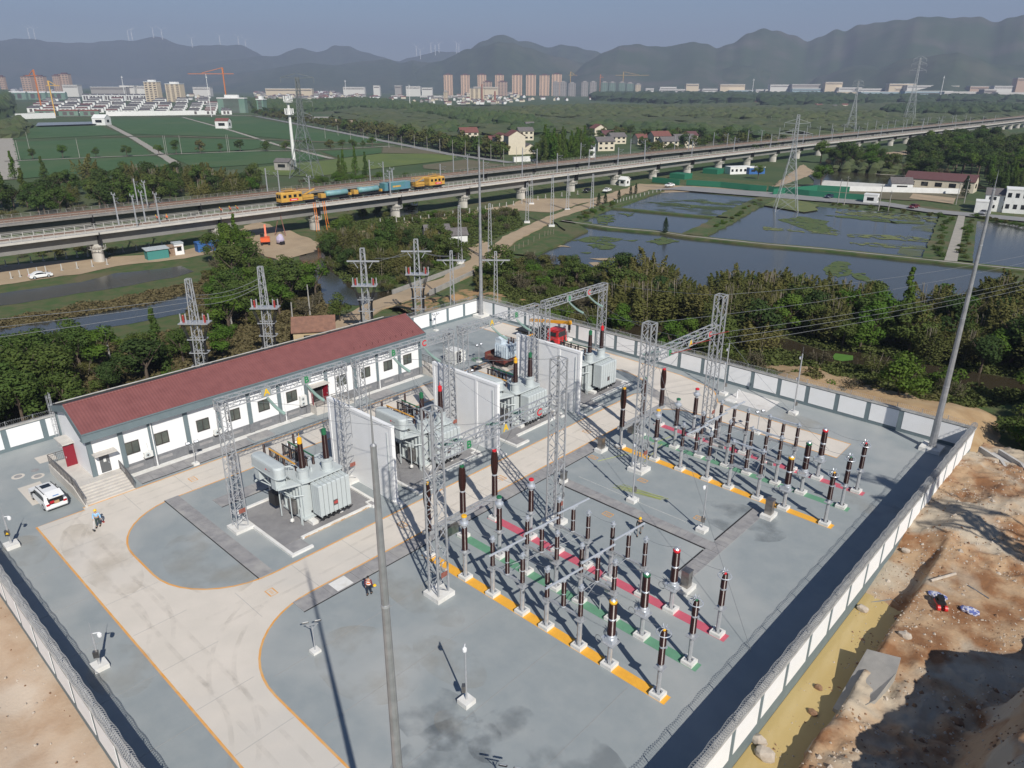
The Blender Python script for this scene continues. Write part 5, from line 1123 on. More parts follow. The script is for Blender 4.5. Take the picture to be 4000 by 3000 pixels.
# mid distance right: small fields among woods
for p, m in (([K20(700,1060),K20(1100,1080),K20(1500,1110),K20(2212,1120),K20(2212,1180),K20(1300,1130)], M_bfield), ([K20(1300,935),K20(2212,930),K30(400,960),K30(0,985),K20(1350,965)], M_field),
             ([K30(0,1115),K30(330,1120),K30(400,1200),K30(0,1200)], M_bfield), ([K30(980,930),K30(1600,945),K30(1400,965),K30(990,955)], M_weed), ([K20(0,910),K20(700,930),K10(1800,905),K10(1300,930),K10(1400,905)], M_field)):
    poly('field', p, 0.3, m)
poly('water', [K20(1100,1110),K20(1190,1105),K20(1180,1128),K20(1105,1128)], 0.33, M_water); poly('water', [K20(1800,1155),K20(1960,1150),K20(1950,1190),K20(1800,1180)], 0.33, M_water)
# the fish ponds: one sheet of water, dykes of grass standing out of it
lake = rough([K27(100,545),K27(350,440),K27(560,345),K27(600,260),K27(860,150),K27(1020,110),K27(1250,0),K27(1500,-5),K27(2150,60),K37(0,110),K37(440,130),K37(900,170),K37(1530,225),K37(2300,300),K37(2400,650),K37(2100,700),K37(1960,790),K37(1990,900),K37(1600,1000),K37(700,1000),K27(2212,960),K27(1500,900),K27(1000,760),K27(500,650),K27(200,600)], 0.5, 3, 4)
poly('water', lake, 0.08, M_water)
def dyke(pts, w, seed=1, h=0.55, m=None): band('dyke', pts, w, h, m or M_grass, 0.12, thick=0.8, seed=seed, step=2.5)
D1 = [K27(430,262),K27(850,322),K27(1300,362),K27(1500,395),K27(2212,470),K37(500,512),K37(1100,575),K37(1640,632),K37(2300,700)]
dyke(D1, 4.2, 1); band('path', D1, 0.9, 0.60, M_path, 0.3, seed=4, step=3)
dyke([K27(860,145),K27(1200,178),K27(1500,208),K27(1860,236)], 2.6, 2)
dyke([K27(1560,385),K27(1760,290),K27(1990,160),K27(2212,60)], 7.0, 3)
dyke([K27(100,560),K27(560,345),K27(430,262),K27(700,170),K27(900,110),K27(1250,-5)], 6.0, 4)
dyke([K37(1440,600),K37(1560,220)], 5.5, 5); dyke([K37(1680,610),K37(1740,240)], 4.0, 6)
poly('path', [K37(1518,612),K37(1630,622),K37(1700,225),K37(1640,218)], 0.62, M_path)
poly('ground_cover', rough([K37(-150,110),K37(120,150),K37(300,180),K37(430,165),K37(430,120),K37(200,60),K37(-50,60)], 1.0, 9, 5), 0.4, M_algae)
for pts, m, nm in (([K27(670,460),K27(790,440),K27(910,470),K27(840,500),K27(700,485)], M_weedr, 'water_weed'), ([K27(560,420),K27(700,385),K27(930,405),K27(880,430),K27(650,435)], M_weedr, 'water_weed'), ([K27(980,420),K27(1060,415),K27(1040,430)], M_weedr, 'water_weed'), ([K27(610,525),K27(690,520),K27(670,540)], M_weedr, 'water_weed'),
                   ([K27(1180,430),K27(1300,400),K27(1420,430),K27(1280,455)], M_weedr, 'water_weed'), ([K37(120,250),K37(300,225),K37(490,260),K37(480,295),K37(580,330),K37(430,350),K37(280,300)], M_weedr, 'water_weed'), ([K37(540,210),K37(800,215),K37(1000,235),K37(1080,270),K37(800,240)], M_weedr, 'water_weed'), ([K37(1060,250),K37(1330,265),K37(1320,280),K37(1100,272)], M_weedr, 'water_weed'),
                   ([K37(510,650),K37(560,610),K37(690,620),K37(710,700),K37(620,735),K37(530,710)], M_weedr, 'water_weed'), ([K37(720,720),K37(850,715),K37(860,775),K37(760,760)], M_weedr, 'water_weed'), ([K37(730,370),K37(1100,380),K37(1380,410),K37(1380,430),K37(1000,410),K37(740,390)], M_algr, 'algae'), ([K37(760,440),K37(1100,455),K37(1330,490),K37(1150,490),K37(780,460)], M_algr, 'algae'), ([K37(0,305),K37(220,325),K37(430,345),K37(600,350),K37(560,375),K37(250,345),K37(0,330)], M_algr, 'algae'),
                   ([K37(650,175),K37(1100,195),K37(1500,240),K37(1450,270),K37(1000,225),K37(700,200)], M_algr, 'algae'), ([K27(1200,90),K27(1500,110),K27(1970,150),K27(1850,160),K27(1400,125)], M_weedr, 'water_weed'), ([K27(1350,65),K27(1700,85),K27(1980,120),K27(1800,112)], M_weedr, 'water_weed'), ([K27(730,215),K27(850,205),K27(880,240),K27(830,280),K27(750,265)], M_weedr, 'water_weed'), ([K27(930,190),K27(1060,190),K27(1000,210)], M_weedr, 'water_weed'), ([K27(580,258),K27(680,262),K27(660,280),K27(590,275)], M_weedr, 'water_weed'),
                   ([K27(700,580),K27(850,575),K27(990,570),K27(980,590),K27(760,595)], M_dirt, 'reed_litter'), ([K27(680,620),K27(760,610),K27(780,650),K27(700,640)], M_dirt, 'reed_litter'), ([K27(330,458),K27(450,470),K27(480,480),K27(380,478)], M_dirt, 'reed_litter')):
    tag(MB().sheet([(p.x, p.y) for p in rough([sum(pts, Vector())/len(pts)*(-.18)+p*1.18 for p in pts], .8, int(pts[0].x*10) % 97, 1.6)], ZG+0.13+.004*(int(pts[0].x) % 9)).build(nm, m), kind='stuff')
poly('algae', [K37(620,150),K37(1000,180),K37(1530,228),K37(1420,420),K37(1380,560),K37(1100,560),K37(1250,300),K37(800,215)], 0.18, ragged(mat('algae_haze', (0.15, 0.17, 0.06), 0.7), .12, .47, .6, 10, .55), 'stuff')
poly('algae', [K27(1010,100),K27(1700,60),K27(2100,90),K27(1900,215),K27(1300,170)], 0.185, ragged(mat('weed_haze', (0.07, 0.10, 0.04), 0.7), .14, .5, .6, 10, .6), 'stuff')
# creek behind the bamboo wall, river and channels on the left
CRK = [K27(900,1290),K27(1180,1190),K27(1290,1220),K37(130,1310),K37(400,1420),K37(760,1455),K37(1200,1530),K37(1700,1620),K37(2300,1700)]
band('water', CRK, 7, 0.09, M_brownw, 0.25, seed=5)
tag(MB().sheet([(p.x, p.y) for p in rough([K37(540,1425),K37(600,1400),K37(720,1420),K37(730,1455),K37(640,1470),K37(570,1450)], .3, 2, 1.5)], ZG+0.14).build('water_weed', mat('bright_weed', (0.07, 0.17, 0.02), .9)), kind='stuff')
poly('water', rough([K07(-100,905),K07(0,880),K07(700,780),K07(1000,705),K07(1560,645),K07(1690,690),K07(1500,740),K07(1000,830),K07(0,990),K07(-100,1010)], .4, 6, 3), 0.08, M_water)
poly('water', rough([K07(-100,1140),K07(400,1075),K07(1000,965),K07(1800,840),K07(1920,890),K07(1900,980),K07(1300,1110),K07(900,1180),K07(400,1260),K07(-100,1350)], .4, 7, 3), 0.08, M_water)
band('water', [K17(-150,340),K17(200,560),K17(480,500),K17(560,620),K17(670,760),K17(720,900),K17(900,930),K17(1130,900),K17(1500,930),K17(1900,900)], 8, 0.085, M_brownw, 0.2, seed=9)
poly('water', rough([K17(560,620),K17(740,760),K17(880,900),K17(850,985),K17(600,990),K17(560,880)], .5, 8, 3), 0.09, M_water)
poly('water', [K17(1130,90),K17(1400,95),K17(1400,200),K17(1180,230)], 0.3, M_water)
# dirt works under the viaduct and the dirt road to the bridge
poly('construction_ground', rough([K07(-100,700),K07(0,640),K07(950,565),K07(1500,530),K07(1850,440),K07(2212,250),K17(300,340),K17(540,440),K17(520,520),K17(200,600),K17(0,520),K07(1900,520),K07(1600,580),K07(1000,645),K07(700,710),K07(0,810),K07(-100,830)], .6, 11, 3), 0.12, M_dirt)
poly('construction_ground', rough([K17(800,390),K17(1000,290),K17(1700,190),K17(2212,110),K27(100,60),K27(700,60),K27(900,0),K20(1100,1590),K20(2212,1640),K30(300,1420),K30(420,1500),K30(0,1640),K27(900,20),K27(330,180),K27(0,160),K17(2212,170),K17(1500,260),K17(1000,360)], .6, 12, 3), 0.12, M_dirt)
poly('construction_ground', rough([K30(880,1335),K30(1300,1290),K30(2212,1140),K30(2300,1160),K30(1300,1330),K30(980,1350)], .6, 13, 4), 0.12, M_dirt)
RD = [K17(700,1230),K17(860,1100),K17(1000,1010),K17(1330,890),K17(1700,760),K17(1930,600),K17(2060,520),K17(2212,400),K27(330,240),K27(600,140),K27(850,60),K27(950,0)]
band('dirt_road', RD, 5.0, 0.35, M_dirt, 0.15, seed=14, thick=.3, step=3)
poly('construction_ground', rough([K17(1820,500),K17(1960,420),K17(2100,560),K17(2060,660),K17(1900,660)], .6, 15, 2), 0.36, M_dirt)
poly('road', [K27(1200,-10),K27(1400,-10),K27(2212,55),K37(500,95),K37(1000,130),K37(1400,190),K37(2300,275),K37(2300,240),K37(1400,160),K37(1000,95),K37(400,45),K27(2212,10),K27(1500,-40)], 0.5, M_road)
poly('dirt_yard', [K30(0,1640),K30(400,1590),K30(1000,1600),K30(1700,1650),K37(1700,60),K37(1250,80),K37(900,60),K37(0,20)], 0.3, M_bfield)
poly('dirt_yard', [K37(1250,20),K37(1620,60),K37(1600,110),K37(1220,60)], 0.33, M_dirt)
poly('water', [K30(350,1520),K30(560,1470),K30(1100,1530),K30(1800,1580),K30(1900,1640),K30(1100,1600),K30(400,1570)], 0.33, M_brownw)
band('path', [K30(560,1465),K30(1000,1515),K30(1500,1545),K30(1830,1570)], 3, 0.4, M_path, .1)
poly('garden_rows', [K17(1460,770),K17(1560,690),K17(1480,660),K17(1380,740)], 0.4, M_weed)
# earth slopes against the platform of the yard (outside the panelled walls)
def heightgrid(name, x0, x1, y0, y1, step, fn, m, kind='structure', smooth=True):
    nx = int((x1-x0)/step)+1; ny = int((y1-y0)/step)+1; vs = []; fs = []
    for i in range(nx):
        for j in range(ny):
            x = x0+(x1-x0)*i/(nx-1); y = y0+(y1-y0)*j/(ny-1); vs.append((x, y, fn(x, y)))
    fs = [(i*ny+j, (i+1)*ny+j, (i+1)*ny+j+1, i*ny+j+1) for i in range(nx-1) for j in range(ny-1)]
    return tag(MB().add(vs, fs).build(name, m, smooth=smooth), kind=kind)
from mathutils import noise as MN
def fb(x, y, s, o=4, sd=0.0):
    v = 0; a = 1; t = 0
    for k in range(o): v += a*MN.noise(Vector((x/s*2**k, y/s*2**k, sd+k*7.1))); t += a; a *= .5
    return v/t
def sm(a, b, x): t = max(0, min(1, (x-a)/(b-a))); return t*t*(3-2*t)
M_earthL = mat('pink_earth', (0.50, 0.375, 0.265), 0.95, col2=(0.43, 0.30, 0.20), scale=0.5, detail=10, lo=.4, hi=.62, big=(0.12, (0.56, 0.46, 0.36), 0.5, 0.65), bump=.5, bscale=5)
heightgrid('earth', -95, -12.4, -60, 7.36, 0.9, lambda x, y: -0.35+.16*fb(x, y, 6)-.35*math.exp(-((y-(4.6+fb(x, 0, 9)*2.0))/.5)**2)+.05*fb(x, y, 1.2)-2.6*sm(-84, -94, x), M_earthL)
M_earthR = mat('rubble_earth', (0.42, 0.285, 0.17), 0.95, col2=(0.24, 0.115, 0.05), scale=0.35, detail=12, lo=.42, hi=.58, big=(0.14, (0.43, 0.36, 0.27), 0.5, 0.6), bump=1.0, bscale=4)
def hr(x, y):
    wob = fb(x, y, 5)*.7
    tr = sm(-8.9+wob*.5, -9.35+wob*.5, x)*sm(66+wob*3, 61, y)                  # trench along the wall foot
    rg1 = 1-abs(fb(x, y, 2.6, 4, 9.0))*2.2; z = .35+.30*fb(x, y, 5, 5)+.16*fb(x, y, 1.3, 3)+.28*rg1*rg1*(.25+sm(52, 47, y)+sm(61, 65, y))+.07*fb(x, y, .45, 2)
    z = z*(1-tr)+(-1.02+.22*fb(x, y, 2.2, 4)+.5*sm(54, 60, y))*tr
    z += sm(47.5, 44, y)*sm(-9.6, -7.0, x)*(-.55+.5*fb(x, y, 2))         # slumped edge behind the slab
    z += sm(40, 35, y)*sm(-8.6, -7.2, x)*.8
    z += .9*math.exp(-((x+9.0)/1.8)**2-((y-67)/5)**2)+.8*math.exp(-((x+6.5)/2.5)**2-((y-75)/5)**2)
    x0 = 1.8-4.6*sm(51, 46, y)+fb(x, y, 6)*1.6
    z += sm(x0, x0+3.5, x)*(6.2+fb(x, y, 6)*1.5)*sm(20, 28, y)*sm(66, 60, y)   # high cut bank, mostly right of the picture
    z -= 2.6*sm(84, 93, y+fb(x, y, 5)*2)
    return z
heightgrid('earth', -12.26, 16, 30, 96, 0.22, hr, M_earthR)
def hb(x, y): return -3.5+3.3*sm(113+fb(x, y, 12)*6, 97, y)*sm(-50+fb(x, y, 9)*8, -34, x)*sm(-9, -17, x+fb(x, y, 5)*3)+.6*fb(x, y, 4)+.2*fb(x, y, 1.5)
heightgrid('earth', -52, -2, 87.5, 116, 0.8, hb, mat('sandy_earth', (0.42, 0.30, 0.17), 0.95, col2=(0.34, 0.22, 0.11), scale=0.4, detail=10, bump=.8, bscale=3))
heightgrid('earth', -126, -89, 84, 112, 1.0, lambda x, y: -3.2+2.6*sm(112, 98, y)*sm(-118, -100, x)*max(0, fb(x, y, 7)+.35)*1.4+.3*fb(x, y, 2), mat('orange_bank', (0.34, 0.21, 0.10), 0.95, col2=(0.07, 0.10, 0.03), scale=0.22, detail=9, lo=.46, hi=.54))
M_pud = mat('muddy_water', (0.50, 0.38, 0.17), 0.12, col2=(0.46, 0.34, 0.14), scale=0.2, spec=.4)
poly('puddle', [Vector((-12.26, 62, 0)), Vector((-8.2, 60, 0)), Vector((-7.6, 14, 0)), Vector((-12.26, 14, 0))], 3.0-.95, M_pud)
P = [(-9.45, 46.6, .75), (-7.4, 47.0, 1.0), (-7.2, 45.4, .95), (-7.5, 42.6, .45), (-8.6, 41.0, -.45), (-9.55, 41.3, -.7)]
o = MB().add(P+[(a, b, c-.8) for a, b, c in P], [(5, 4, 3, 2, 1, 0), (6, 7, 8, 9, 10, 11)]+[(i, (i+1) % 6, 6+(i+1) % 6, 6+i) for i in range(6)]).build('concrete_slab', M_conc)
tag(o, 'broken pale concrete slab tilted at the edge of the yellow puddle', 'slab')
# drainage channel beyond the corner
dc = MB(); P = [(-11.6, 88.6), (-9.2, 86.6), (-7.4, 83), (-5.4, 79), (-3, 75)]
for off, z, w in ((0, .25, .3), (1.7, .1, .3)): dc.strip([(x+off, y+off*.6) for x, y in P], w, z, thick=.6)
dc.strip([(x+.85, y+.5) for x, y in P], 1.5, -.4); tag(dc.build('drainage_channel', mat('pale_concrete', (.55, .53, .49), .85, col2=(.42, .40, .38), scale=1.0)), 'pale concrete drainage channel curving down beyond the wall corner', 'channel')
# rocks and rubble on the right
M_rock = mat('pale_rock', (0.50, 0.44, 0.37), 0.9, col2=(0.38, 0.32, 0.26), scale=2); M_rockd = mat('brown_rock', (0.26, 0.16, 0.09), 0.95, col2=(0.18, 0.10, 0.06), scale=2)
rb_ = MB()
for k in range(9000):
    y = rnd.uniform(34, 90)
    x = rnd.uniform(-12, 1.5)
    if fb(x, y, 3.2, 3, 4.4) < rnd.uniform(-.25, .22): continue
    z = hr(x, y)
    if z < -1.05: continue
    s = rnd.uniform(.03, .11)*(2.2 if rnd.random() < .07 else 1)
    q = rnd.random(); m = M_rock if q < .6 else M_rockd
    n_ = 5; c = (x, y, z); vs = [(x+s*cos(2*PI*i/n_+k)*rnd.uniform(.7, 1.4), y+s*sin(2*PI*i/n_+k)*rnd.uniform(.6, 1.2), z-.03) for i in range(n_)]+[(x+rnd.uniform(-.3, .3)*s, y+rnd.uniform(-.3, .3)*s, z+s*rnd.uniform(.5, 1.1))]
    rb_.add(vs, [(i, (i+1) % n_, n_) for i in range(n_)], m)
tag(rb_.build('rubble'), kind='stuff')
rl_ = MB()
for k in range(900):
    x = rnd.uniform(-70, -13); y = rnd.uniform(-14, 7); s = rnd.uniform(.03, .11); z = -.33+.16*fb(x, y, 6)
    n_ = 5; rl_.add([(x+s*cos(2*PI*i/n_)*rnd.uniform(.7, 1.4), y+s*sin(2*PI*i/n_)*rnd.uniform(.6, 1.2), z-.03) for i in range(n_)]+[(x, y, z+s*.8)], [(i, (i+1) % n_, n_) for i in range(n_)], M_rock if k % 3 else M_rockd)
tag(rl_.build('rubble'), kind='stuff')
for i, (x, y, s, lb) in enumerate(((-8.0, 50.1, .42, 'large pale boulder in the shade above the concrete slab'), (-12.0, 35.6, .5, 'big grey boulder at the bottom edge in the puddle'), (-11.2, 34.9, .6, 'bigger boulder beside the one in the puddle'), (-11.0, 42.6, .28, 'orange stone sticking out of the sunlit puddle'), (-10.4, 40.2, .3, 'dark pointed stone in the shaded puddle'), (-11.7, 53.0, .45, 'grey stone between the wall foot and the puddle'), (-3.2, 44.5, .4, 'pale block lying on the dark slope'), (-11.5, 62.5, .35, 'pale stone heap at the wall foot'))):
    mb = MB(); mb.blob((0, 0, 0), s, sub=2, jit=.13, sq=(1.1, .8, .75)); o = mb.build('boulder', M_rock if 'dark' not in lb and 'orange' not in lb else M_rockd, loc=(x, y, max(hr(x, y), -.95)+s*.25)); tag(o, lb, 'boulder')
for a, b, r, lb in (((-8.5, 58.2), (-7.3, 60.6), .12, 'thick pale pipe lying on the sunlit earth'), ((-6.2, 59.8), (-4.6, 59.2), .05, 'thin dark pole lying on the earth'), ((-11.6, 54.4), (-10.4, 55.8), .04, 'broken branch by the wall foot')):
    za = hr(*a)+r; zb = hr(*b)+r; tag(MB().tube([(a[0], a[1], za), (b[0], b[1], zb)], r, 8).build('pipe', M_rock if r > .1 else M_wire), lb, 'pipe')
t = thing('compressor', 'small red engine machine on the earth with a striped sheet over it', 'machine', (-7.15, 55.6, hr(-7.15, 55.6)), RAD(30))
MB().cbox((0, 0, .4), (.55, .9, .3)).cbox((0, .1, .7), (.4, .5, .25)).build('engine', M_black, t)
for s in (-1, 1): MB().tube([(s*.25-.1, -.55, .22), (s*.25+.1, -.55, .22)], .22, 12).build('wheel', M_cr, t); MB().tube([(s*.2, .5, .2), (s*.2, -.4, .3)], .12, 8).build('air_tank', M_cr, t)
M_str = mat('striped_sheet', (0.55, 0.55, 0.62), 0.8, col2=(0.10, 0.13, 0.35), scale=4, lo=.48, hi=.54)
for x, y, lb in ((-7.55, 56.6, 'striped plastic sheet bunched behind the red machine'), (-5.3, 56.4, 'striped plastic sheet lying on the earth right of the red machine')):
    mb = MB(); mb.blob((0, 0, 0), .55, sub=3, jit=.16, sq=(1.2, .7, .4)); tag(mb.build('plastic_sheet', M_str, loc=(x, y, hr(x, y)+.15)), lb, 'sheet')
# ================================================================ vegetation
def folmat(name, c, c2, hue=.0):
    m = bpy.data.materials.new(name); m.use_nodes = True; N = m.node_tree.nodes; L = m.node_tree.links; b = N['Principled BSDF']
    b.inputs['Roughness'].default_value = .75; b.inputs['Specular IOR Level'].default_value = .15
    oi = N.new('ShaderNodeObjectInfo'); tc = N.new('ShaderNodeTexCoord'); nz = N.new('ShaderNodeTexNoise'); nz.inputs['Scale'].default_value = 1.1; nz.inputs['Detail'].default_value = 4
    L.new(tc.outputs['Object'], nz.inputs['Vector'])
    ad = N.new('ShaderNodeMath'); ad.operation = 'MULTIPLY_ADD'; ad.inputs[1].default_value = .75; L.new(oi.outputs['Random'], ad.inputs[0]); 
    sb = N.new('ShaderNodeMath'); sb.operation = 'SUBTRACT'; sb.inputs[1].default_value = .42; L.new(nz.outputs['Fac'], sb.inputs[0]); L.new(sb.outputs[0], ad.inputs[2])
    mx = N.new('ShaderNodeMix'); mx.data_type = 'RGBA'; mx.inputs[6].default_value = (*c, 1); mx.inputs[7].default_value = (*c2, 1); L.new(ad.outputs[0], mx.inputs[0]); L.new(mx.outputs[2], b.inputs['Base Color'])
    tr = N.new('ShaderNodeBsdfTranslucent'); L.new(mx.outputs[2], tr.inputs[0]); ms = N.new('ShaderNodeMixShader'); ms.inputs[0].default_value = .22
    L.new(b.outputs[0], ms.inputs[1]); L.new(tr.outputs[0], ms.inputs[2]); L.new(ms.outputs[0], N['Material Output'].inputs['Surface']); return m
F_br = folmat('leaf_bright', (0.060, 0.125, 0.016), (0.095, 0.14, 0.022)); F_md = folmat('leaf_mid', (0.055, 0.100, 0.022), (0.095, 0.12, 0.030)); F_dk = folmat('leaf_dark', (0.032, 0.064, 0.017), (0.060, 0.084, 0.024))
F_bb = folmat('leaf_bamboo', (0.100, 0.108, 0.030), (0.155, 0.142, 0.048)); F_ol = folmat('leaf_olive', (0.080, 0.095, 0.026), (0.125, 0.115, 0.042)); F_sc = folmat('leaf_scrub', (0.085, 0.080, 0.045), (0.125, 0.105, 0.065)); F_cy = folmat('leaf_cypress', (0.015, 0.035, 0.014), (0.025, 0.045, 0.018))
F_ye = folmat('leaf_yellow', (0.12, 0.125, 0.02), (0.16, 0.14, 0.03)); M_bark = mat('bark', (0.12, 0.09, 0.065), .9, col2=(.08, .06, .045), scale=4); M_barkp = mat('bark_pale', (0.26, 0.22, 0.17), .9)
def crown(seed, H, R, base, kind, quads, qs):
    """leaf clumps: many small faces on the surfaces of lumps spread through the crown's volume"""
    rg = random.Random(seed); vs = []; fs = []
    lumps = []
    nl = {'round': 16, 'bamboo': 11, 'cone': 16, 'scrub': 10, 'bush': 9, 'cypress': 8, 'wide': 20}[kind]
    for k in range(nl):
        u = rg.random(); a = rg.uniform(0, 2*PI)
        if kind == 'cone': z = base+(H-base)*(k+.5)/nl; rr = R*(1-(z-base)/(H-base))*.75; c = (rr*cos(a)*.6, rr*sin(a)*.6, z); r = max(.25, R*.55*(1-.8*(z-base)/(H-base)))
        elif kind == 'cypress': z = base+(H-base)*(k+.5)/nl; t = (z-base)/(H-base); r = R*max(.25, sin(PI*min(1, .25+t*.75))); c = (0, 0, z)
        elif kind == 'bamboo': rr = R*.9*sqrt(u); hh = H*(1-.35*(rr/R)**1.5)*rg.uniform(.8, 1.05); c = (rr*cos(a), rr*sin(a), 0, hh); r = R*rg.uniform(.22, .34)
        elif kind in ('scrub', 'bush'): rr = R*sqrt(u)*.8; c = (rr*cos(a), rr*sin(a), H*rg.uniform(.35, .75)); r = R*rg.uniform(.25, .45)
        else:
            ph = math.acos(rg.uniform(-.5, 1)); rr = R*rg.uniform(.35, .78); c = (rr*sin(ph)*cos(a), rr*sin(ph)*sin(a), base+(H-base)*(.42+.42*cos(ph)*rg.uniform(.7, 1.1))); r = R*rg.uniform(.26, .44)
        lumps.append((c, r))
    per = quads//nl
    for c, r in lumps:
        for k in range(per):
            if kind == 'bamboo':
                t = rg.random()**.6; hh = c[3]; z = hh*(.12+.88*t); rad = r*(.75+.9*sin(PI*min(1, t*1.12))-.75*t**3)*rg.uniform(.5, 1.15)*1.25; a = rg.uniform(0, 2*PI)
                lean = .42*R*t*t*t; la = atan2(c[1], c[0]); p = Vector((c[0]+cos(la)*lean+rad*cos(a), c[1]+sin(la)*lean+rad*sin(a), z)); n = Vector((cos(a), sin(a), .5+rg.uniform(-.3, .5)))
            else:
                d = Vector((rg.gauss(0, 1), rg.gauss(0, 1), rg.gauss(.25, 1))).normalized(); q = rg.uniform(.72, 1.08) if rg.random() < .8 else rg.uniform(.3, .8)
                sq = .75 if kind not in ('cypress', 'cone') else 1.25
                p = Vector(c)+Vector((d.x*r*q, d.y*r*q, d.z*r*q*sq)); n = d
            n = (n.normalized()+Vector((rg.uniform(-.6, .6), rg.uniform(-.6, .6), rg.uniform(-.4, .6)))).normalized()
            u_ = n.cross(Vector((0, 0, 1))); u_ = u_.normalized() if u_.length > .1 else Vector((1, 0, 0)); v_ = n.cross(u_)
            s = qs*rg.uniform(.6, 1.35); b = len(vs); s2 = s*(rg.uniform(.5, .9) if kind != 'bamboo' else .5)
            if kind == 'bamboo': s *= 1.1
            vs += [p-u_*s*.5, p+v_*s2*.5, p+u_*s*.5+n*s*.15, p-v_*s2*.5]; fs.append((b, b+1, b+2, b+3))
    return vs, fs
def trunk(seed, H, kind, R):
    rg = random.Random(seed+99); mb = MB()
    if kind == 'bamboo':
        for k in range(7): a = rg.uniform(0, 6.28); r = R*.5*rg.random(); mb.tube([(r*cos(a), r*sin(a), -.3), (r*1.5*cos(a), r*1.5*sin(a), H*.8)], [.06, .03], 4)
    elif kind in ('scrub', 'bush'):
        for k in range(6): a = rg.uniform(0, 6.28); mb.tube([(0, 0, -.2), (R*.35*cos(a), R*.35*sin(a), H*.4), (R*.6*cos(a), R*.6*sin(a), H*.85)], [.05, .035, .015], 4)
    elif kind in ('cone', 'cypress'): mb.tube([(0, 0, -.3), (0, 0, H*.9)], [.035*H*.6, .02], 6)
    else:
        mb.tube([(0, 0, -.4), (.1, .05, H*.3), (-.05, .1, H*.55)], [.03*H, .022*H, .014*H], 7)
        for k in range(6):
            a = k*1.05+rg.uniform(-.3, .3); mb.tube([(0, .05, H*rg.uniform(.25, .45)), (R*.4*cos(a), R*.4*sin(a), H*.6), (R*.7*cos(a), R*.7*sin(a), H*.78)], [.012*H, .008*H, .003*H], 5)
    return mb
class Kind:
    def __init__(s, name, word, cat, kind, H, R, base, quads, qs, leaf, bark, nvar=3, seed=1):
        s.name, s.word, s.cat, s.H, s.R = name, word, cat, H, R; s.v = []
        for k in range(nvar):
            vs, fs = crown(seed*31+k, H*(.92+.08*k), R, base, kind, quads, qs); me = bpy.data.meshes.new('crown'); me.from_pydata([tuple(v) for v in vs], [], fs); me.materials.append(leaf if not isinstance(leaf, (list, tuple)) else leaf[k % len(leaf)])
            tm = trunk(seed*31+k, H, kind, R).mesh('trunk', bark); s.v.append((me, tm))
K_round = Kind('broadleaf_tree', 'round broadleaf tree', 'tree', 'round', 8, 3.4, 1.6, 2600, .36, (F_md, F_br, F_md), M_bark, 3, 1)
K_brt = Kind('broadleaf_tree', 'bright green leafy tree', 'tree', 'round', 8, 3.2, 1.2, 2600, .40, F_br, M_bark, 2, 2)
K_dark = Kind('evergreen_tree', 'dark dense tree', 'tree', 'round', 9, 4, 1.5, 2600, .42, (F_dk, F_md), M_bark, 2, 3)
K_bam = Kind('bamboo_clump', 'feathery olive bamboo clump', 'bamboo', 'bamboo', 8.8, 3.0, 1, 3600, .40, (F_bb, F_ol, F_bb), M_barkp, 3, 4)
K_bush = Kind('bush', 'low leafy bush', 'bush', 'bush', 3.0, 2.2, .2, 1300, .28, (F_md, F_ol, F_br), M_bark, 3, 5)
K_scr = Kind('scrub_bush', 'brownish half bare bush', 'bush', 'scrub', 3.6, 2.2, .2, 1000, .22, (F_sc, F_ol), M_barkp, 2, 6)
K_cone = Kind('conifer_tree', 'narrow cone shaped green tree', 'tree', 'cone', 11, 2.3, .8, 1900, .38, (F_md, F_br), M_bark, 2, 7)
K_cyp = Kind('cypress_tree', 'small dark pointed cypress', 'tree', 'cypress', 4.2, .75, .2, 800, .22, F_cy, M_bark, 1, 8)
K_far = Kind('tree', 'distant round tree', 'tree', 'round', 8, 4, 1.0, 420, 1.0, (F_md, F_dk, F_ol), M_bark, 3, 9)
K_pop = Kind('poplar_tree', 'distant upright tree', 'tree', 'cone', 13, 3, .5, 420, .95, (F_md, F_br), M_bark, 2, 10)
K_fol = Kind('tree', 'distant olive tree', 'tree', 'round', 8, 4, 1.0, 520, .9, (F_ol, F_md, F_ol), M_bark, 3, 12)
NTREE = {}
def plant(K, p, s=1.0, label=None, group=None, z=None, parts_=True):
    me, tm = K.v[rnd.randrange(len(K.v))]; n = NTREE.get(K.name, 0); NTREE[K.name] = n+1
    sc = (s*rnd.uniform(.9, 1.1), s*rnd.uniform(.9, 1.1), s*rnd.uniform(.85, 1.15))
    t = thing(K.name, label or K.word, K.cat, (p[0], p[1], ZG if z is None else z), rnd.uniform(0, 6.28), group); t.scale = sc
    a = bpy.data.objects.new('crown', me); C.objects.link(a); a.parent = t
    if parts_: b = bpy.data.objects.new('trunk' if K.cat in ('tree',) else 'stems', tm); C.objects.link(b); b.parent = t
    return t
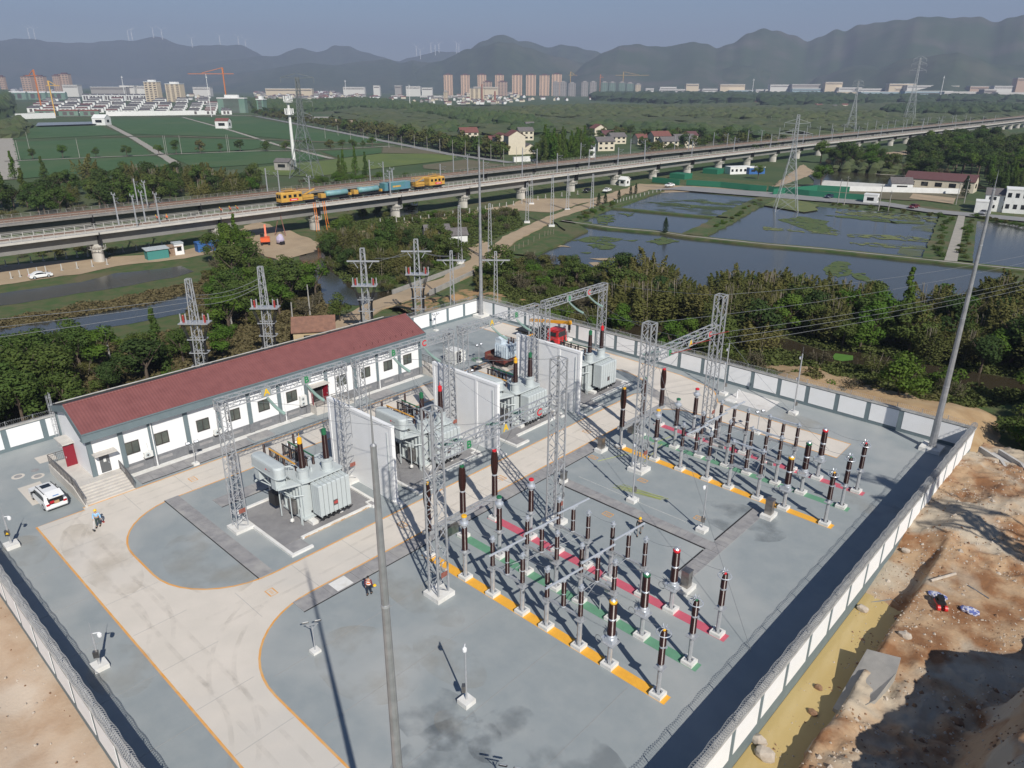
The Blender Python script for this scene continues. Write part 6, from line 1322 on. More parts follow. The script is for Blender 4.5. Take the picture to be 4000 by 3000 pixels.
def undergrowth(name, pts, n, hmax, m, label, seed, qs=.3, avoid=()):
    """rank low growth nobody could count: leaf faces heaped over the ground"""
    rg = random.Random(seed); W_ = [G(x, y) for x, y in pts]; wp = [(p.x, p.y) for p in W_]; xs = [a for a, _ in wp]; ys = [b for _, b in wp]; vs = []; fs = []; c = 0; t_ = 0
    while c < n and t_ < n*8:
        t_ += 1; x = rg.uniform(min(xs), max(xs)); y = rg.uniform(min(ys), max(ys))
        if not inside(x, y, wp) or any(inside(x, y, a) for a in avoid): continue
        h = hmax*max(.08, .5+.9*MN.noise(Vector((x*.35, y*.35, seed)))+.4*MN.noise(Vector((x*1.1, y*1.1, seed+5.)))); z = ZG+h*rg.random()**.5
        nn = Vector((rg.uniform(-1, 1), rg.uniform(-1, 1), rg.uniform(.1, 1.2))).normalized(); u = nn.cross(Vector((0, 0, 1))).normalized(); v = nn.cross(u); s = qs*rg.uniform(.6, 1.5); b = len(vs); p = Vector((x, y, z))
        vs += [p-u*s, p+v*s*.7, p+u*s+nn*s*.2, p-v*s*.7]; fs.append((b, b+1, b+2, b+3)); c += 1
    mb = MB(); mb.add(vs, fs); tag(mb.build(name, m), label, 'undergrowth', kind='stuff')
def project(P):
    d = Vector(P)-CAM; z = d.dot(_fw); return (2000+FPX*d.dot(_r2)/z, 1500-FPX*d.dot(_u2)/z) if z > 1 else (-9e9, 0)
def inside(x, y, poly_):
    c = False; n = len(poly_)
    for i in range(n):
        x1, y1 = poly_[i]; x2, y2 = poly_[i-1]
        if (y1 > y) != (y2 > y) and x < (x2-x1)*(y-y1)/(y2-y1)+x1: c = not c
    return c
def grove(pts, spacing, kinds, label, group, s=(.8, 1.15), seed=1, z=None, avoid=(), parts_=True, cap=400):
    """stand of separate plants; pts = the outline of the ground it stands on, surveyed from the photograph"""
    rg = random.Random(seed); W_ = [G(x, y) for x, y in pts]; xs = [p.x for p in W_]; ys = [p.y for p in W_]; n = 0
    wp = [(p.x, p.y) for p in W_]; i = 0; y = min(ys)
    while y < max(ys):
        x = min(xs)+(spacing/2 if i % 2 else 0)
        while x < max(xs):
            q = (x+rg.uniform(-.4, .4)*spacing, y+rg.uniform(-.4, .4)*spacing)
            if inside(q[0], q[1], wp) and not any(inside(q[0], q[1], a) for a in avoid) and n < cap:
                k = rg.choices([a for a, _ in kinds], [b for _, b in kinds])[0]
                plant(k, q, rg.uniform(*s), label % k.word if '%s' in label else label, group, z, parts_); n += 1
            x += spacing
        y += spacing*.87; i += 1
    return n
# ================================================================ groves
creek = [(q.x, q.y) for q in CRK]; crk_w = []
for s_ in (1, -1):
    L2 = []
    for i, q in enumerate(CRK):
        d = (CRK[min(i+1, len(CRK)-1)]-CRK[max(i-1, 0)]).normalized(); L2.append((q.x-d.y*3.6*s_, q.y+d.x*3.6*s_))
    crk_w = crk_w+(L2 if s_ == 1 else L2[::-1])
lake_w = [(p.x, p.y) for p in lake]
rd_w = []
for s_ in (1, -1):
    L2 = []
    for i, q in enumerate(RD):
        d = (RD[min(i+1, len(RD)-1)]-RD[max(i-1, 0)]).normalized(); L2.append((q.x-d.y*4*s_, q.y+d.x*4*s_))
    rd_w = rd_w+(L2 if s_ == 1 else L2[::-1])
AV = (crk_w, lake_w, rd_w)
grove([(2400,1150),(2560,1140),(2730,1240),(2800,1320),(2850,1180),(3050,1190),(3200,1240),(3120,1360),(2900,1400),(2640,1300),(2500,1260),(2380,1240)], 3.5, [(K_bam, 8), (K_dark, 1), (K_brt, .4)], '%s in the thicket behind the right wall, creek in front', 'bamboo thicket beyond the creek, left part', (.85, 1.12), 3, avoid=(crk_w,))
grove([(3200,1250),(3330,1250),(3440,1320),(3560,1280),(3750,1240),(4000,1230),(4300,1240),(4300,1560),(4050,1560),(3700,1500),(3350,1430),(3180,1390)], 4.0, [(K_bam, 5), (K_dark, 2.4), (K_round, 1.2), (K_brt, .5)], '%s in the thicket behind the tall right mast', 'thicket beyond the creek, right part', (.75, 1.1), 4, avoid=(crk_w,))
grove([(3050,1180),(3420,1230),(3420,1330),(3250,1380),(3080,1300)], 4.2, [(K_dark, 2), (K_round, 2), (K_bam, 1)], '%s in the dark gap between bamboo and the green conifer', 'mixed trees in the thicket', (.7, .95), 5, avoid=(crk_w,))
plant(K_cone, G(3510, 1330), 1.05, 'tall bright green conifer standing out of the thicket by the pond', 'single conifers')
for p_, lb in (((2420, 1330), 'bright leafy tree in front of the bamboo, left of the tall gantry'), ((2620, 1390), 'bright leafy tree in front of the bamboo beside the gantry column'), ((2690, 1360), 'leafy green tree just right of the gantry beam')): plant(K_brt, G(*p_), .8, lb)
grove([(1930,1090),(2050,1030),(2180,1040),(2330,1090),(2400,1150),(2380,1240),(2300,1220),(2120,1170),(1960,1130)], 3.4, [(K_bush, 4), (K_scr, 3), (K_dark, .6)], '%s on the bank between the far wall and the big pond', 'bushes on the pond bank', (.7, 1.15), 6, avoid=(lake_w,))
grove([(2130,1240),(2300,1260),(2480,1330),(2620,1390),(2800,1430),(3000,1480),(3200,1530),(3450,1560),(3700,1610),(3500,1640),(3000,1510),(2700,1430),(2400,1340),(2200,1280)], 2.5, [(K_bush, 5), (K_scr, 1.5), (K_round, .7)], '%s between the right wall and the creek', 'bushes along the foot of the right wall', (.75, 1.25), 7, avoid=(crk_w,))
grove([(3150,1395),(3500,1440),(3900,1530),(3800,1590),(3560,1520),(3300,1455),(3150,1430)], 4.5, [(K_scr, 2), (K_bush, 3), (K_round, 1)], '%s on the bank of the brown creek', 'bushes on the creek bank', (.8, 1.2), 8, avoid=(crk_w,))
grove([(3950,1640),(4300,1560),(4500,1900),(4100,1850),(3960,1760)], 3.2, [(K_bush, 4), (K_round, 2)], '%s on the slope right of the wall corner', 'trees right of the wall corner', (.8, 1.2), 9)
# left: between the building and the water
L_AV = (rd_w,)
grove([(-150,1445),(250,1420),(500,1370),(700,1340),(800,1340),(900,1400),(700,1500),(300,1620),(0,1720),(-150,1760)], 4.4, [(K_round, 3), (K_dark, 2), (K_scr, 1.6), (K_bush, 3), (K_cone, .7)], '%s in the growth behind the back wall', 'trees and scrub behind the building', (.65, .95), 11, avoid=L_AV)
grove([(-150,1560),(150,1500),(260,1560),(180,1690),(-100,1780)], 4.5, [(K_dark, 2), (K_round, 1)], '%s at the left edge behind the back wall', 'large trees at the left edge', (.9, 1.1), 12)
grove([(780,1250),(860,1120),(1000,1080),(1130,1120),(1240,1160),(1250,1230),(1050,1300),(860,1330)], 4.2, [(K_round, 2), (K_scr, 3), (K_dark, 1), (K_bush, 2)], '%s between the river bend and the building', 'trees beside the river bend', (.8, 1.05), 13, avoid=L_AV)
for p_, s_, lb in (((1135, 1165), .95, 'big dark green rounded tree left of the river bend'), ((1330, 1260), .68, 'leafy tree right in front of the little tiled hut'), ((890, 1010), 1.1, 'tall bright tree in front of the viaduct pier by the blue container')): plant(K_brt if 'bright' in lb else K_dark if 'dark' in lb else K_round, G(*p_), s_, lb)
plant(K_cone, G(935, 1030), 1.0, 'bright conical tree beside the viaduct pier'); plant(K_cone, G(880, 1040), .9, 'second conical tree beside the viaduct pier, lower')
grove([(800,1060),(860,1000),(1000,1010),(1080,1060),(900,1150),(800,1150)], 4.2, [(K_scr, 3), (K_bush, 2), (K_round, 1)], '%s below the excavator yard', 'scrub below the excavator', (.8, 1.2), 14)
grove([(1260,960),(1330,930),(1500,960),(1700,950),(1790,990),(1820,1050),(1700,1060),(1600,1090),(1480,1100),(1330,1080),(1270,1040)], 4.0, [(K_scr, 3), (K_bush, 3), (K_bam, 2), (K_round, .8), (K_dark, .8)], '%s on the far bank of the river, before the viaduct', 'thicket on the far river bank', (.65, .95), 15, avoid=L_AV)
grove([(1420,1130),(1620,1090),(1600,1150),(1500,1180)], 3.0, [(K_scr, 2), (K_bush, 2)], '%s beside the river by the bridge', 'scrub by the bridge', (.6, .9), 16, avoid=L_AV)
grove([(1860,1060),(1960,1030),(1940,1130),(1870,1150)], 2.6, [(K_bush, 3)], '%s right of the old bridge', 'bushes right of the bridge', (.7, 1.0), 17, avoid=L_AV)
grove([(1500,870),(1800,830),(2020,830),(2020,890),(1900,930),(1700,900)], 6.0, [(K_bush, 3), (K_scr, 2)], '%s on the green strip before the viaduct', 'bushes before the viaduct', (.6, .9), 18, avoid=L_AV)
grove([(1380,760),(1660,740),(1640,830),(1500,860),(1330,860)], 7.0, [(K_bush, 3), (K_round, 1)], '%s in the shade under the viaduct', 'growth under the viaduct', (.7, 1.0), 19)
# beyond the viaduct, left
grove([(-60,790),(60,780),(350,730),(640,720),(960,730),(1080,770),(900,800),(600,840),(300,860),(0,880),(-60,880)], 10, [(K_dark, 3), (K_round, 3), (K_bam, 1.5), (K_scr, 1.5)], '%s in the wood behind the viaduct, left half', 'wood behind the viaduct', (.95, 1.5), 21)
grove([(-60,980),(300,960),(420,960),(450,1000),(0,1030)], 6, [(K_bush, 3), (K_scr, 1)], '%s under the left end of the viaduct', 'bushes under the viaduct', (.6, .9), 22)
for x, y, s_ in ((30,880,1.0),(110,870,1.1),(180,780,.9),(60,760,1.0)): plant(K_cone, G(x, y-60), s_*1.3, 'upright conifer in the wood behind the viaduct, left edge', 'upright conifers at the left edge')
for x, y in ((1345,700),(1390,695),(1330,720),(1430,700)): plant(K_cone, G(x, y), 1.15, 'conical tree between the pylon and the train', 'conical trees right of the pylon')
grove([(1180,720),(1420,700),(1500,720),(1300,760),(1150,770)], 7, [(K_scr, 2), (K_round, 1)], '%s at the foot of the big pylon', 'scrub at the pylon foot', (.6, .9), 23)
_w = (*AV, [(p.x, p.y) for p in [K17(560,620),K17(740,760),K17(880,900),K17(850,985),K17(600,990),K17(560,880)]])
M_ug = folmat('rank_growth', (0.060, 0.100, 0.022), (0.115, 0.12, 0.04)); M_ug2 = folmat('dry_growth', (0.10, 0.095, 0.04), (0.15, 0.12, 0.06))
undergrowth('undergrowth', [(1900,1170),(2100,1240),(2300,1290),(2800,1440),(3300,1570),(3560,1640),(3800,1600),(4100,1560),(4100,1400),(3300,1330),(2800,1250),(2400,1180),(2300,1090),(2050,1020),(1930,1080)], 90000, 1.3, M_ug, 'rank green growth covering the ground between the thicket and the right wall', 5, .2, _w)
undergrowth('undergrowth', [(-100,1800),(400,1650),(900,1450),(1250,1330),(1300,1180),(1260,1120),(1000,1060),(800,1060),(700,1290),(0,1420)], 80000, 1.0, M_ug2, 'mixed dry and green growth behind the red roofed building', 6, .22, _w)
undergrowth('undergrowth', [(1330,1110),(1560,1080),(1850,1040),(1870,960),(2050,900),(2020,820),(1700,830),(1300,880),(1250,960)], 40000, 1.0, M_ug, 'rough growth on the strip between the river and the viaduct', 7, .24, _w)
undergrowth('undergrowth', [(0,1250),(400,1180),(740,1110),(820,1120),(600,1190),(300,1240),(0,1290)], 9000, .8, M_ug2, 'reedy growth on the bank between the two channels', 8, .22)
undergrowth('undergrowth', [(0,960),(400,930),(850,860),(980,840),(700,840),(0,920)], 12000, .8, M_ug, 'grass and weeds in the shade of the viaduct', 9, .28)
# rows of trees along the field roads
rg_ = random.Random(4)
def row(pts, n, kinds, label, group, s=(.8, 1.1), jit=2.0):
    for i in range(n):
        t_ = (i+.5)/n*(len(pts)-1); k = min(int(t_), len(pts)-2); p = pts[k].lerp(pts[k+1], t_-k)
        plant(rg_.choice(kinds), (p.x+rg_.uniform(-jit, jit), p.y+rg_.uniform(-jit, jit)), rg_.uniform(*s), label, group)
row([K00(130,1385),K00(1300,1345),K00(2100,1310),K10(700,1290),K10(1050,1270)], 17, [K_round, K_far], 'lone roadside tree among the green paddies', 'trees along the paddy road', (.7, 1.05))
row([K10(0,1000),K10(700,1125),K10(1250,1225),K10(1700,1320),K10(2150,1380)], 85, [K_fol], 'olive tree in the near row of the long avenue behind the paddies', 'avenue behind the paddies, near row', (1.0, 1.4), 4)
row([K10(0,985),K10(700,1100),K10(1250,1200),K10(1700,1290),K10(2150,1340)], 65, [K_fol, K_far], 'tree in the far row of the long avenue behind the paddies', 'avenue behind the paddies, far row', (1.0, 1.4), 5)
grove([(2125,610),(2290,600),(2300,640),(2210,680),(2080,660)], 6.5, [(K_cone, 3), (K_round, 1)], '%s in the tall clump among the village houses', 'tall clump among the village houses', (1.2, 1.75), 31)
grove([(2300,560),(2420,560),(2700,590),(2900,600),(2960,560),(2900,540),(2500,530),(2300,540)], 17, [(K_far, 3), (K_round, 1)], '%s around the village behind the viaduct', 'trees around the village', (.8, 1.3), 32, parts_=True)
grove([(2560,1400/2.212),(2700,615),(2650,600),(2480,560)], 10, [(K_far, 2)], 'round tree between the village houses', 'trees around the village', (.7, 1.0), 33)
grove([(2890,590),(3060,560),(3060,600),(2900,620)], 11, [(K_far, 2)], 'round tree between the two viaducts and the fields', 'trees around the village', (.7, 1.1), 34)
# right behind the ponds
grove([(3180,640),(3560,700),(3640,720),(3700,700),(3480,660),(3300,630)], 6.5, [(K_scr, 3), (K_round, 1), (K_dark, 1)], '%s on the far bank behind the low red roofed house', 'growth on the far river bank', (1.1, 1.6), 35)
grove([(3560,600),(3780,560),(4100,620),(4150,740),(3800,690),(3560,670)], 11, [(K_round, 2), (K_dark, 3), (K_brt, 1.3)], '%s in the dark wood at the right edge', 'dark wood at the right edge', (1.2, 1.8), 36)
grove([(3840,700),(4100,740),(4100,780),(3900,760)], 6, [(K_cone, 3), (K_round, 1)], '%s beside the white building at the right edge', 'trees by the white building', (.8, 1.1), 37)
plant(K_round, G(3205, 735), 1.5, 'solitary round tree on the bank right of the second pylon'); plant(K_round, G(2960, 700), .9, 'olive round bush beside the blue shed'); plant(K_cyp, G(3765, 770), 2.1, 'dark cypress on the roadside left of the white building')
for x, y, s_, l in ((2598,916,1.25,'dark cypress alone on the dyke between the ponds'),(2338,805,1.15,'dark cypress by the dirt road, lowest left of the five'),(2364,800,1.2,'dark cypress by the dirt road, second from the left'),(2417,785,1.1,'dark cypress by the dirt road, in the middle'),(2463,763,.9,'dark cypress by the dirt road, fourth from the left'),(2483,758,1.1,'dark cypress by the dirt road, rightmost of the five')): plant(K_cyp, G(x, y), s_, l)
for i in range(14): 
    p = K37(560+i*75, 118+i*9); plant(K_bush, (p.x+rg_.uniform(-1, 1), p.y), rg_.uniform(.45, .7), 'clipped roadside bush on the edge of the pond road', 'roadside bushes by the pond road')
for a, b, n_, w in ((K27(560,250), K27(900,110), 12, 'left'), (K37(1560,230), K37(1450,590), 16, 'left of the concrete path'), (K37(1740,250), K37(1650,600), 14, 'right of the concrete path'), (K27(1760,330), K27(2150,80), 12, 'middle dyke')):
    for i in range(n_):
        p = a.lerp(b, (i+.5)/n_); plant(K_bush, (p.x+rg_.uniform(-1, 1), p.y+rg_.uniform(-1, 1)), rg_.uniform(.35, .65), 'low green shrub on the dyke, %s' % w, 'shrubs on the pond dykes, %s' % w)
for i in range(22): 
    p = K37(1760+i*22, 212+i*5); plant(K_bush, (p.x, p.y+rg_.uniform(-1, 1)), rg_.uniform(.35, .5), 'reddish hedge bush along the road at the right edge', 'hedge at the right edge')
# far woods: one mass each, built of many clumps
def farwood(pts, spacing, Hh, m, label, seed, dens=1.0):
    rg = random.Random(seed); W_ = [G(x, y) for x, y in pts]; wp = [(p.x, p.y) for p in W_]; xs = [a for a, _ in wp]; ys = [b for _, b in wp]; vs = []; fs = []; n = 0
    y = min(ys)
    while y < max(ys):
        x = min(xs)
        while x < max(xs):
            q = (x+rg.uniform(-.5, .5)*spacing, y+rg.uniform(-.5, .5)*spacing)
            if rg.random() < dens and inside(q[0], q[1], wp):
                h = Hh*rg.uniform(.55, 1.2); r = spacing*.62*rg.uniform(.8, 1.3); b = len(vs); k = 6
                vs += [(q[0]+r*cos(2*PI*i/k), q[1]+r*sin(2*PI*i/k), ZG) for i in range(k)]
                vs += [(q[0]+r*1.1*cos(2*PI*i/k+.4)*rg.uniform(.7, 1.2), q[1]+r*1.1*sin(2*PI*i/k+.4)*rg.uniform(.7, 1.2), ZG+h*.55*rg.uniform(.8, 1.2)) for i in range(k)]
                vs += [(q[0]+r*.5*cos(2*PI*i/k)*rg.uniform(.6, 1.3), q[1]+r*.5*sin(2*PI*i/k)*rg.uniform(.6, 1.3), ZG+h*.9*rg.uniform(.85, 1.1)) for i in range(k)]+[(q[0], q[1], ZG+h)]
                fs += [(b+i, b+(i+1) % k, b+k+(i+1) % k, b+k+i) for i in range(k)]+[(b+k+i, b+k+(i+1) % k, b+2*k+(i+1) % k, b+2*k+i) for i in range(k)]+[(b+2*k+i, b+2*k+(i+1) % k, b+3*k) for i in range(k)]; n += 1
            x += spacing
        y += spacing
    mb = MB(); mb.add(vs, fs); o = mb.build('far_wood', m); tag(o, label, 'wood', kind='stuff'); return n
M_fw = [mat('far_wood_a', (0.030, 0.058, 0.018), 1, col2=(0.055, 0.078, 0.025), scale=.05, detail=6), mat('far_wood_b', (0.045, 0.068, 0.022), 1, col2=(0.075, 0.085, 0.035), scale=.05, detail=6), mat('far_wood_c', (0.022, 0.045, 0.016), 1, col2=(0.04, 0.06, 0.022), scale=.06, detail=6)]
cnt = 0
for i, (pts, sp, hh, k) in enumerate((
    ([S10(380,960), S10(380,900), S10(900,870), S10(1200,900), S10(1600,960), S10(1800,1000), S10(2212,1040), S20(200,1080), S20(0,1110), S10(1850,1090), S10(1600,1020), S10(1200,960), S10(800,940)], 9, 11, 0),
    ([S10(900,1070), S10(1300,1130), S10(1480,1170), S10(1500,1200), S10(1250,1180), S10(900,1110)], 9, 8, 1),
    ([S10(1500,1120), S10(1720,1080), S10(1800,1140), S10(1750,1190), S10(1600,1180)], 9, 7, 0),
    ([S20(0,960), S20(700,930), S20(1400,960), S20(2212,970), S30(400,1000), S30(1000,1010), S30(1000,1050), S20(2212,1060), S20(1400,1030), S20(700,1040), S20(0,1020)], 15, 9, 1),
    ([S10(900,930), S20(0,930), S20(2212,900), S30(2300,880), S30(2300,1000), S30(1000,1100), S20(2212,1200), S20(900,1120), S20(300,1150), S10(1900,1190), S10(1300,1190), S10(700,1000)], 22, 5, 1),
    ([S20(700,870), S20(1300,900), S20(2212,900), S30(0,930), S30(1000,900), S30(2300,900), S30(2300,840), S30(1000,840), S20(2212,830), S20(1250,830), S20(1200,800), S20(700,850)], 30, 21, 2),
    ([S30(1000,960), S30(1600,920), S30(2300,950), S30(2300,980), S30(1600,1010), S30(1000,990)], 14, 12, 2),
    ([S30(0,990), S30(1000,1000), S30(1000,1070), S30(300,1110), S30(0,1080)], 14, 7, 1),
    ([S20(0,1060), S20(280,1080), S20(290,1180), S20(0,1200)], 12, 10, 0), ([S20(650,1090), S20(1080,1110), S20(1500,1130), S20(2000,1150), S20(2212,1200), S20(1500,1190), S20(700,1130)], 12, 8, 0),
    ([S10(-150,880), S10(300,900), S10(700,905), S10(700,950), S10(300,985), S10(0,960), S10(-30,900)], 12, 12, 0),
    ([S00(-80,900), S00(60,800), S00(110,900), S00(60,1000), S00(-80,1060)], 14, 22, 0), ([S00(0,1130), S00(150,1070), S00(240,1100), S00(230,1160), S00(60,1210), S00(0,1190)], 9, 9, 1),
    ([S00(560,770), S00(1200,765), S00(1200,800), S00(600,830)], 28, 14, 0), ([S00(2212,720), S10(2212,760), S20(1200,800), S20(1200,770), S10(1200,740)], 60, 22, 2), ([S30(1100,1190), S30(1500,1180), S30(2212,1170), S30(2212,1300), S30(1800,1330), S30(1500,1250)], 11, 5, 1),
    ([S30(500,1480/1.0), S30(900,1440), S30(1200,1480), S30(1150,1520), S30(600,1490)], 5, 5, 1), ([S20(2212,1230), S30(300,1260), S30(0,1290), S20(2050,1260)], 5, 5, 0))):
    cnt += farwood(pts, sp, hh, M_fw[k], 'hazy mass of far trees, belt %s' % ORD[i % 16], 50+i, .85)
print('TREES', sum(NTREE.values()), NTREE, 'far clumps', cnt)
# ================================================================ viaducts
M_deck = mat('deck_concrete', (0.56, 0.53, 0.48), 0.85, col2=(0.48, 0.455, 0.41), scale=.5); M_deckold = mat('old_deck', (0.27, 0.255, 0.235), 0.9, col2=(0.20, 0.19, 0.175), scale=.5)
M_gird = mat('girder_grey', (0.30, 0.295, 0.28), 0.85, col2=(0.25, 0.245, 0.235), scale=.3); M_girdold = mat('girder_old', (0.20, 0.195, 0.18), 0.9, col2=(0.15, 0.145, 0.135), scale=.3)
M_railr = mat('rail_rust', (0.16, 0.09, 0.06), .7); M_sleep = mat('sleepers', (0.40, 0.37, 0.33), .9, col2=(.22, .19, .16), scale=2.2); M_railw = mat('railing_white', (0.46, 0.45, 0.42), .7)
def path_pt(P, y):
    for (xa, ya), (xb, yb) in zip(P, P[1:]):
        if y <= yb: t = (y-ya)/(yb-ya); return xa+(xb-xa)*t
    return P[-1][0]
EN = [(-184.5, -150), (-183.5, 0), (-182.5, 60), (-181.5, 150), (-181.0, 260), (-180.5, 330), (-177.5, 430), (-172.5, 560), (-166, 700), (-158.5, 930), (-141, 1500), (-95, 2800)]
EN = [(x*1.05, y*1.05) for x, y in EN]
def sweep(P, prof, y0, y1, step=16, m=None, mb=None):
    """profile [(dx, z)] measured from the near edge (dx < 0 is away from the ponds), swept along the line"""
    mb = mb or MB(); ys = []; y = y0
    while y < y1: ys.append(y); y += step*(1 if y < 400 else 3)
    ys.append(y1); n = len(prof); vs = []
    for y in ys: x = path_pt(P, y); vs += [(x+d, y, z) for d, z in prof]
    fs = [(i*n+j, i*n+(j+1) % n, (i+1)*n+(j+1) % n, (i+1)*n+j) for i in range(len(ys)-1) for j in range(n)]+[tuple(range(n)), tuple(reversed([(len(ys)-1)*n+k for k in range(n)]))]
    return mb.add(vs, fs, m)
def viaduct(P, label, zt, wd, md, mg, mr, piers, span, tracks, y0=-150, y1=2800):
    t = thing('railway_viaduct', label, 'viaduct', (0, 0, 0))
    sweep(P, [(0, zt), (0, zt-.55), (-1.4, zt-.85), (-2.0, zt-3.0), (-wd+2.0, zt-3.0), (-wd+1.4, zt-.85), (-wd, zt-.55), (-wd, zt)], y0, y1).build('girder', mg, t)
    sweep(P, [(.05, zt+.02), (.05, zt-.5), (-.02, zt-.5), (-.02, zt+.02)], y0, y1).build('edge_face', md, t)
    sweep(P, [(.02, zt+.01), (-.5, zt+.012), (-wd+.5, zt+.012), (-wd-.02, zt+.01), (-wd-.02, zt-.02), (.02, zt-.02)], y0, y1).build('deck', md, t)
    for k, dx in enumerate((-.12, -wd+.12)):
        rl = MB(); sweep(P, [(dx+.03, zt+1.0), (dx+.03, zt+.94), (dx-.03, zt+.94), (dx-.03, zt+1.0)], y0, y1, mb=rl)
        sweep(P, [(dx+.03, zt+.6), (dx+.03, zt+.55), (dx-.03, zt+.55), (dx-.03, zt+.6)], y0, y1, mb=rl); sweep(P, [(dx+.03, zt+.28), (dx+.03, zt+.2), (dx-.03, zt+.2), (dx-.03, zt+.28)], y0, y1, mb=rl)
        y = y0
        while y < 900: x = path_pt(P, y); rl.box(x+dx-.05, x+dx+.05, y-.06, y+.06, zt, zt+1.0); y += 2.2 if y < 330 else 6
        rl.build('railing', mr, t)
    for dx in tracks:
        sweep(P, [(dx+1.25, zt+.14), (dx+1.25, zt), (dx-1.25, zt), (dx-1.25, zt+.14)], y0, y1).build('track_bed', M_sleep, t)
        r = MB()
        for s in (-.72, .72): sweep(P, [(dx+s+.07, zt+.32), (dx+s+.07, zt+.14), (dx+s-.07, zt+.14), (dx+s-.07, zt+.32)], y0, y1, mb=r)
        r.build('rails', M_railr, t)
    pm = MB(); h = zt-3.0-ZG; N_ = 20
    def st(rx, ry, z): return [(rx*cos(2*PI*i/N_), ry*sin(2*PI*i/N_), z) for i in range(N_)]
    rings = st(2.1, 1.25, -1)+st(2.0, 1.2, h-1.6)+st(2.6, 1.35, h-.6)+st(2.6, 1.35, h-.35)
    pm.add(rings, [(j*N_+i, j*N_+(i+1) % N_, (j+1)*N_+(i+1) % N_, (j+1)*N_+i) for j in range(3) for i in range(N_)]+[tuple(range(3*N_, 4*N_))])
    pm.box(-1.6, 1.6, -1.0, 1.0, h-.35, h+.02); pmm = pm.mesh('pier', md)
    cg = MB()
    for k in range(16):
        a = 2*PI*k/16; b = 2*PI*(k+1)/16; cg.bar((3.1*cos(a), 1.9*sin(a), h-.55), (3.1*cos(b), 1.9*sin(b), h-.55), .08); cg.bar((3.1*cos(a), 1.9*sin(a), h-1.3), (3.1*cos(b), 1.9*sin(b), h-1.3), .1, h=.14); cg.bar((3.1*cos(a), 1.9*sin(a), h-1.35), (3.1*cos(a), 1.9*sin(a), h-.2), .07)
        cg.bar((2.2*cos(a), 1.3*sin(a), h-1.3), (3.1*cos(a), 1.9*sin(a), h-1.3), .07)
    cgm = cg.mesh('pier_walkway', M_railw)
    y = piers
    while y < min(y1, 1500):
        x = path_pt(P, y)-wd/2; q = bpy.data.objects.new('pier', pmm); C.objects.link(q); q.parent = t; q.location = (x, y, ZG); q.rotation_euler = (0, 0, 0)
        if y < 420: w_ = bpy.data.objects.new('pier_walkway', cgm); C.objects.link(w_); w_.parent = q
        j = MB().box(x-wd/2+.3, x+wd/2+.07, y-.12, y+.12, zt-2.9, zt-.02).build('expansion_joint', M_black, t) if y < 700 else None
        y += span
    return t
viaduct(EN, 'new pale concrete railway viaduct with white railings crossing the whole picture', 4.5, 7.4, M_deck, M_gird, M_railw, -29.2, 30.35, (-3.7,))
EO = [(x-30.5, y) for x, y in EN]
viaduct(EO, 'older dark railway viaduct running behind the pale one', 4.1, 10.5, M_deckold, M_girdold, M_deckold, -20, 30.3, (-3.0, -7.2))
# catenary masts on the viaducts
def catenary(x, y, z, s=1, label='', double=False):
    t = thing('catenary_mast', label, 'mast', (x, y, z), 0, 'overhead line masts on the viaducts')
    MB().bar((0, 0, 0), (0, 0, 7.6), .28).build('post', M_galv, t)
    f = MB(); f.tube([(0, 0, 6.6), (s*2.9, 0, 6.9)], .05, 5); f.tube([(0, 0, 5.4), (s*2.9, 0, 6.9)], .05, 5); f.tube([(s*1.2, 0, 6.1), (s*2.9, 0, 5.6)], .04, 5)
    if double: f.bar((-1.2, 0, 7.4), (1.2, 0, 7.4), .12); f.lathe((-1.0, 0, 0), [(7.4, .1), (8.0, .1)], 6); f.lathe((1.0, 0, 0), [(7.4, .1), (8.0, .1)], 6)
    f.build('cantilever', M_galv, t); return t
y = -40; k = 0
while y < 900:
    x = path_pt(EO, y); catenary(x-.5, y, 4.1, -1, 'overhead line mast on the near edge of the older viaduct', k % 3 == 0); catenary(x-10, y+1, 4.1, 1, 'overhead line mast on the far edge of the older viaduct'); y += 42; k += 1
y = 176
while y < 900: x = path_pt(EN, y); catenary(x-7.0, y, 4.5, 1, 'overhead line mast on the new pale viaduct'); y += 42 if y > 300 else 21
for dx, yy, lb in ((-.6, 71, 'nearest left'), (-6.8, 69, 'far left'), (-.6, 76.5, 'nearest right'), (-6.8, 75.5, 'far right')): catenary(path_pt(EN, yy)+dx, yy, 4.5, 1, 'mast of the group of four where the men stand, %s' % lb, True)
for dx, yy, lb in ((-6.8, 124, 'first'), (-.5, 149, 'second'), (-6.8, 155, 'third')): catenary(path_pt(EN, yy)+dx, yy, 4.5, -1, 'mast beside the standing work train, %s from the left' % lb, True)
for x, y, lb, f_ in ((-195.5, 77.5, 'person in orange vest bending by the masts on the pale viaduct', .3), (-194.6, 79.5, 'person in orange vest and helmet standing by the masts on the viaduct', 0), (-196.2, 95, 'first worker in orange farther right on the viaduct track', .35), (-196, 97.5, 'second worker in orange farther right on the viaduct track', .2), (-195.8, 99.5, 'third worker in orange crouching on the viaduct track', .4)):
    person((x, y, 4.65), RAD(200), lb, M_or, M_navy, M_hat, None, lean=f_)
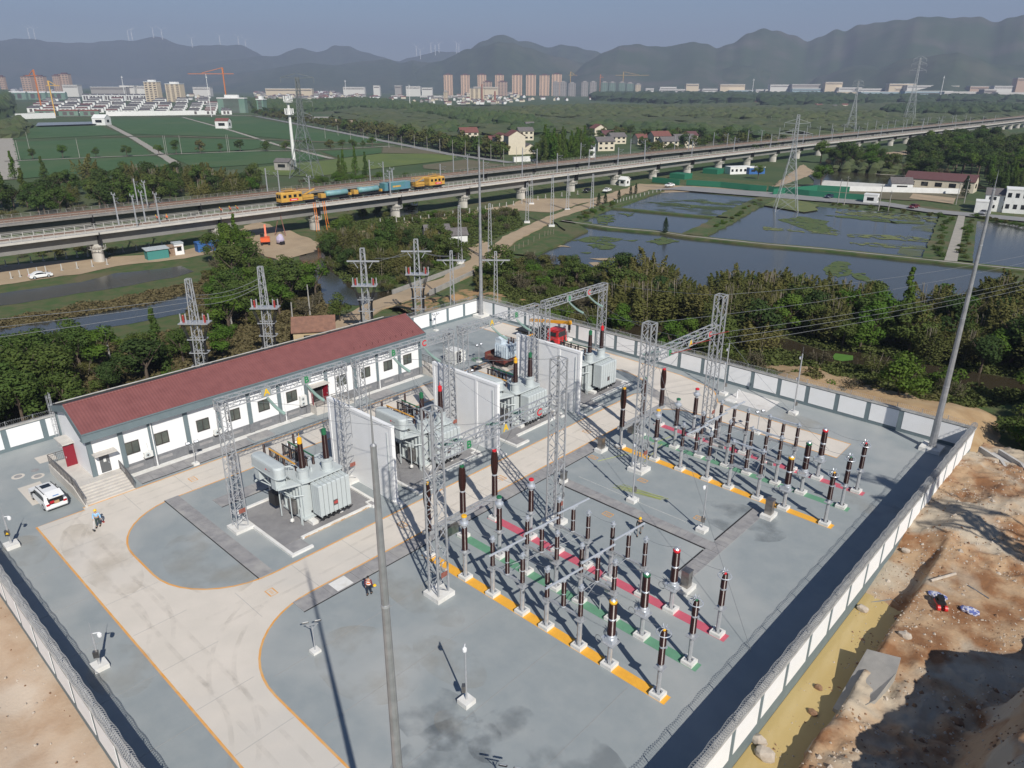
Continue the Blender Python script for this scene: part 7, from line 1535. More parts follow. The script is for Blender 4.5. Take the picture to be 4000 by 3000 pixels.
# ================================================================ work train on the pale viaduct
M_ty = mat('train_yellow', (0.62, 0.36, 0.07), .5, col2=(.48, .27, .06), scale=.7); M_tb = mat('tank_blue', (0.22, 0.36, 0.42), .5, col2=(.14, .30, .28), scale=.5); M_tg = mat('wagon_green', (0.07, 0.22, 0.19), .5, col2=(.10, .22, .30), scale=.35)
def bogie(mb, y):
    for s in (-.75, .75):
        for d in (-.9, .9): mb.tube([(s-.06, y+d, .45), (s+.06, y+d, .45)], .45, 12)
    mb.box(-.9, .9, y-1.3, y+1.3, .4, .7)
def on_track(t, yc): x0 = path_pt(EN, yc)-3.7; t.location = (x0, yc, 4.8); t.rotation_euler = (0, 0, -atan2(path_pt(EN, yc+5)-path_pt(EN, yc-5), 10))
def railcar(yc, label, flip=1):
    t = thing('rail_vehicle', label, 'rail vehicle'); on_track(t, yc); Lh = 6.2
    f = MB(); bogie(f, -4); bogie(f, 4); f.build('bogie', M_black, t); MB().box(-1.4, 1.4, -Lh, Lh, .9, 1.25).build('frame', M_black, t)
    f = MB(); a, b = (-Lh, .6) if flip > 0 else (-.6, Lh); f.box(-1.4, 1.4, a, b, 1.25, 3.6); f.add([(-1.4, a, 3.6), (1.4, a, 3.6), (1.4, b, 3.6), (-1.4, b, 3.6), (-1.1, a+.3, 3.9), (1.1, a+.3, 3.9), (1.1, b-.3, 3.9), (-1.1, b-.3, 3.9)], [(4, 5, 6, 7), (0, 1, 5, 4), (1, 2, 6, 5), (2, 3, 7, 6), (3, 0, 4, 7)]); cb = f.build('cabin', M_ty, t)
    for k in range(4):
        yy = a+.7+k*1.65; f = MB(); f.box(1.4, 1.43, yy, yy+.95, 2.4, 3.2); f.box(-1.43, -1.4, yy, yy+.95, 2.4, 3.2); f.build('side_window', M_cargl, cb)
    f = MB(); e = a-.02 if flip > 0 else b+.02; f.box(-1.1, -.1, min(e, e+.02), max(e, e+.02), 2.3, 3.3); f.box(.1, 1.1, min(e, e+.02), max(e, e+.02), 2.3, 3.3); f.build('windscreen', M_cargl, cb)
    MB().box(1.401, 1.42, a+2.6, a+5.4, 1.45, 2.1).build('red_panel', M_txr, cb); MB().box(1.421, 1.43, a+3.1, a+5.0, 1.7, 1.85).build('white_lettering', M_camw, cb)
    f = MB(); ya, yb = (.8, Lh) if flip > 0 else (-Lh, -.8)
    for s in (-1.3, 1.3): f.bar((s, ya, 2.2), (s, yb, 2.2), .07); f.bar((s, ya, 3.6), (s, yb, 3.6), .07)
    f.box(-.8, .8, ya+.4, yb-1.5, 1.25, 2.6); f.bar((0, ya+1, 2.6), (0, yb-.6, 4.0), .35); f.bar((-.9, ya, 4.1), (-.9, yb+flip*-3, 4.1), .08); f.bar((.9, ya, 4.1), (.9, yb-flip*3, 4.1), .08)
    for s in (-.9, .9): f.bar((s, ya, 1.3), (s, ya, 4.1), .09)
    f.box(-1.0, 1.0, (a+b)/2-1.6, (a+b)/2+1.6, 4.15, 4.25)
    for s in (-1.0, 1.0): f.bar((s, (a+b)/2-1.6, 4.7), (s, (a+b)/2+1.6, 4.7), .06); f.bar((s, (a+b)/2-1.6, 3.9), (s, (a+b)/2-1.6, 4.7), .06); f.bar((s, (a+b)/2+1.6, 3.9), (s, (a+b)/2+1.6, 4.7), .06)
    f.build('crane_and_platform', M_ty, t)
def flat(yc, L, label, kind):
    t = thing('rail_wagon', label, 'wagon'); on_track(t, yc)
    f = MB(); bogie(f, -L/2+2); bogie(f, L/2-2); f.build('bogie', M_black, t); MB().box(-1.35, 1.35, -L/2, L/2, .9, 1.2).build('frame', M_black, t)
    if kind == 'tank':
        MB().tube([(0, -L/2+2.4, 2.15), (0, -L/2+2.6, 2.15), (0, L/2-1.0, 2.15), (0, L/2-.8, 2.15)], [.6, .9, .9, .6], 18).build('tank', M_tb, t, smooth=True); f = MB(); f.box(-.9, .9, -L/2+.4, -L/2+2.0, 1.2, 2.4); f.bar((-.9, -2, 3.2), (-.9, 2.5, 3.2), .06); f.bar((.9, -2, 3.2), (.9, 2.5, 3.2), .06); f.box(-1.1, 1.1, L/2-.6, L/2, 1.2, 1.9); f.build('fittings', M_ty, t)
    else:
        b_ = MB(); b_.box(-1.35, 1.35, -L/2+.3, L/2-.3, 1.2, 3.4); o = b_.build('box_body', M_tg, t)
        for k in range(6): MB().box(1.35, 1.39, -L/2+.5+k*(L-1)/5-.05, -L/2+.5+k*(L-1)/5+.05, 1.25, 3.35).build('rib', M_tg, o)
        MB().box(1.351, 1.375, -L*.18, L*.12, 2.0, 2.5).build('painted_swoosh', M_ty, o); MB().box(-1.4, 1.4, -L/2+.25, L/2-.25, 3.4, 3.5).build('roof_sheet', M_tb, o)
railcar(118, 'yellow track car at the left end of the work train', 1); flat(130.3, 11, 'flat wagon with a blue tank, left of the two', 'tank'); flat(142, 11, 'flat wagon with a blue tank, next to the green wagon', 'tank'); flat(153.5, 11, 'green and blue box wagon in the work train', 'box'); railcar(167.5, 'yellow track car at the right end of the work train', -1)
# orange cables hanging down the pier, scaffolding cones, tripod
for k, (dx, yy) in enumerate(((.1, 120.4), (.12, 121.0), (.1, 123.6), (.1, 124.2))):
    x = path_pt(EN, yy)+dx; tag(MB().tube([(x, yy, 5.5), (x+.2, yy+.3, 1), (x+.5, yy+.2*k, ZG+.2)], .09, 5).build('orange_hose', mat('hose_orange%d' % k, (.75, .22, .03), .6)), 'orange hose hanging over the viaduct edge beside the pier', 'hose', 'orange hoses at the pier')
# excavator, containers, huts under the viaduct
p = K17(85, 455); t = thing('excavator', 'orange excavator working beside the pier under the viaduct', 'excavator', (p.x, p.y, ZG+.1), RAD(60)); M_exo = mat('excavator_orange', (.70, .12, .04), .45)
f = MB(); f.box(-1.2, -.7, -1.7, 1.7, 0, .75); f.box(.7, 1.2, -1.7, 1.7, 0, .75); f.build('track', M_black, t); f = MB(); f.box(-1.2, 1.2, -1.6, 1.6, .9, 1.9); f.build('house', M_exo, t); f = MB(); f.box(-1.2, -.2, .2, 1.6, 1.9, 2.8); f.build('cab', M_cargl, t)
f = MB(); f.bar((.2, 1.4, 1.6), (.2, 3.4, 4.6), .45); f.bar((.2, 3.4, 4.6), (.2, 5.2, 3.2), .35); f.build('boom', M_exo, t); f = MB(); f.bar((.2, 5.2, 3.2), (.2, 5.0, 1.2), .28); f.cbox((.2, 4.8, .9), (.9, .8, .8)); f.build('bucket', M_black, t)
M_cbl = mat('container_blue', (.04, .14, .38), .6, col2=(.03, .10, .28), scale=1); M_cgr = mat('container_green', (.05, .22, .20), .7); M_tarp = mat('tarp_brown', (.20, .13, .09), .9, col2=(.30, .22, .16), scale=2); M_tin = mat('tin_pale', (.45, .50, .52), .6, col2=(.35, .38, .40), scale=2)
def house(name, p, w, d, h, rz, wallm, roofm, label, cat='house', roof='gable', wins=(2, 3), group=None, over=.3, rh=None, winm=None):
    t = thing(name, label, cat, (p[0], p[1], ZG+(.2 if len(p) < 3 or not p[2] > ZG+.01 else 0)), rz, group)
    b = MB(); b.box(-w/2, w/2, -d/2, d/2, -.5, h)
    rh = rh if rh is not None else d*.28
    if roof == 'gable': b.add([(-w/2, -d/2, h), (-w/2, d/2, h), (-w/2, 0, h+rh), (w/2, -d/2, h), (w/2, d/2, h), (w/2, 0, h+rh)], [(0, 2, 1), (3, 4, 5)])
    b.build('wall', wallm, t)
    r = MB(); o = over
    if roof == 'gable':
        k = rh*2*o/d; vs = [(-w/2-o, -d/2-o, h-k), (w/2+o, -d/2-o, h-k), (w/2+o, 0, h+rh+.05), (-w/2-o, 0, h+rh+.05), (-w/2-o, d/2+o, h-k), (w/2+o, d/2+o, h-k)]
        vs += [(x, y, z+.16) for x, y, z in vs]; r.add(vs, [(6, 7, 8, 9), (9, 8, 11, 10), (0, 3, 2, 1), (3, 4, 5, 2), (0, 1, 7, 6), (4, 10, 11, 5), (0, 6, 9, 3), (3, 9, 10, 4), (1, 2, 8, 7), (2, 5, 11, 8)])
    elif roof == 'shed': r.add([(-w/2-o, -d/2-o, h), (w/2+o, -d/2-o, h), (w/2+o, d/2+o, h+rh), (-w/2-o, d/2+o, h+rh), (-w/2-o, -d/2-o, h+.12), (w/2+o, -d/2-o, h+.12), (w/2+o, d/2+o, h+rh+.12), (-w/2-o, d/2+o, h+rh+.12)], [(3, 2, 1, 0), (4, 5, 6, 7), (0, 1, 5, 4), (1, 2, 6, 5), (2, 3, 7, 6), (3, 0, 4, 7)])
    else: r.box(-w/2-.1, w/2+.1, -d/2-.1, d/2+.1, h, h+.4)
    r.build('roof', roofm, t)
    fl, n = wins
    wm = winm or M_cargl
    for k in range(fl):
        for i in range(n):
            xx = -w/2+(i+.5)*w/n; z0 = (k+.35)*h/fl; z1 = (k+.75)*h/fl; q = MB(); q.box(xx-w/n*.25, xx+w/n*.25, -d/2-.05, -d/2, z0, z1); q.build('window', wm, t)
        if n: q = MB(); q.box(w/2, w/2+.05, -d*.18, d*.18, (k+.35)*h/fl, (k+.75)*h/fl); q.build('window', wm, t)
    return t
RZV = RAD(90)
for px, w, d, h, wm, rm, rf, lb in ((K07(1360,575), 5, 2.6, 2.2, M_cgr, M_tin, 'shed', 'dark green cabin with a pale sheet roof under the viaduct'), (K07(1480,545), 4, 3, 2.0, M_tarp, M_tarp, 'gable', 'brown tarpaulin tent between the two cabins'), (K07(1545,540), 2.2, 2.2, 2.6, M_camw, M_tin, 'flat', 'narrow white cabin with a blue door under the viaduct'), (K07(1800,508), 5.8, 2.4, 2.0, M_cbl, M_cbl, 'flat', 'blue open container beside the pier')):
    house('site_cabin', px, w, d, h, RZV-.1, wm, rm, lb, 'cabin', rf, (1, 1) if wm is M_camw else (0, 0), 'site cabins under the viaduct', rh=.3)
p = K17(215, 455); t = thing('covered_pump', 'lilac sheet draped over a machine under a tripod derrick', 'machine', (p.x, p.y, ZG)); mb = MB(); mb.blob((0, 0, 1.4), 1.3, sub=2, jit=.1, sq=(.8, .8, 1.1)); mb.build('sheet', mat('lilac_sheet', (.45, .40, .52), .8), t); MB().cbox((.6, 0, .5), (1.2, 1.2, 1)).build('machine_base', M_black, t)
p = K17(225, 375); t = thing('tripod_derrick', 'tall rusty tripod derrick leaning under the viaduct', 'derrick', (p.x, p.y, ZG)); f = MB()
for a in (0, 2.1, 4.2): f.tube([(2*cos(a), 2*sin(a), 0), (0, 0, 7)], .1, 5)
f.build('leg_frame', mat('derrick_rust', (.22, .10, .08), .8), t)
for i, (q, s_, l) in enumerate(((K07(355, 745), .98, 'white saloon car on the dirt track beside the channel'), )):
    t = thing('parked_car', l, 'car', (q.x, q.y, ZG+.14), RAD(-93)); car(t, 4.6, suv=False)
for q, rz_, l, m_ in ((K27(820, 8), 100, 'white car on the dirt road below the viaduct', M_carw), (K20(1360, 1622), 80, 'white car beside the tapered hedge near the green hoarding', M_carw), (K27(650, 8), 100, 'black car on the dirt road left of the white one', M_black), (K37(1255, 152), 80, 'dark red car driving on the road behind the ponds', mat('car_maroon', (.12, .02, .03), .3)), (K37(1860, 205), 80, 'grey car by the white building at the right edge', M_galvd), (K37(530, 62), 80, 'dark blue car by the green hoarding', mat('car_navy', (.03, .04, .08), .3)), (K30(2000-300, 1659*0+1650), 80, 'red pickup far behind the low red roofed house', M_cr)):
    t = thing('parked_car', l, 'car', (q.x, q.y, ZG+.55), RAD(rz_)); car(t, 4.6, suv=False, body=m_)
# fence posts along the dirt works
pmm = MB().box(-.1, .1, -.1, .1, 0, 1.5).box(-.35, .35, -.25, .25, 0, .12).mesh('post', M_railw)
def posts(pts, n, label, group, mesh=None, z=.15):
    for i in range(n):
        t_ = (i+.5)/n*(len(pts)-1); k = min(int(t_), len(pts)-2); p = pts[k].lerp(pts[k+1], t_-k); o = bpy.data.objects.new('fence_post', mesh or pmm); C.objects.link(o); o.location = (p.x, p.y, ZG+z); tag(o, label, 'post', group)
posts([K07(0,655),K07(500,585),K07(930,545),K07(1460,470)], 14, 'pale fence post standing in the shade line under the viaduct', 'fence posts under the left viaduct')
posts([K07(60,760),K07(400,700),K07(990,625)], 9, 'short pale post on the sunny earth strip before the channel', 'short posts on the earth strip')
posts([K17(1040,275),K17(1340,265),K17(1640,215),K17(1950,165),K17(2212,120),K27(300,55),K27(600,20)], 26, 'white fence post along the dirt works in mid picture', 'fence posts along the dirt works')
posts([K27(0,520),K27(130,465),K27(290,380),K27(370,365)], 10, 'weathered post on the grass bank by the big pond', 'posts on the grass bank', MB().tube([(0, 0, 0), (.05, 0, 1.5)], .06, 5).mesh('post', M_barkp), .1)
posts([K27(870,115),K27(1050,65),K27(1300,0)], 14, 'wire fence post beside the dirt road and the cypresses', 'wire fence by the cypresses', z=.1)
# old road bridge
t = thing('road_bridge', 'old concrete road bridge with low parapets over the river', 'bridge', (0, 0, 0))
a0, a1 = K17(1180, 870, ZG+.4), K17(1800, 640, ZG+.4); b0, b1 = K17(1500, 880, ZG+.4), K17(1880, 700, ZG+.4)
f = MB(); f.bar(b0+Vector((0, 0, .1)), b1+Vector((0, 0, .1)), .35, h=1.1); f.build('parapet', M_conc, t); f = MB(); f.bar(a0+Vector((0, 0, .1)), a1+Vector((0, 0, .1)), .35, h=.9); f.build('parapet', M_conc, t)
m0 = (a0+b0)/2; m1 = (a1+b1)/2; f = MB(); f.bar(b0+Vector((-.6, -.3, -.7)), b1+Vector((-.6, -.3, -.7)), 1.5, h=.5); f.build('deck_beam', M_conc, t)
for tt in (.05, .5, .95): q = b0.lerp(b1, tt); MB().cbox((q.x-.6, q.y, ZG-1), (1.2, 1.2, 2.6)).build('pier', M_conc, t)
# cable terminal towers behind the building, line towers along the road
def cable_tower(x, y, top, label, arm=1, rz=0, w=1.0):
    rz = RAD(-47)
    h = top-ZG; t = thing('cable_tower', label, 'lattice tower', (x, y, ZG), rz, 'lattice cable towers behind the back wall')
    f = MB(); lattice_col(f, 0, 0, 0, h, 1.35*w, .6*w, .95, ch=.12, br=.055); f.build('lattice', M_galv, t)
    if arm == 1: f = MB(); f.bar((0, -2.6, h*.87), (0, 2.6, h*.87), .22); f.bar((0, -.9, h*.8), (0, -1.6, h*.87), .1); f.bar((0, .9, h*.8), (0, 1.6, h*.87), .1); f.build('crossarm', M_galv, t)
    if w >= 1:
        f = MB(); z = h*.62; f.box(-.9, .9, -2.0, 2.0, z, z+.12)
        for s in (-1.9, -1.2, 1.2, 1.9): f.lathe((0, s, z), [(.12, .1), (1.3, .1)], 8)
        f.build('cable_platform', M_galv, t)
        f = MB()
        for s in (-1.45, 1.45): f.lathe((.2, s, z), [(.12, .12), (.2, .16), (1.1, .14), (1.2, .08)], 8)
        f.build('arrester', M_redins, t)
        f = MB()
        for s in (-1.9, -1.7, -1.5, 1.5, 1.7, 1.9): f.tube([(.3, s, z), (.3, s*.75, z-1.5), (.25, s*.55, z-3), (.25, s*.5, 0)], .06, 5)
        f.build('cable', M_black, t)
        for zz in (.12, .24, .36, .48): q = MB(); q.bar((-.6, -1.2, h*zz), (-.6, 1.2, h*zz), .12); q.bar((.6, -1.2, h*zz), (.6, 1.2, h*zz), .12); q.bar((.6, -1.2, h*zz), (-.6, -1.2, h*zz), .1); q.bar((.6, 1.2, h*zz), (-.6, 1.2, h*zz), .1); q.build('cable_bracket', M_galv, t)
    MB().box(-1.2*w, 1.2*w, -1.2*w, 1.2*w, -.2, .5).build('footing', M_kerb, t); return t
cable_tower(-97, 41.0, 13.1, 'lattice cable tower, leftmost of the four behind the building', 0); cable_tower(-97, 51.5, 13.0, 'lattice cable tower second from the left behind the building', 0)
cable_tower(-97, 69.3, 13.0, 'lattice cable tower with a wide crossarm above the middle of the roof', 1); cable_tower(-97, 80.4, 12.9, 'lattice cable tower with a crossarm above the right end of the roof', 1)
for x, y, tp, lb in ((-96, 87.5, 10.0, 'slim lattice pole with two arms left of the far mast'), (-92.5, 95.2, 9.2, 'slim lattice pole with two arms right of the far mast')): cable_tower(x, y, tp, lb, 1, 0, .62)
for x, y, tp, lb in ((-129.5, 121, 9.9, 'slim lattice pole on the left side of the dirt road'), (-124.6, 126.3, 10.2, 'slim lattice pole on the right side of the dirt road'), (-156.3, 175.2, 8.2, 'lattice pole in the bushes left of the bend'), (-146.5, 175.6, 11.3, 'tall lattice pole at the road bend by the pond'), (-181.4, 205.7, 6.4, 'lattice pole close to the viaduct, left one'), (-163.2, 203.9, 8.1, 'lattice pole beyond the road, middle one'), (-158.1, 211.2, 8.0, 'lattice pole by the cypresses')): cable_tower(x, y, tp+1, lb, 0, 0, .75)
def owire(a, b, s, label, group, r=.03): return wire(a, b, s, label, group, r, 14)
for k, (zz, dy) in enumerate(((11.5, 0), (10.9, .6), (10.2, -.5))):
    owire((-97, 41+dy, zz-1), (-150+k*7, -45, 13-k), 2.5, 'long line wire running off to the left edge from the leftmost tower', 'line wires behind the building'); owire((-97, 51.5+dy, zz), (-97, 41+dy, zz-.6), .8, 'line wire between the two left cable towers', 'line wires behind the building')
for k in range(2): owire((-97, 69.3+2.4*(2*k-1), 11), (-97, 80.4+2.4*(2*k-1), 11), .5, 'line wire between the two crossarm towers', 'line wires behind the building'); owire((-97, 80.4, 11), (-96, 87.5+k, 9), .4, 'line wire from the crossarm tower to the slim pole', 'line wires behind the building')
def cpole(p, h, label, arm=False, z=None, group='plain concrete poles', lean=0):
    t = thing('utility_pole', label, 'pole', (p[0], p[1], ZG if z is None else z), 0, group); MB().tube([(0, 0, 0), (lean, 0, h)], [.16, .10], 7).build('pole', M_conc, t)
    if arm: MB().bar((-.9, .6, h-.6), (.9, -.6, h-.6), .1).build('crossarm', M_galv, t)
    return t
for x, y, h, lb in ((-116.5, 35.5, 6.6, 'concrete pole in the scrub above the left part of the roof'), (-121, 57.5, 5.4, 'short concrete pole between the two left lattice towers'), (-112.3, 64.4, 5.2, 'leaning concrete pole left of the little tiled hut')): cpole((x, y), h, lb, lean=.25)
cpole((-117.2, 71), 6.2, 'white concrete pole with one side arm above the little tiled hut', True)
# little tiled hut and the grey roofs by the road
M_tileo = mat('old_tiles', (.24, .125, .085), .9, col2=(.17, .09, .065), scale=1.5); M_ochre = mat('ochre_wall', (.48, .38, .24), .9, col2=(.40, .30, .18), scale=1.5); M_grt = mat('grey_tiles', (.16, .145, .14), .9, col2=(.11, .10, .10), scale=1.5); M_cream = mat('cream_wall', (.62, .56, .44), .85, col2=(.55, .49, .38), scale=1); M_whw = mat('white_wall', (.74, .74, .72), .8, col2=(.66, .66, .64), scale=.6); M_mroof = mat('maroon_roof', (.115, .055, .055), .8, col2=(.11, .045, .045), scale=1); M_rroof = mat('red_roof', (.19, .075, .06), .8, col2=(.15, .06, .05), scale=1)
house('tiled_hut', (-103.5, 63.2), 6.5, 5, 2.8, RAD(55), M_ochre, M_tileo, 'little hut with old brown tiles right behind the red roofed building', 'hut', 'gable', (1, 1), rh=1.6)
house('tiled_hut', K17(1560, 400), 7, 5, 2.2, RAD(60), M_conc, M_grt, 'grey tiled farm roof among the bushes near the dirt road, left one', 'hut', 'gable', (0, 0), rh=1.4); house('tiled_hut', K17(1720, 440), 6, 4.5, 2.4, RAD(60), M_whw, M_grt, 'brownish tiled farm roof among the bushes near the dirt road, right one', 'hut', 'gable', (0, 0), rh=1.4)
tag(MB().tube([K17(1985, 660, ZG+.5)+Vector((0, 0, .3)), K17(1985, 660, ZG+.5)+Vector((.9, .9, .5))], .3, 8).build('motorcycle', M_black), 'dark motorcycle parked by the dirt road near the slim lattice pole', 'motorcycle')
# ================================================================ pylons, mast, village, town
def far(F_, x, ytop, D_):
    """place on the plain D_ metres away in the direction of a far building, and the height that reaches its roof line"""
    a, e = azel(*F_(x, ytop)); q = Vector((cos(a)*D_, sin(a)*D_, ZG)); return q, max(6, CAM.z+math.tan(e)*D_-ZG), D_/2874
def pylon(p, h, w, label, arms=((.72, .26), (.84, .22), (.96, .18)), rz=0, ch=.35, m=None, waist=.62):
    t = thing('pylon', label, 'pylon', (p[0], p[1], ZG), rz, 'lattice power pylons'); f = MB(); m = m or M_galvp
    def c(z):
        s = w/2*(1-.80*min(1, z/(h*waist))) if z < h*waist else w/2*.20*(1-.5*(z-h*waist)/(h*(1-waist)))
        return [(-s, -s, z), (s, -s, z), (s, s, z), (-s, s, z)]
    lv = [h*x for x in (0, .15, .29, .41, .51, .58, .64, .70, .76, .82, .88, .94, 1.0)]
    for a, b in zip(lv, lv[1:]):
        A, B_ = c(a), c(b)
        for i in range(4): j = (i+1) % 4; f.bar(A[i], B_[i], ch); f.bar(A[i], B_[j], ch*.5); f.bar(A[j], B_[i], ch*.5); f.bar(B_[i], B_[j], ch*.5)
    f.build('lattice', m, t)
    for z, l in arms:
        q = MB(); s = c(h*z)[1][0]
        for sg in (-1, 1):
            for dy in (-s, s): q.bar((sg*s, dy, h*z), (sg*l*h, 0, h*z+.3), ch*.6); q.bar((sg*s, dy, h*z+h*.045), (sg*l*h, 0, h*z+.3), ch*.5)
            q.tube([(sg*l*h, 0, h*z), (sg*l*h, 0, h*z-h*.04)], ch*.5, 5)
        q.build('crossarm', m, t)
    return t
M_galvp = mat('pylon_steel', (.34, .36, .37), .5, metal=.3)
_p = K10(438, 1532); pylon((_p.x, _p.y), 43.5, 12, 'big lattice pylon beside the white mast behind the viaduct', ((.62, .13), (.76, .14), (.99, .18)), RAD(35), .24, mat('pylon_dark', (.20, .22, .22), .6, metal=.3), .55)
_p = K37(150, 162); pylon((_p.x, _p.y), 31.5, 7.5, 'lattice pylon standing among the fish ponds', ((.80, .17), (.91, .13)), RAD(30), .17)
pylon((17.5, 57.5), 34, 7, 'lattice pylon beyond the rubble, throwing its shadow over the yard corner', ((.72, .18), (.85, .15), (.97, .12)), RAD(20), .26)
for q, h, w, lb, ch in ((K30(715, 1120), 46, 9, 'hazy pylon behind the viaduct, right of the pond pylon', .26), (K30(1215, 1040), 75, 12, 'tall hazy pylon farther right behind the viaduct', .34), (S30(0, 0) and K10(1232, 745), 60, 10, 'faint pylon before the factories', .6)): pylon((q.x, q.y), h, w, lb, ((.8, .13), (.9, .12), (.98, .1)), RAD(30), ch)
_p = K10(335, 1442); t = thing('telecom_mast', 'tall white telecom mast left of the big pylon', 'mast', (_p.x, _p.y, ZG)); MB().tube([(0, 0, 0), (0, 0, 34)], [1.0, .55], 12).build('shaft', M_whw, t)
for z in (26, 32):
    f = MB(); f.tube([(0, 0, z), (0, 0, z+.4)], 2.2, 12)
    for k in range(6): f.cbox((2.0*cos(k*PI/3), 2.0*sin(k*PI/3), z+1.8), (.5, .5, 2.6))
    f.build('antenna_ring', M_whw, t)
house('tower_hut', K10(250, 1470), 8, 6, 4, RAD(30), M_conc, M_grt, 'small grey hut at the foot of the white mast', 'hut', 'gable', (1, 1), rh=1.5)
for i, (F_, x_, y_) in enumerate(((S30, 1525, 655), (S10, 768, 690), (S10, 1322, 730), (S00, 1048, 655), (S00, 1777, 640), (S20, 2090, 680))):
    q, h, k_ = far(F_, x_, y_, (2600, 2600, 1500, 3000, 1150, 3300)[i])
    t = thing('telecom_mast', 'thin pale mast rising over the distant town, %s from the left' % ('fourth sixth second fifth first third'.split()[i] if 0 else ('sixth', 'third', 'fourth', 'first', 'second', 'seventh')[i]), 'mast', (q.x, q.y, ZG)); MB().tube([(0, 0, 0), (0, 0, h)], [1.4*k_, .7*k_], 6).build('shaft', M_whw, t); MB().cbox((0, 0, h*.93), (4*k_, 4*k_, 3*k_)).build('antenna', M_whw, t)
# village houses behind the viaduct
def V(x, y, w, d, h, rz, wm, rm, lb, fl=2, n=3, rh=None): return house('village_house', K20(x, y) if x >= 0 else K10(x+2212, y), w, d, h, RAD(rz), wm, rm, lb, 'house', 'gable', (fl, n), 'village houses behind the viaduct', .5, rh)
V(620, 1360, 11, 9, 7, 60, M_whw, M_mroof, 'white house with dark red roof and green glazed upper floor by the viaduct', 2, 2)
V(560, 1362, 7, 6, 3.5, 60, M_whw, M_whw, 'low white annex left of the white house by the viaduct', 1, 1); V(790, 1300, 12, 9, 6, 60, M_cream, M_grt, 'grey roofed house right behind the white house by the viaduct')
V(20, 1330, 11, 11, 11, 150, M_cream, M_rroof, 'tall yellow gabled house with red roof in the village', 3, 2); V(140, 1325, 9, 7, 4, 150, M_cream, M_grt, 'low yellow annex beside the tall yellow house', 1, 1)
V(-90, 1310, 13, 9, 9, 150, M_cream, M_rroof, 'yellow house with balconies and red roof left of the tall yellow one', 3, 3); V(-380, 1210, 14, 12, 6, 60, M_cream, M_rroof, 'single cream house with red roof beside the avenue'); V(-160, 1240, 8, 8, 3, 60, M_cream, M_rroof, 'low red roofed house right of the single cream house', 1, 2)
V(110, 1210, 12, 9, 7, 60, M_cream, M_grt, 'grey roofed house left of the tall tree clump'); V(150, 1130, 8, 7, 6, 60, M_whw, M_grt, 'small pale gable left of the tree clump'); V(740, 1170, 12, 11, 6, 150, M_cream, M_rroof, 'cream house with red cross gable behind the clump'); V(840, 1215, 14, 9, 5, 60, M_cream, M_mroof, 'long dark red roofed house right of the clump')
V(900, 1240, 12, 9, 5, 60, M_cream, M_grt, 'grey roofed house in the middle of the village'); V(1130, 1245, 13, 9, 4.5, 60, M_cream, M_rroof, 'wide low house with orange red roof'); V(1265, 1275, 13, 10, 8, 60, M_cream, M_rroof, 'two storey house with bright red roof and glazed front', 2, 4); V(1340, 1290, 12, 9, 5.5, 60, M_cream, M_grt, 'grey roofed house just right of the bright red roof'); V(1470, 1275, 15, 10, 6, 60, M_cream, M_grt, 'last grey roofed village house at the right', 2, 4); V(1530, 1240, 9, 9, 6, 60, M_cream, M_mroof, 'dark red roof behind the last grey one')
f = MB(); a, b = K20(95, 1395), K20(560, 1370)
house('white_shed_row', K20(430, 1385), 34, 5, 3, RAD(73), M_whw, M_tin, 'row of white site sheds before the village', 'shed', 'shed', (1, 8), rh=.4); house('white_wall_strip', K20(220, 1390), 32, 1.2, 2.2, RAD(73), M_whw, M_whw, 'white boundary wall left of the site sheds', 'wall', 'flat', (0, 0))
# right, behind the ponds
house('farm_house', K30(1480, 1640), 26, 9, 4.2, RAD(4), M_cream, M_mroof, 'long cream farmhouse with dark red roof behind the white wall', 'house', 'gable', (1, 5), rh=2.4)
house('farm_house', K30(1130, 1655), 8, 7, 3.5, RAD(30), M_whw, M_grt, 'small white gabled house left of the long farmhouse', 'house', 'gable', (1, 1))
t = thing('garden_wall', 'white wall in front of the long cream farmhouse', 'wall'); f = MB(); a, b = K37(500, -8), K37(1650, 22); f.bar(a+Vector((0, 0, 1.2)), b+Vector((0, 0, 1.2)), .4, h=2.2); f.build('wall_body', M_whw, t)
t = thing('garden_wall', 'long white hoarding on the river side', 'wall'); f = MB(); f.bar(K30(390, 1610)+Vector((0, 0, 1.4)), K30(1060, 1655)+Vector((0, 0, 1.4)), .3, h=2.8); f.build('wall_body', M_whw, t)
house('modern_building', K37(2040, 160), 13, 10, 5.5, RAD(12), M_whw, M_grt, 'white courtyard building with grey canopy roof at the right edge', 'building', 'gable', (2, 3), rh=1.6); house('modern_building', K37(2150, 175), 9, 8, 7.5, RAD(12), M_whw, M_whw, 'white block with narrow slit windows at the right edge', 'building', 'flat', (2, 4)); house('modern_building', K37(1850, 175), 5, 5, 3.5, RAD(12), M_whw, M_whw, 'small white block left of the courtyard building', 'building', 'flat', (0, 0))
house('guard_hut', K37(885, 100), 4.6, 3.4, 3, RAD(8), M_whw, M_whw, 'white guard hut at the gate on the pond road', 'hut', 'flat', (1, 1)); house('site_cabin', K20(1950, 1500), 12, 5, 3, RAD(60), M_whw, M_whw, 'white site cabins with blue doors under the viaduct, left', 'cabin', 'flat', (1, 5)); house('site_cabin', K20(2090, 1500), 9, 5, 2.8, RAD(60), M_cbl, M_whw, 'blue site cabin right of the white ones', 'cabin', 'flat', (1, 2))
house('pavilion', K20(970, 1605), 3.4, 3.4, 2.6, 0, M_whw, M_whw, 'little white pavilion below the viaduct', 'pavilion', 'gable', (1, 1))
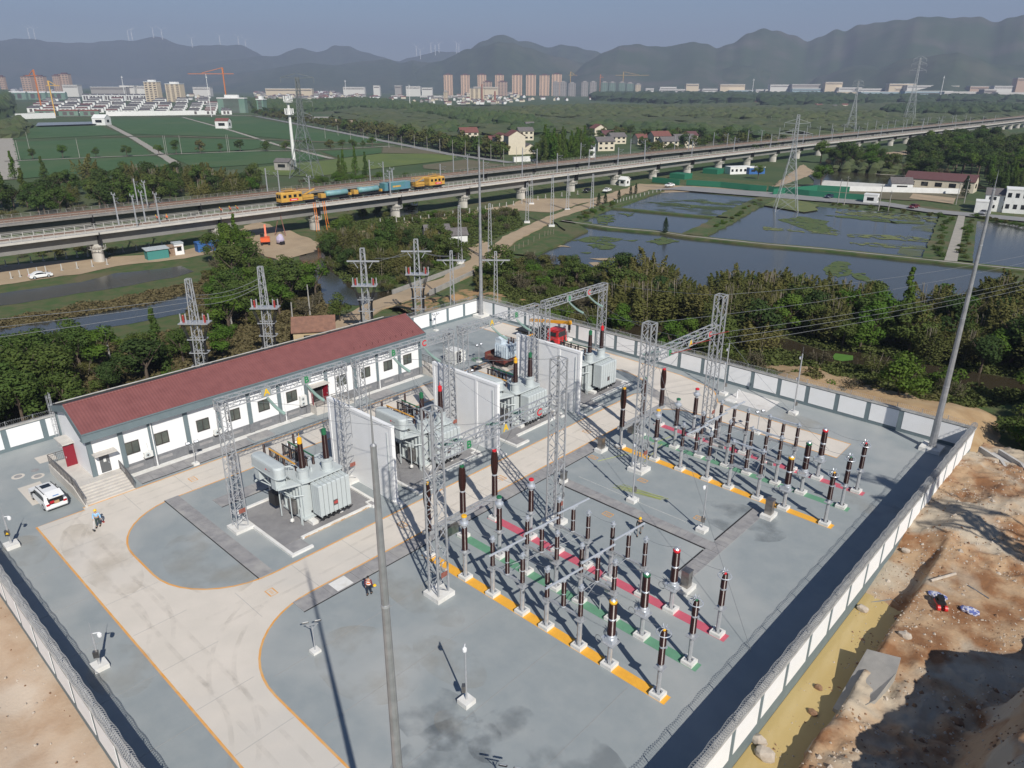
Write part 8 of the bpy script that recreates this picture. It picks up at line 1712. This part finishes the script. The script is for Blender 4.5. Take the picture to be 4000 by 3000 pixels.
# green hoardings
M_hoard = mat('hoarding_green', (.02, .15, .085), .6)
def hoard(pts, label, h=2.3):
    t = thing('site_hoarding', label, 'hoarding', (0, 0, 0), 0, 'green site hoardings')
    for a, b in zip(pts, pts[1:]): f = MB(); f.bar(a+Vector((0, 0, h/2+.3)), b+Vector((0, 0, h/2+.3)), .25, h=h); f.build('panel', M_hoard, t)
hoard([K20(1505, 1605), K20(1800, 1625), K20(2050, 1650), K20(2195, 1662)], 'long dark green hoarding beside the pond road, middle one'); hoard([K20(1210, 1580), K20(1445, 1605)], 'short green hoarding near the second pier'); hoard([K30(190-150, 1690), K30(420, 1655), K30(700, 1670)], 'green hoarding behind the pond pylon'); hoard([K37(0, 5), K37(350, 45), K37(850, 85)], 'green hoarding along the pond road, right one')
for q, lb in ((K20(1490, 1545), 'left'), (K20(1770, 1500), 'right')): t = thing('pier_guard', 'green boarding round a viaduct pier, %s one' % lb, 'hoarding', (q.x-2, q.y, ZG), 0, 'green boarding round the piers'); MB().box(-4, 4, -3.5, 3.5, 0, 2.4).build('panel', M_hoard, t)
for q, h, lb in ((K37(600, 115), 9, 'first'), (K37(655, 120), 10, 'second'), (K37(950, 175), 9, 'third'), (K37(1035, 180), 7, 'fourth'), (K37(1620, 120), 8, 'fifth'), (K37(1690, 110), 9, 'sixth')): cpole((q.x, q.y), h, 'white utility pole along the pond road, %s from the left' % lb, True, ZG+.4, 'white poles along the pond road')
for i in range(16): q = K10(600+i*110, 1180+i*16+rnd.uniform(-30, 30)); cpole((q.x, q.y), 9, 'thin far pole beside the avenue', False, None, 'thin far poles in the fields')
for i in range(22): q = K30(40+i*75+rnd.uniform(-20, 20), 1120-i*5+rnd.uniform(-60, 40)); cpole((q.x, q.y), 8, 'thin far pole in the scrub behind the viaducts', False, None, 'thin far poles in the scrub')
for i, (x, y) in enumerate(((175,1385),(255,1290),(690,1365),(1430,1330),(1445,1330),(1570,1330),(1970,1320),(1985,1320),(155,1385))): q = K00(x, y); cpole((q.x, q.y), 11, 'thin pole among the paddies', False, None, 'thin poles among the paddies')
# ---- distant town. All are houses of their own; sizes from their distance
def tower(q, w, d, h, rz, wallm, label, roofm=None, group=None, floors=16, bands=4, name='apartment_tower'):
    t = thing(name, label, 'apartment tower' if name == 'apartment_tower' else 'building', (q.x, q.y, ZG), RAD(rz), group)
    MB().box(-w/2, w/2, -d/2, d/2, 0, h).build('wall', wallm, t)
    f = MB()
    for k in range(bands):
        xx = -w/2+(k+.5)*w/bands
        for i in range(floors): f.box(xx-w/bands*.28, xx+w/bands*.28, -d/2-.3, -d/2, (i+.3)*h/floors, (i+.78)*h/floors)
    f.build('window_grid', M_twin, t)
    f = MB(); f.box(-w/2-.6, w/2+.6, -d/2-.6, d/2+.6, h, h+1.4); f.box(-w/4, w/4, -d/4, d/4, h+1.4, h+5.5); f.build('roof', roofm or M_mroof, t); return t
M_twin = mat('far_windows', (.10, .085, .08), .5); M_peach = mat('peach_wall', (.66, .45, .31), .9); M_peachd = mat('peach_dark', (.45, .32, .24), .9); M_beige = mat('beige_wall', (.60, .50, .36), .9); M_gnet = mat('green_net', (.13, .22, .17), .95, col2=(.18, .26, .21), scale=.08); M_greyb = mat('grey_block', (.32, .30, .28), .9)
LBT = ('alone at the left', 'second from the left', 'third from the left', 'fourth from the left', 'fifth from the left', 'sixth from the left', 'seventh from the left', 'last at the right with a raised roof')
for i, (F_, x, yt) in enumerate(((S10, 1660, 630), (S10, 1808, 632), (S10, 1952, 630), (S10, 2104, 632), (S20, 45, 632), (S20, 165, 632), (S20, 282, 634), (S20, 388, 626))):
    q, h, k_ = far(F_, x, yt+6, 3650); w = (38 if i < 4 else 44)*k_/1.25
    tower(q, w, w*.6, h-5, 40, M_peach, 'peach high rise tower with brown roof, %s' % LBT[i], None, 'peach high rise cluster', 22, 3)
    for s_ in (-.25, .25): pass
for F_, x, yt, wp, m_, lb in ((S10,2000,708,38,M_peachd,'lower peach block before the third tower'),(S10,2130,708,40,M_peachd,'lower peach block before the fourth tower'),(S20,380,712,26,M_greyb,'grey unfinished block right of the peach towers, first'),(S20,445,712,26,M_greyb,'grey unfinished block, second'),(S20,520,722,30,M_greyb,'grey unfinished block, third'),(S20,630,712,28,M_greyb,'grey unfinished block, fourth'),(S20,702,712,28,M_greyb,'grey unfinished block, fifth'),(S20,800,714,26,M_gnet,'netted grey green block, first'),(S20,868,716,26,M_gnet,'netted grey green block, second'),(S20,950,716,26,M_gnet,'netted grey green block, third'),(S20,1020,722,28,M_gnet,'netted grey green block, fourth'),(S20,1090,732,22,M_beige,'small beige block right of the netted ones'),
    (S00,15,665,18,M_peachd,'brown block at the left edge of the town'),(S00,232,662,36,M_peachd,'brown block with open roof frame, left'),(S00,342,662,36,M_peachd,'brown block with open roof frame, right'),(S00,485,655,24,M_peachd,'taller brown block, left half'),(S00,555,642,36,M_peachd,'taller brown block, right half'),(S10,1640,795,18,M_beige,'small beige block below the first tower'),(S10,1910,765,60,M_beige,'wide cream block among the village roofs')):
    q, h, k_ = far(F_, x, yt, 3450 if yt < 760 else 2300); tower(q, wp*k_*.85, wp*k_*.5, h, 40, m_, lb, M_greyb if m_ is not M_peachd else M_mroof, 'mid rise blocks in the far town', 10, 3)
# yellow pair and netted slab by the white rows
for x, y, wp, hp, lb in ((1340, 870, 45, 60, 'left'), (1530, 872, 52, 55, 'right')):
    q = K00(x, y+8); D_ = (q-CAM).length; t = tower(q, wp*D_/2874, wp*D_/2874*.55, hp*D_/2874, 35, M_beige, 'yellow and white apartment block behind the white rows, %s one' % lb, M_whw, 'yellow apartment blocks', 9, 3)
q = K00(2020, 975); D_ = (q-CAM).length; t = tower(q, 96*D_/2874, 10, 46*D_/2874, 38, M_gnet, 'huge slab wrapped in dark green netting with a tower crane behind', M_whw, None, 12, 1, 'netted_block')
q2 = K10(60, 985); tower(q2, 22*D_/2874, 14, 44*D_/2874, 38, M_gnet, 'right part of the green netted slab', M_whw, None, 10, 1, 'netted_block')
M_crn = mat('crane_orange', (.62, .20, .06), .6); M_crny = mat('crane_ochre', (.60, .36, .08), .6)
def tcrane(q, h, jib, rz, label, m=None):
    t = thing('tower_crane', label, 'tower crane', (q.x, q.y, ZG), RAD(rz), 'tower cranes'); m = m or M_crn; MB().bar((0, 0, 0), (0, 0, h), 1.0+h*.008).build('mast', m, t); f = MB(); f.bar((-jib*.3, 0, h*.93), (jib, 0, h*.93), .5+h*.006); f.bar((0, 0, h*.93), (0, 0, h*1.08), 2); f.bar((0, 0, h*1.08), (jib*.6, 0, h*.95), .8); f.build('jib', m, t)
tcrane(K00(1970, 960), 62, 62, 215, 'orange tower crane over the netted slab'); tcrane(K00(480, 1000), 42, 13, 60, 'ochre tower crane by the white rows', M_crny); tcrane(K00(365, 960), 58, 20, 200, 'orange tower crane at the left of the white rows'); tcrane(far(S20, 505, 700, 3500)[0], 92, 30, 60, 'ochre tower crane among the unfinished blocks, left', M_crny); tcrane(far(S20, 762, 700, 3500)[0], 82, 25, 90, 'orange tower crane among the unfinished blocks, middle'); tcrane(far(S20, 960, 700, 3500)[0], 92, 110, 35, 'ochre tower crane over the netted blocks', M_crny)
# rows of white terraced houses (far left)
M_dkroof = mat('dark_roof', (.09, .085, .09), .9)
def terr(q, w, d, h, rz, lb, grp, wm=M_whw, rm=None):
    t = thing('terraced_house', lb, 'house', (q.x, q.y, ZG), RAD(rz), grp); b = MB(); b.box(-w/2, w/2, -d/2, d/2, 0, h); b.add([(-w/2, -d/2, h), (-w/2, d/2, h), (-w/2, 0, h+d*.25), (w/2, -d/2, h), (w/2, d/2, h), (w/2, 0, h+d*.25)], [(0, 2, 1), (3, 4, 5)]); b.build('wall', wm, t)
    r = MB(); r.add([(-w/2, -d/2-.3, h+.1), (w/2, -d/2-.3, h+.1), (w/2, 0, h+d*.25+.3), (-w/2, 0, h+d*.25+.3), (w/2, d/2+.3, h+.1), (-w/2, d/2+.3, h+.1)], [(0, 1, 2, 3), (3, 2, 4, 5)]); r.build('roof', rm or M_dkroof, t)
    f = MB()
    for k in range(3): f.box(-w/2-.1, -w/2, -d*.3+k*d*.22, -d*.3+k*d*.22+d*.12, h*.2, h*.85)
    for k in range(2): f.box(-w/2+w*(.2+.35*k), -w/2+w*(.42+.35*k), -d/2-.15, -d/2, h*.15, h*.85)
    f.build('window_grid', M_twin, t)
rg_ = random.Random(8)
for r_ in range(7):
    y_ = 992-r_*17
    n_ = 13 if r_ < 5 else 9
    for i in range(n_):
        x_ = (200 if r_ else 200)+(i+.5)*(1830-r_*25)/n_+r_*28
        if r_ == 0 and x_ < 900: continue
        q = K00(x_, y_+rg_.uniform(-3, 3)); D_ = (q-CAM).length; s_ = D_/2874
        terr(q, 34*s_, 15*s_, 13*s_, 62, 'white terraced house with dark roof in the ordered rows, row %s' % ('nearest', 'second', 'third', 'fourth', 'fifth', 'sixth', 'farthest')[r_], 'white terraces, row %s' % ORD[r_], M_whw, M_dkroof if rg_.random() < .8 else M_mroof)
for i, x_ in enumerate((400, 600, 780)):
    q = K00(x_, 1000); D_ = (q-CAM).length; s_ = D_/2874; terr(q, 55*s_, 16*s_, 14*s_, 62, 'unfinished brick terrace wrapped in green net, %s from the left' % ORD[i], 'unfinished netted terraces', M_gnet, M_rroof)
for i in range(3): q = K00(160+i*170, 860); D_ = (q-CAM).length; terr(q, 60*D_/2874, 12*D_/2874, 20*D_/2874, 40, 'low block wrapped in green net behind the rows, %s' % ORD[i], 'netted blocks behind the rows', M_gnet, M_whw)
for i in range(9): q = K00(760+i*62, 872); D_ = (q-CAM).length; s_ = D_/2874; terr(q, 26*s_, 14*s_, 18*s_, 35, 'pale four storey block behind the white rows', 'pale blocks behind the white rows')
t = thing('hoarding_wall', 'white wall in front of the white terraces', 'wall'); f = MB(); f.bar(K00(140, 1030)+Vector((0, 0, 3)), K00(480, 1020)+Vector((0, 0, 3)), 2, h=7); f.bar(K00(920, 1005)+Vector((0, 0, 3)), K00(1810, 990)+Vector((0, 0, 3)), 2, h=6); f.build('wall_body', M_whw, t)
house('field_hut', K00(885, 1080), 14, 12, 7, RAD(40), M_whw, M_whw, 'white hut at the corner of the farm track', 'hut', 'gable', (1, 1)); house('field_hut', K00(1935, 1110), 13, 9, 7, RAD(40), M_whw, M_rroof, 'small hut with red roof among the paddies', 'hut', 'gable', (1, 1))
poly('greenhouse_film', [K00(310,1100),K00(850,1082),K00(850,1062),K00(330,1072)], 1.5, mat('film_grey', (.22, .25, .28), .5), 'structure')
# scattered roofs of the old town and far villages
def scatterhouses(pts, n, sw, label, grp, seed, extra=0, wm=(M_cream, M_whw, M_conc), rm=(M_mroof, M_rroof, M_grt, M_grt), hh=.75):
    rg = random.Random(seed); W_ = [G(x, y) for x, y in pts]; wp = [(p.x, p.y) for p in W_]; c = 0; tr = 0
    xb = MB()
    while c < n+extra and tr < 9000:
        tr += 1; ix = rg.uniform(min(p[0] for p in pts), max(p[0] for p in pts)); iy = rg.uniform(min(p[1] for p in pts), max(p[1] for p in pts))
        if not inside(ix, iy, pts): continue
        q = G(ix, iy); D_ = (q-CAM).length; s_ = D_/2874; w = sw*rg.uniform(.7, 1.4)*s_; h = sw*hh*rg.uniform(.4, .75)*s_
        if c >= n:
            d = w*.65; a_ = RAD(rg.choice((40, 130))); wm_, rm_ = rg.choice(wm), rg.choice(rm); ca, sa = cos(a_), sin(a_)
            F = lambda x, y, z: (q.x+x*ca-y*sa, q.y+x*sa+y*ca, ZG+z)
            b = [F(-w/2, -d/2, 0), F(w/2, -d/2, 0), F(w/2, d/2, 0), F(-w/2, d/2, 0), F(-w/2, -d/2, h), F(w/2, -d/2, h), F(w/2, d/2, h), F(-w/2, d/2, h), F(-w/2, 0, h+d*.3), F(w/2, 0, h+d*.3)]
            xb.add(b, [(0, 1, 5, 4), (1, 2, 6, 9, 5), (2, 3, 7, 6), (3, 0, 4, 8, 7)], wm_); xb.add(b, [(4, 5, 9, 8), (6, 7, 8, 9)], rm_); c += 1; continue
        t = thing('town_house', label, 'house', (q.x, q.y, ZG), RAD(rg.choice((40, 130, 60, 150))+rg.uniform(-8, 8)), grp); d = w*rg.uniform(.55, .8)
        b = MB(); b.box(-w/2, w/2, -d/2, d/2, 0, h); b.add([(-w/2, -d/2, h), (-w/2, d/2, h), (-w/2, 0, h+d*.3), (w/2, -d/2, h), (w/2, d/2, h), (w/2, 0, h+d*.3)], [(0, 2, 1), (3, 4, 5)]); b.build('wall', rg.choice(wm), t)
        r = MB(); r.add([(-w/2-.4, -d/2-.4, h), (w/2+.4, -d/2-.4, h), (w/2+.4, 0, h+d*.3+.2), (-w/2-.4, 0, h+d*.3+.2), (w/2+.4, d/2+.4, h), (-w/2-.4, d/2+.4, h)], [(0, 1, 2, 3), (3, 2, 4, 5)]); r.build('roof', rg.choice(rm), t); c += 1
    if extra: tag(xb.build('roof_mass'), 'dense mass of '+label, 'town', kind='stuff')
scatterhouses([S00(0,735),S00(700,745),S00(700,810),S00(0,860)], 30, 12, 'small roof in the dense old quarter at the far left', 'old quarter roofs, far left', 1, 60)
scatterhouses([S00(1000,800),S00(1270,790),S00(1270,820),S00(900,830)], 12, 12, 'pale roof left of the yellow blocks', 'roofs left of the yellow blocks', 2); scatterhouses([S00(1600,830),S00(1810,830),S00(1810,890),S00(1620,870)], 14, 12, 'pale roof between the yellow blocks and the netted slab', 'roofs by the netted slab', 3)
scatterhouses([S10(0,780),S10(900,770),S10(960,860),S10(820,910),S10(780,920),S10(700,880),S10(200,850),S10(0,880)], 85, 14, 'small roof of the old town beyond the avenue', 'old town roofs', 4, 170)
scatterhouses([S10(960,840),S10(1300,840),S10(1300,880),S10(1000,880)], 12, 13, 'small roof in the trees left of the factory', 'roofs in the trees', 5)
scatterhouses([S10(1310,900),S10(1500,850),S10(2212,800),S20(100,840),S20(120,890),S20(0,900),S10(1700,915),S10(1350,920)], 50, 15, 'village roof below the high rise towers', 'village roofs below the towers', 6, 70)
scatterhouses([S20(120,850),S20(560,850),S20(560,880),S20(120,880)], 9, 14, 'white gable among far trees', 'white gables among far trees', 7); scatterhouses([S20(640,855),S20(1250,850),S20(1250,895),S20(850,880)], 22, 14, 'village house behind the far wood', 'village beyond the far wood', 8, 14); scatterhouses([S20(1500,880),S30(900,950),S30(900,930),S20(1500,850)], 16, 15, 'scattered farmhouse in the far green belt', 'farmhouses in the far green belt', 9)
scatterhouses([S30(450,800),S30(2212,810),S30(2212,860),S30(1500,870),S30(450,830)], 30, 11, 'tiny roof of the far village at the right', 'far village at the right', 10, 60, (M_cream, M_whw), (M_dkroof, M_grt, M_mroof))
# factories and long low blocks
M_fblue = mat('factory_blue', (.30, .42, .46), .7); M_fpale = mat('factory_pale', (.62, .60, .56), .8)
FCT = [(S20,1185,780,30,14,0),(S20,1345,768,60,14,0),(S20,1555,745,46,18,2),(S20,1500,782,200,9,0),(S20,1780,782,120,12,0),(S20,1900,745,90,14,2),(S20,2000,795,110,14,1),(S20,2170,795,60,20,0),(S30,120,750,90,16,0),(S30,320,745,100,14,3),(S30,420,785,180,18,1),(S30,560,722,60,10,2),(S30,40,790,60,16,0),(S30,700,770,80,12,0),(S30,930,790,130,22,0),(S30,950,806,130,10,1),(S30,1150,740,90,14,2),(S30,1150,790,50,26,2),(S30,1330,760,110,20,0),(S30,1370,808,160,18,1),(S30,1600,765,26,20,2),(S30,1810,770,60,22,4),(S30,1900,805,40,30,3),(S30,2100,770,120,24,0),(S30,1700,808,150,12,0),(S30,2110,815,110,12,0),(S30,2180,700,30,22,4),(S10,850,765,80,10,0),(S10,1045,752,24,10,0),(S10,1230,755,24,12,3),(S10,1360,760,54,12,0),(S10,870,792,60,10,0),(S10,1480,770,40,10,0),(S10,290,785,170,18,2),(S10,1225,858,44,24,3),(S10,1650,850,150,12,3),(S10,1560,868,120,10,0),(S00,1110,752,50,9,0),(S00,1230,762,42,16,0),(S00,1750,770,60,14,0),(S00,620,745,50,8,0),(S00,950,760,120,6,3),(S30,680,805,80,10,2),(S10,2000,765,80,10,2)]
for i, (F_, x, y, wp, hp, mi) in enumerate(FCT):
    q, h, k_ = far(F_, x, y-hp, (3550 if F_ is S30 or F_ is S20 else 3300) if y < 800 else 2900); s_ = k_; m_ = (M_fpale, M_fblue, M_beige, M_greyb, M_peachd)[mi]
    t = thing('factory_building', '%s long low factory building at the foot of the hills, %s part' % (('pale', 'bluish', 'cream', 'grey', 'brick coloured')[mi], 'left' if F_ is S00 else 'centre left' if F_ is S10 else 'centre' if F_ is S20 else 'right'), 'factory', (q.x, q.y, ZG), RAD(43), 'factories at the foot of the hills')
    w, d = wp*s_*.95, 30; b = MB(); b.box(-w/2, w/2, -d/2, d/2, 0, h); b.build('wall', m_, t); b = MB(); b.box(-w/2-1, w/2+1, -d/2-1, d/2+1, h, h+1.6); b.build('roof', M_fpale, t); b = MB(); b.box(-w/2+2, w/2-2, -d/2-.4, -d/2, h-7, h-4); b.build('window_band', M_twin, t)
# chimneys
for x, y, h in ((1953, 880, 45), (2065, 880, 28)): X, Y_ = S10(x, y); q = G(X, Y_); t = thing('brick_chimney', 'brick chimney among the village roofs, %s one' % ('tall' if h > 40 else 'short'), 'chimney', (q.x, q.y, ZG)); MB().tube([(0, 0, 0), (0, 0, h)], [4 if h < 40 else 2.5, 2], 8).build('shaft', mat('brick%d' % h, (.30, .13, .09), .9), t)
# wind turbines along the far ridge
M_turb = mat('turbine_white', (.80, .80, .80), .6)
tm = MB().tube([(0, 0, 0), (0, 0, 95)], [3.2, 1.8], 8).mesh('tower', M_turb)
bl = MB()
for k in range(3): a = k*2*PI/3+.4; bl.bar((0, -3, 95), (60*cos(a), -3, 95+60*sin(a)), 3.2, h=1.2)
blm = bl.mesh('blades', M_turb); nm_ = MB().cbox((0, 1, 95), (5, 12, 5)).mesh('nacelle', M_turb)
for i, (F_, x, y) in enumerate(((S00,257,325),(S00,308,330),(S00,1115,340),(S00,1145,332),(S00,1330,318),(S00,1405,330),(S00,1665,400),(S00,1905,380),(S00,2065,388),(S00,2128,415),(S10,1388,470),(S10,1422,500),(S10,1513,445),(S10,1550,465),(S10,1582,445),(S10,1735,450),(S10,1755,455))):
    X, Y_ = F_(x, y+12); a, e = azel(X, Y_); D_ = 9450 if F_ is S00 else 8950; z = CAM.z+math.tan(e)*D_
    t = thing('wind_turbine', 'white wind turbine on the far ridge, %s' % (ORD[i] if i < 16 else 'last')+' from the left', 'wind turbine', (cos(a)*D_, sin(a)*D_, z), a-PI/2, 'wind turbines on the far ridge')
    for m_, n_ in ((tm, 'tower'), (blm, 'blades'), (nm_, 'nacelle')): o = bpy.data.objects.new(n_, m_); C.objects.link(o); o.parent = t
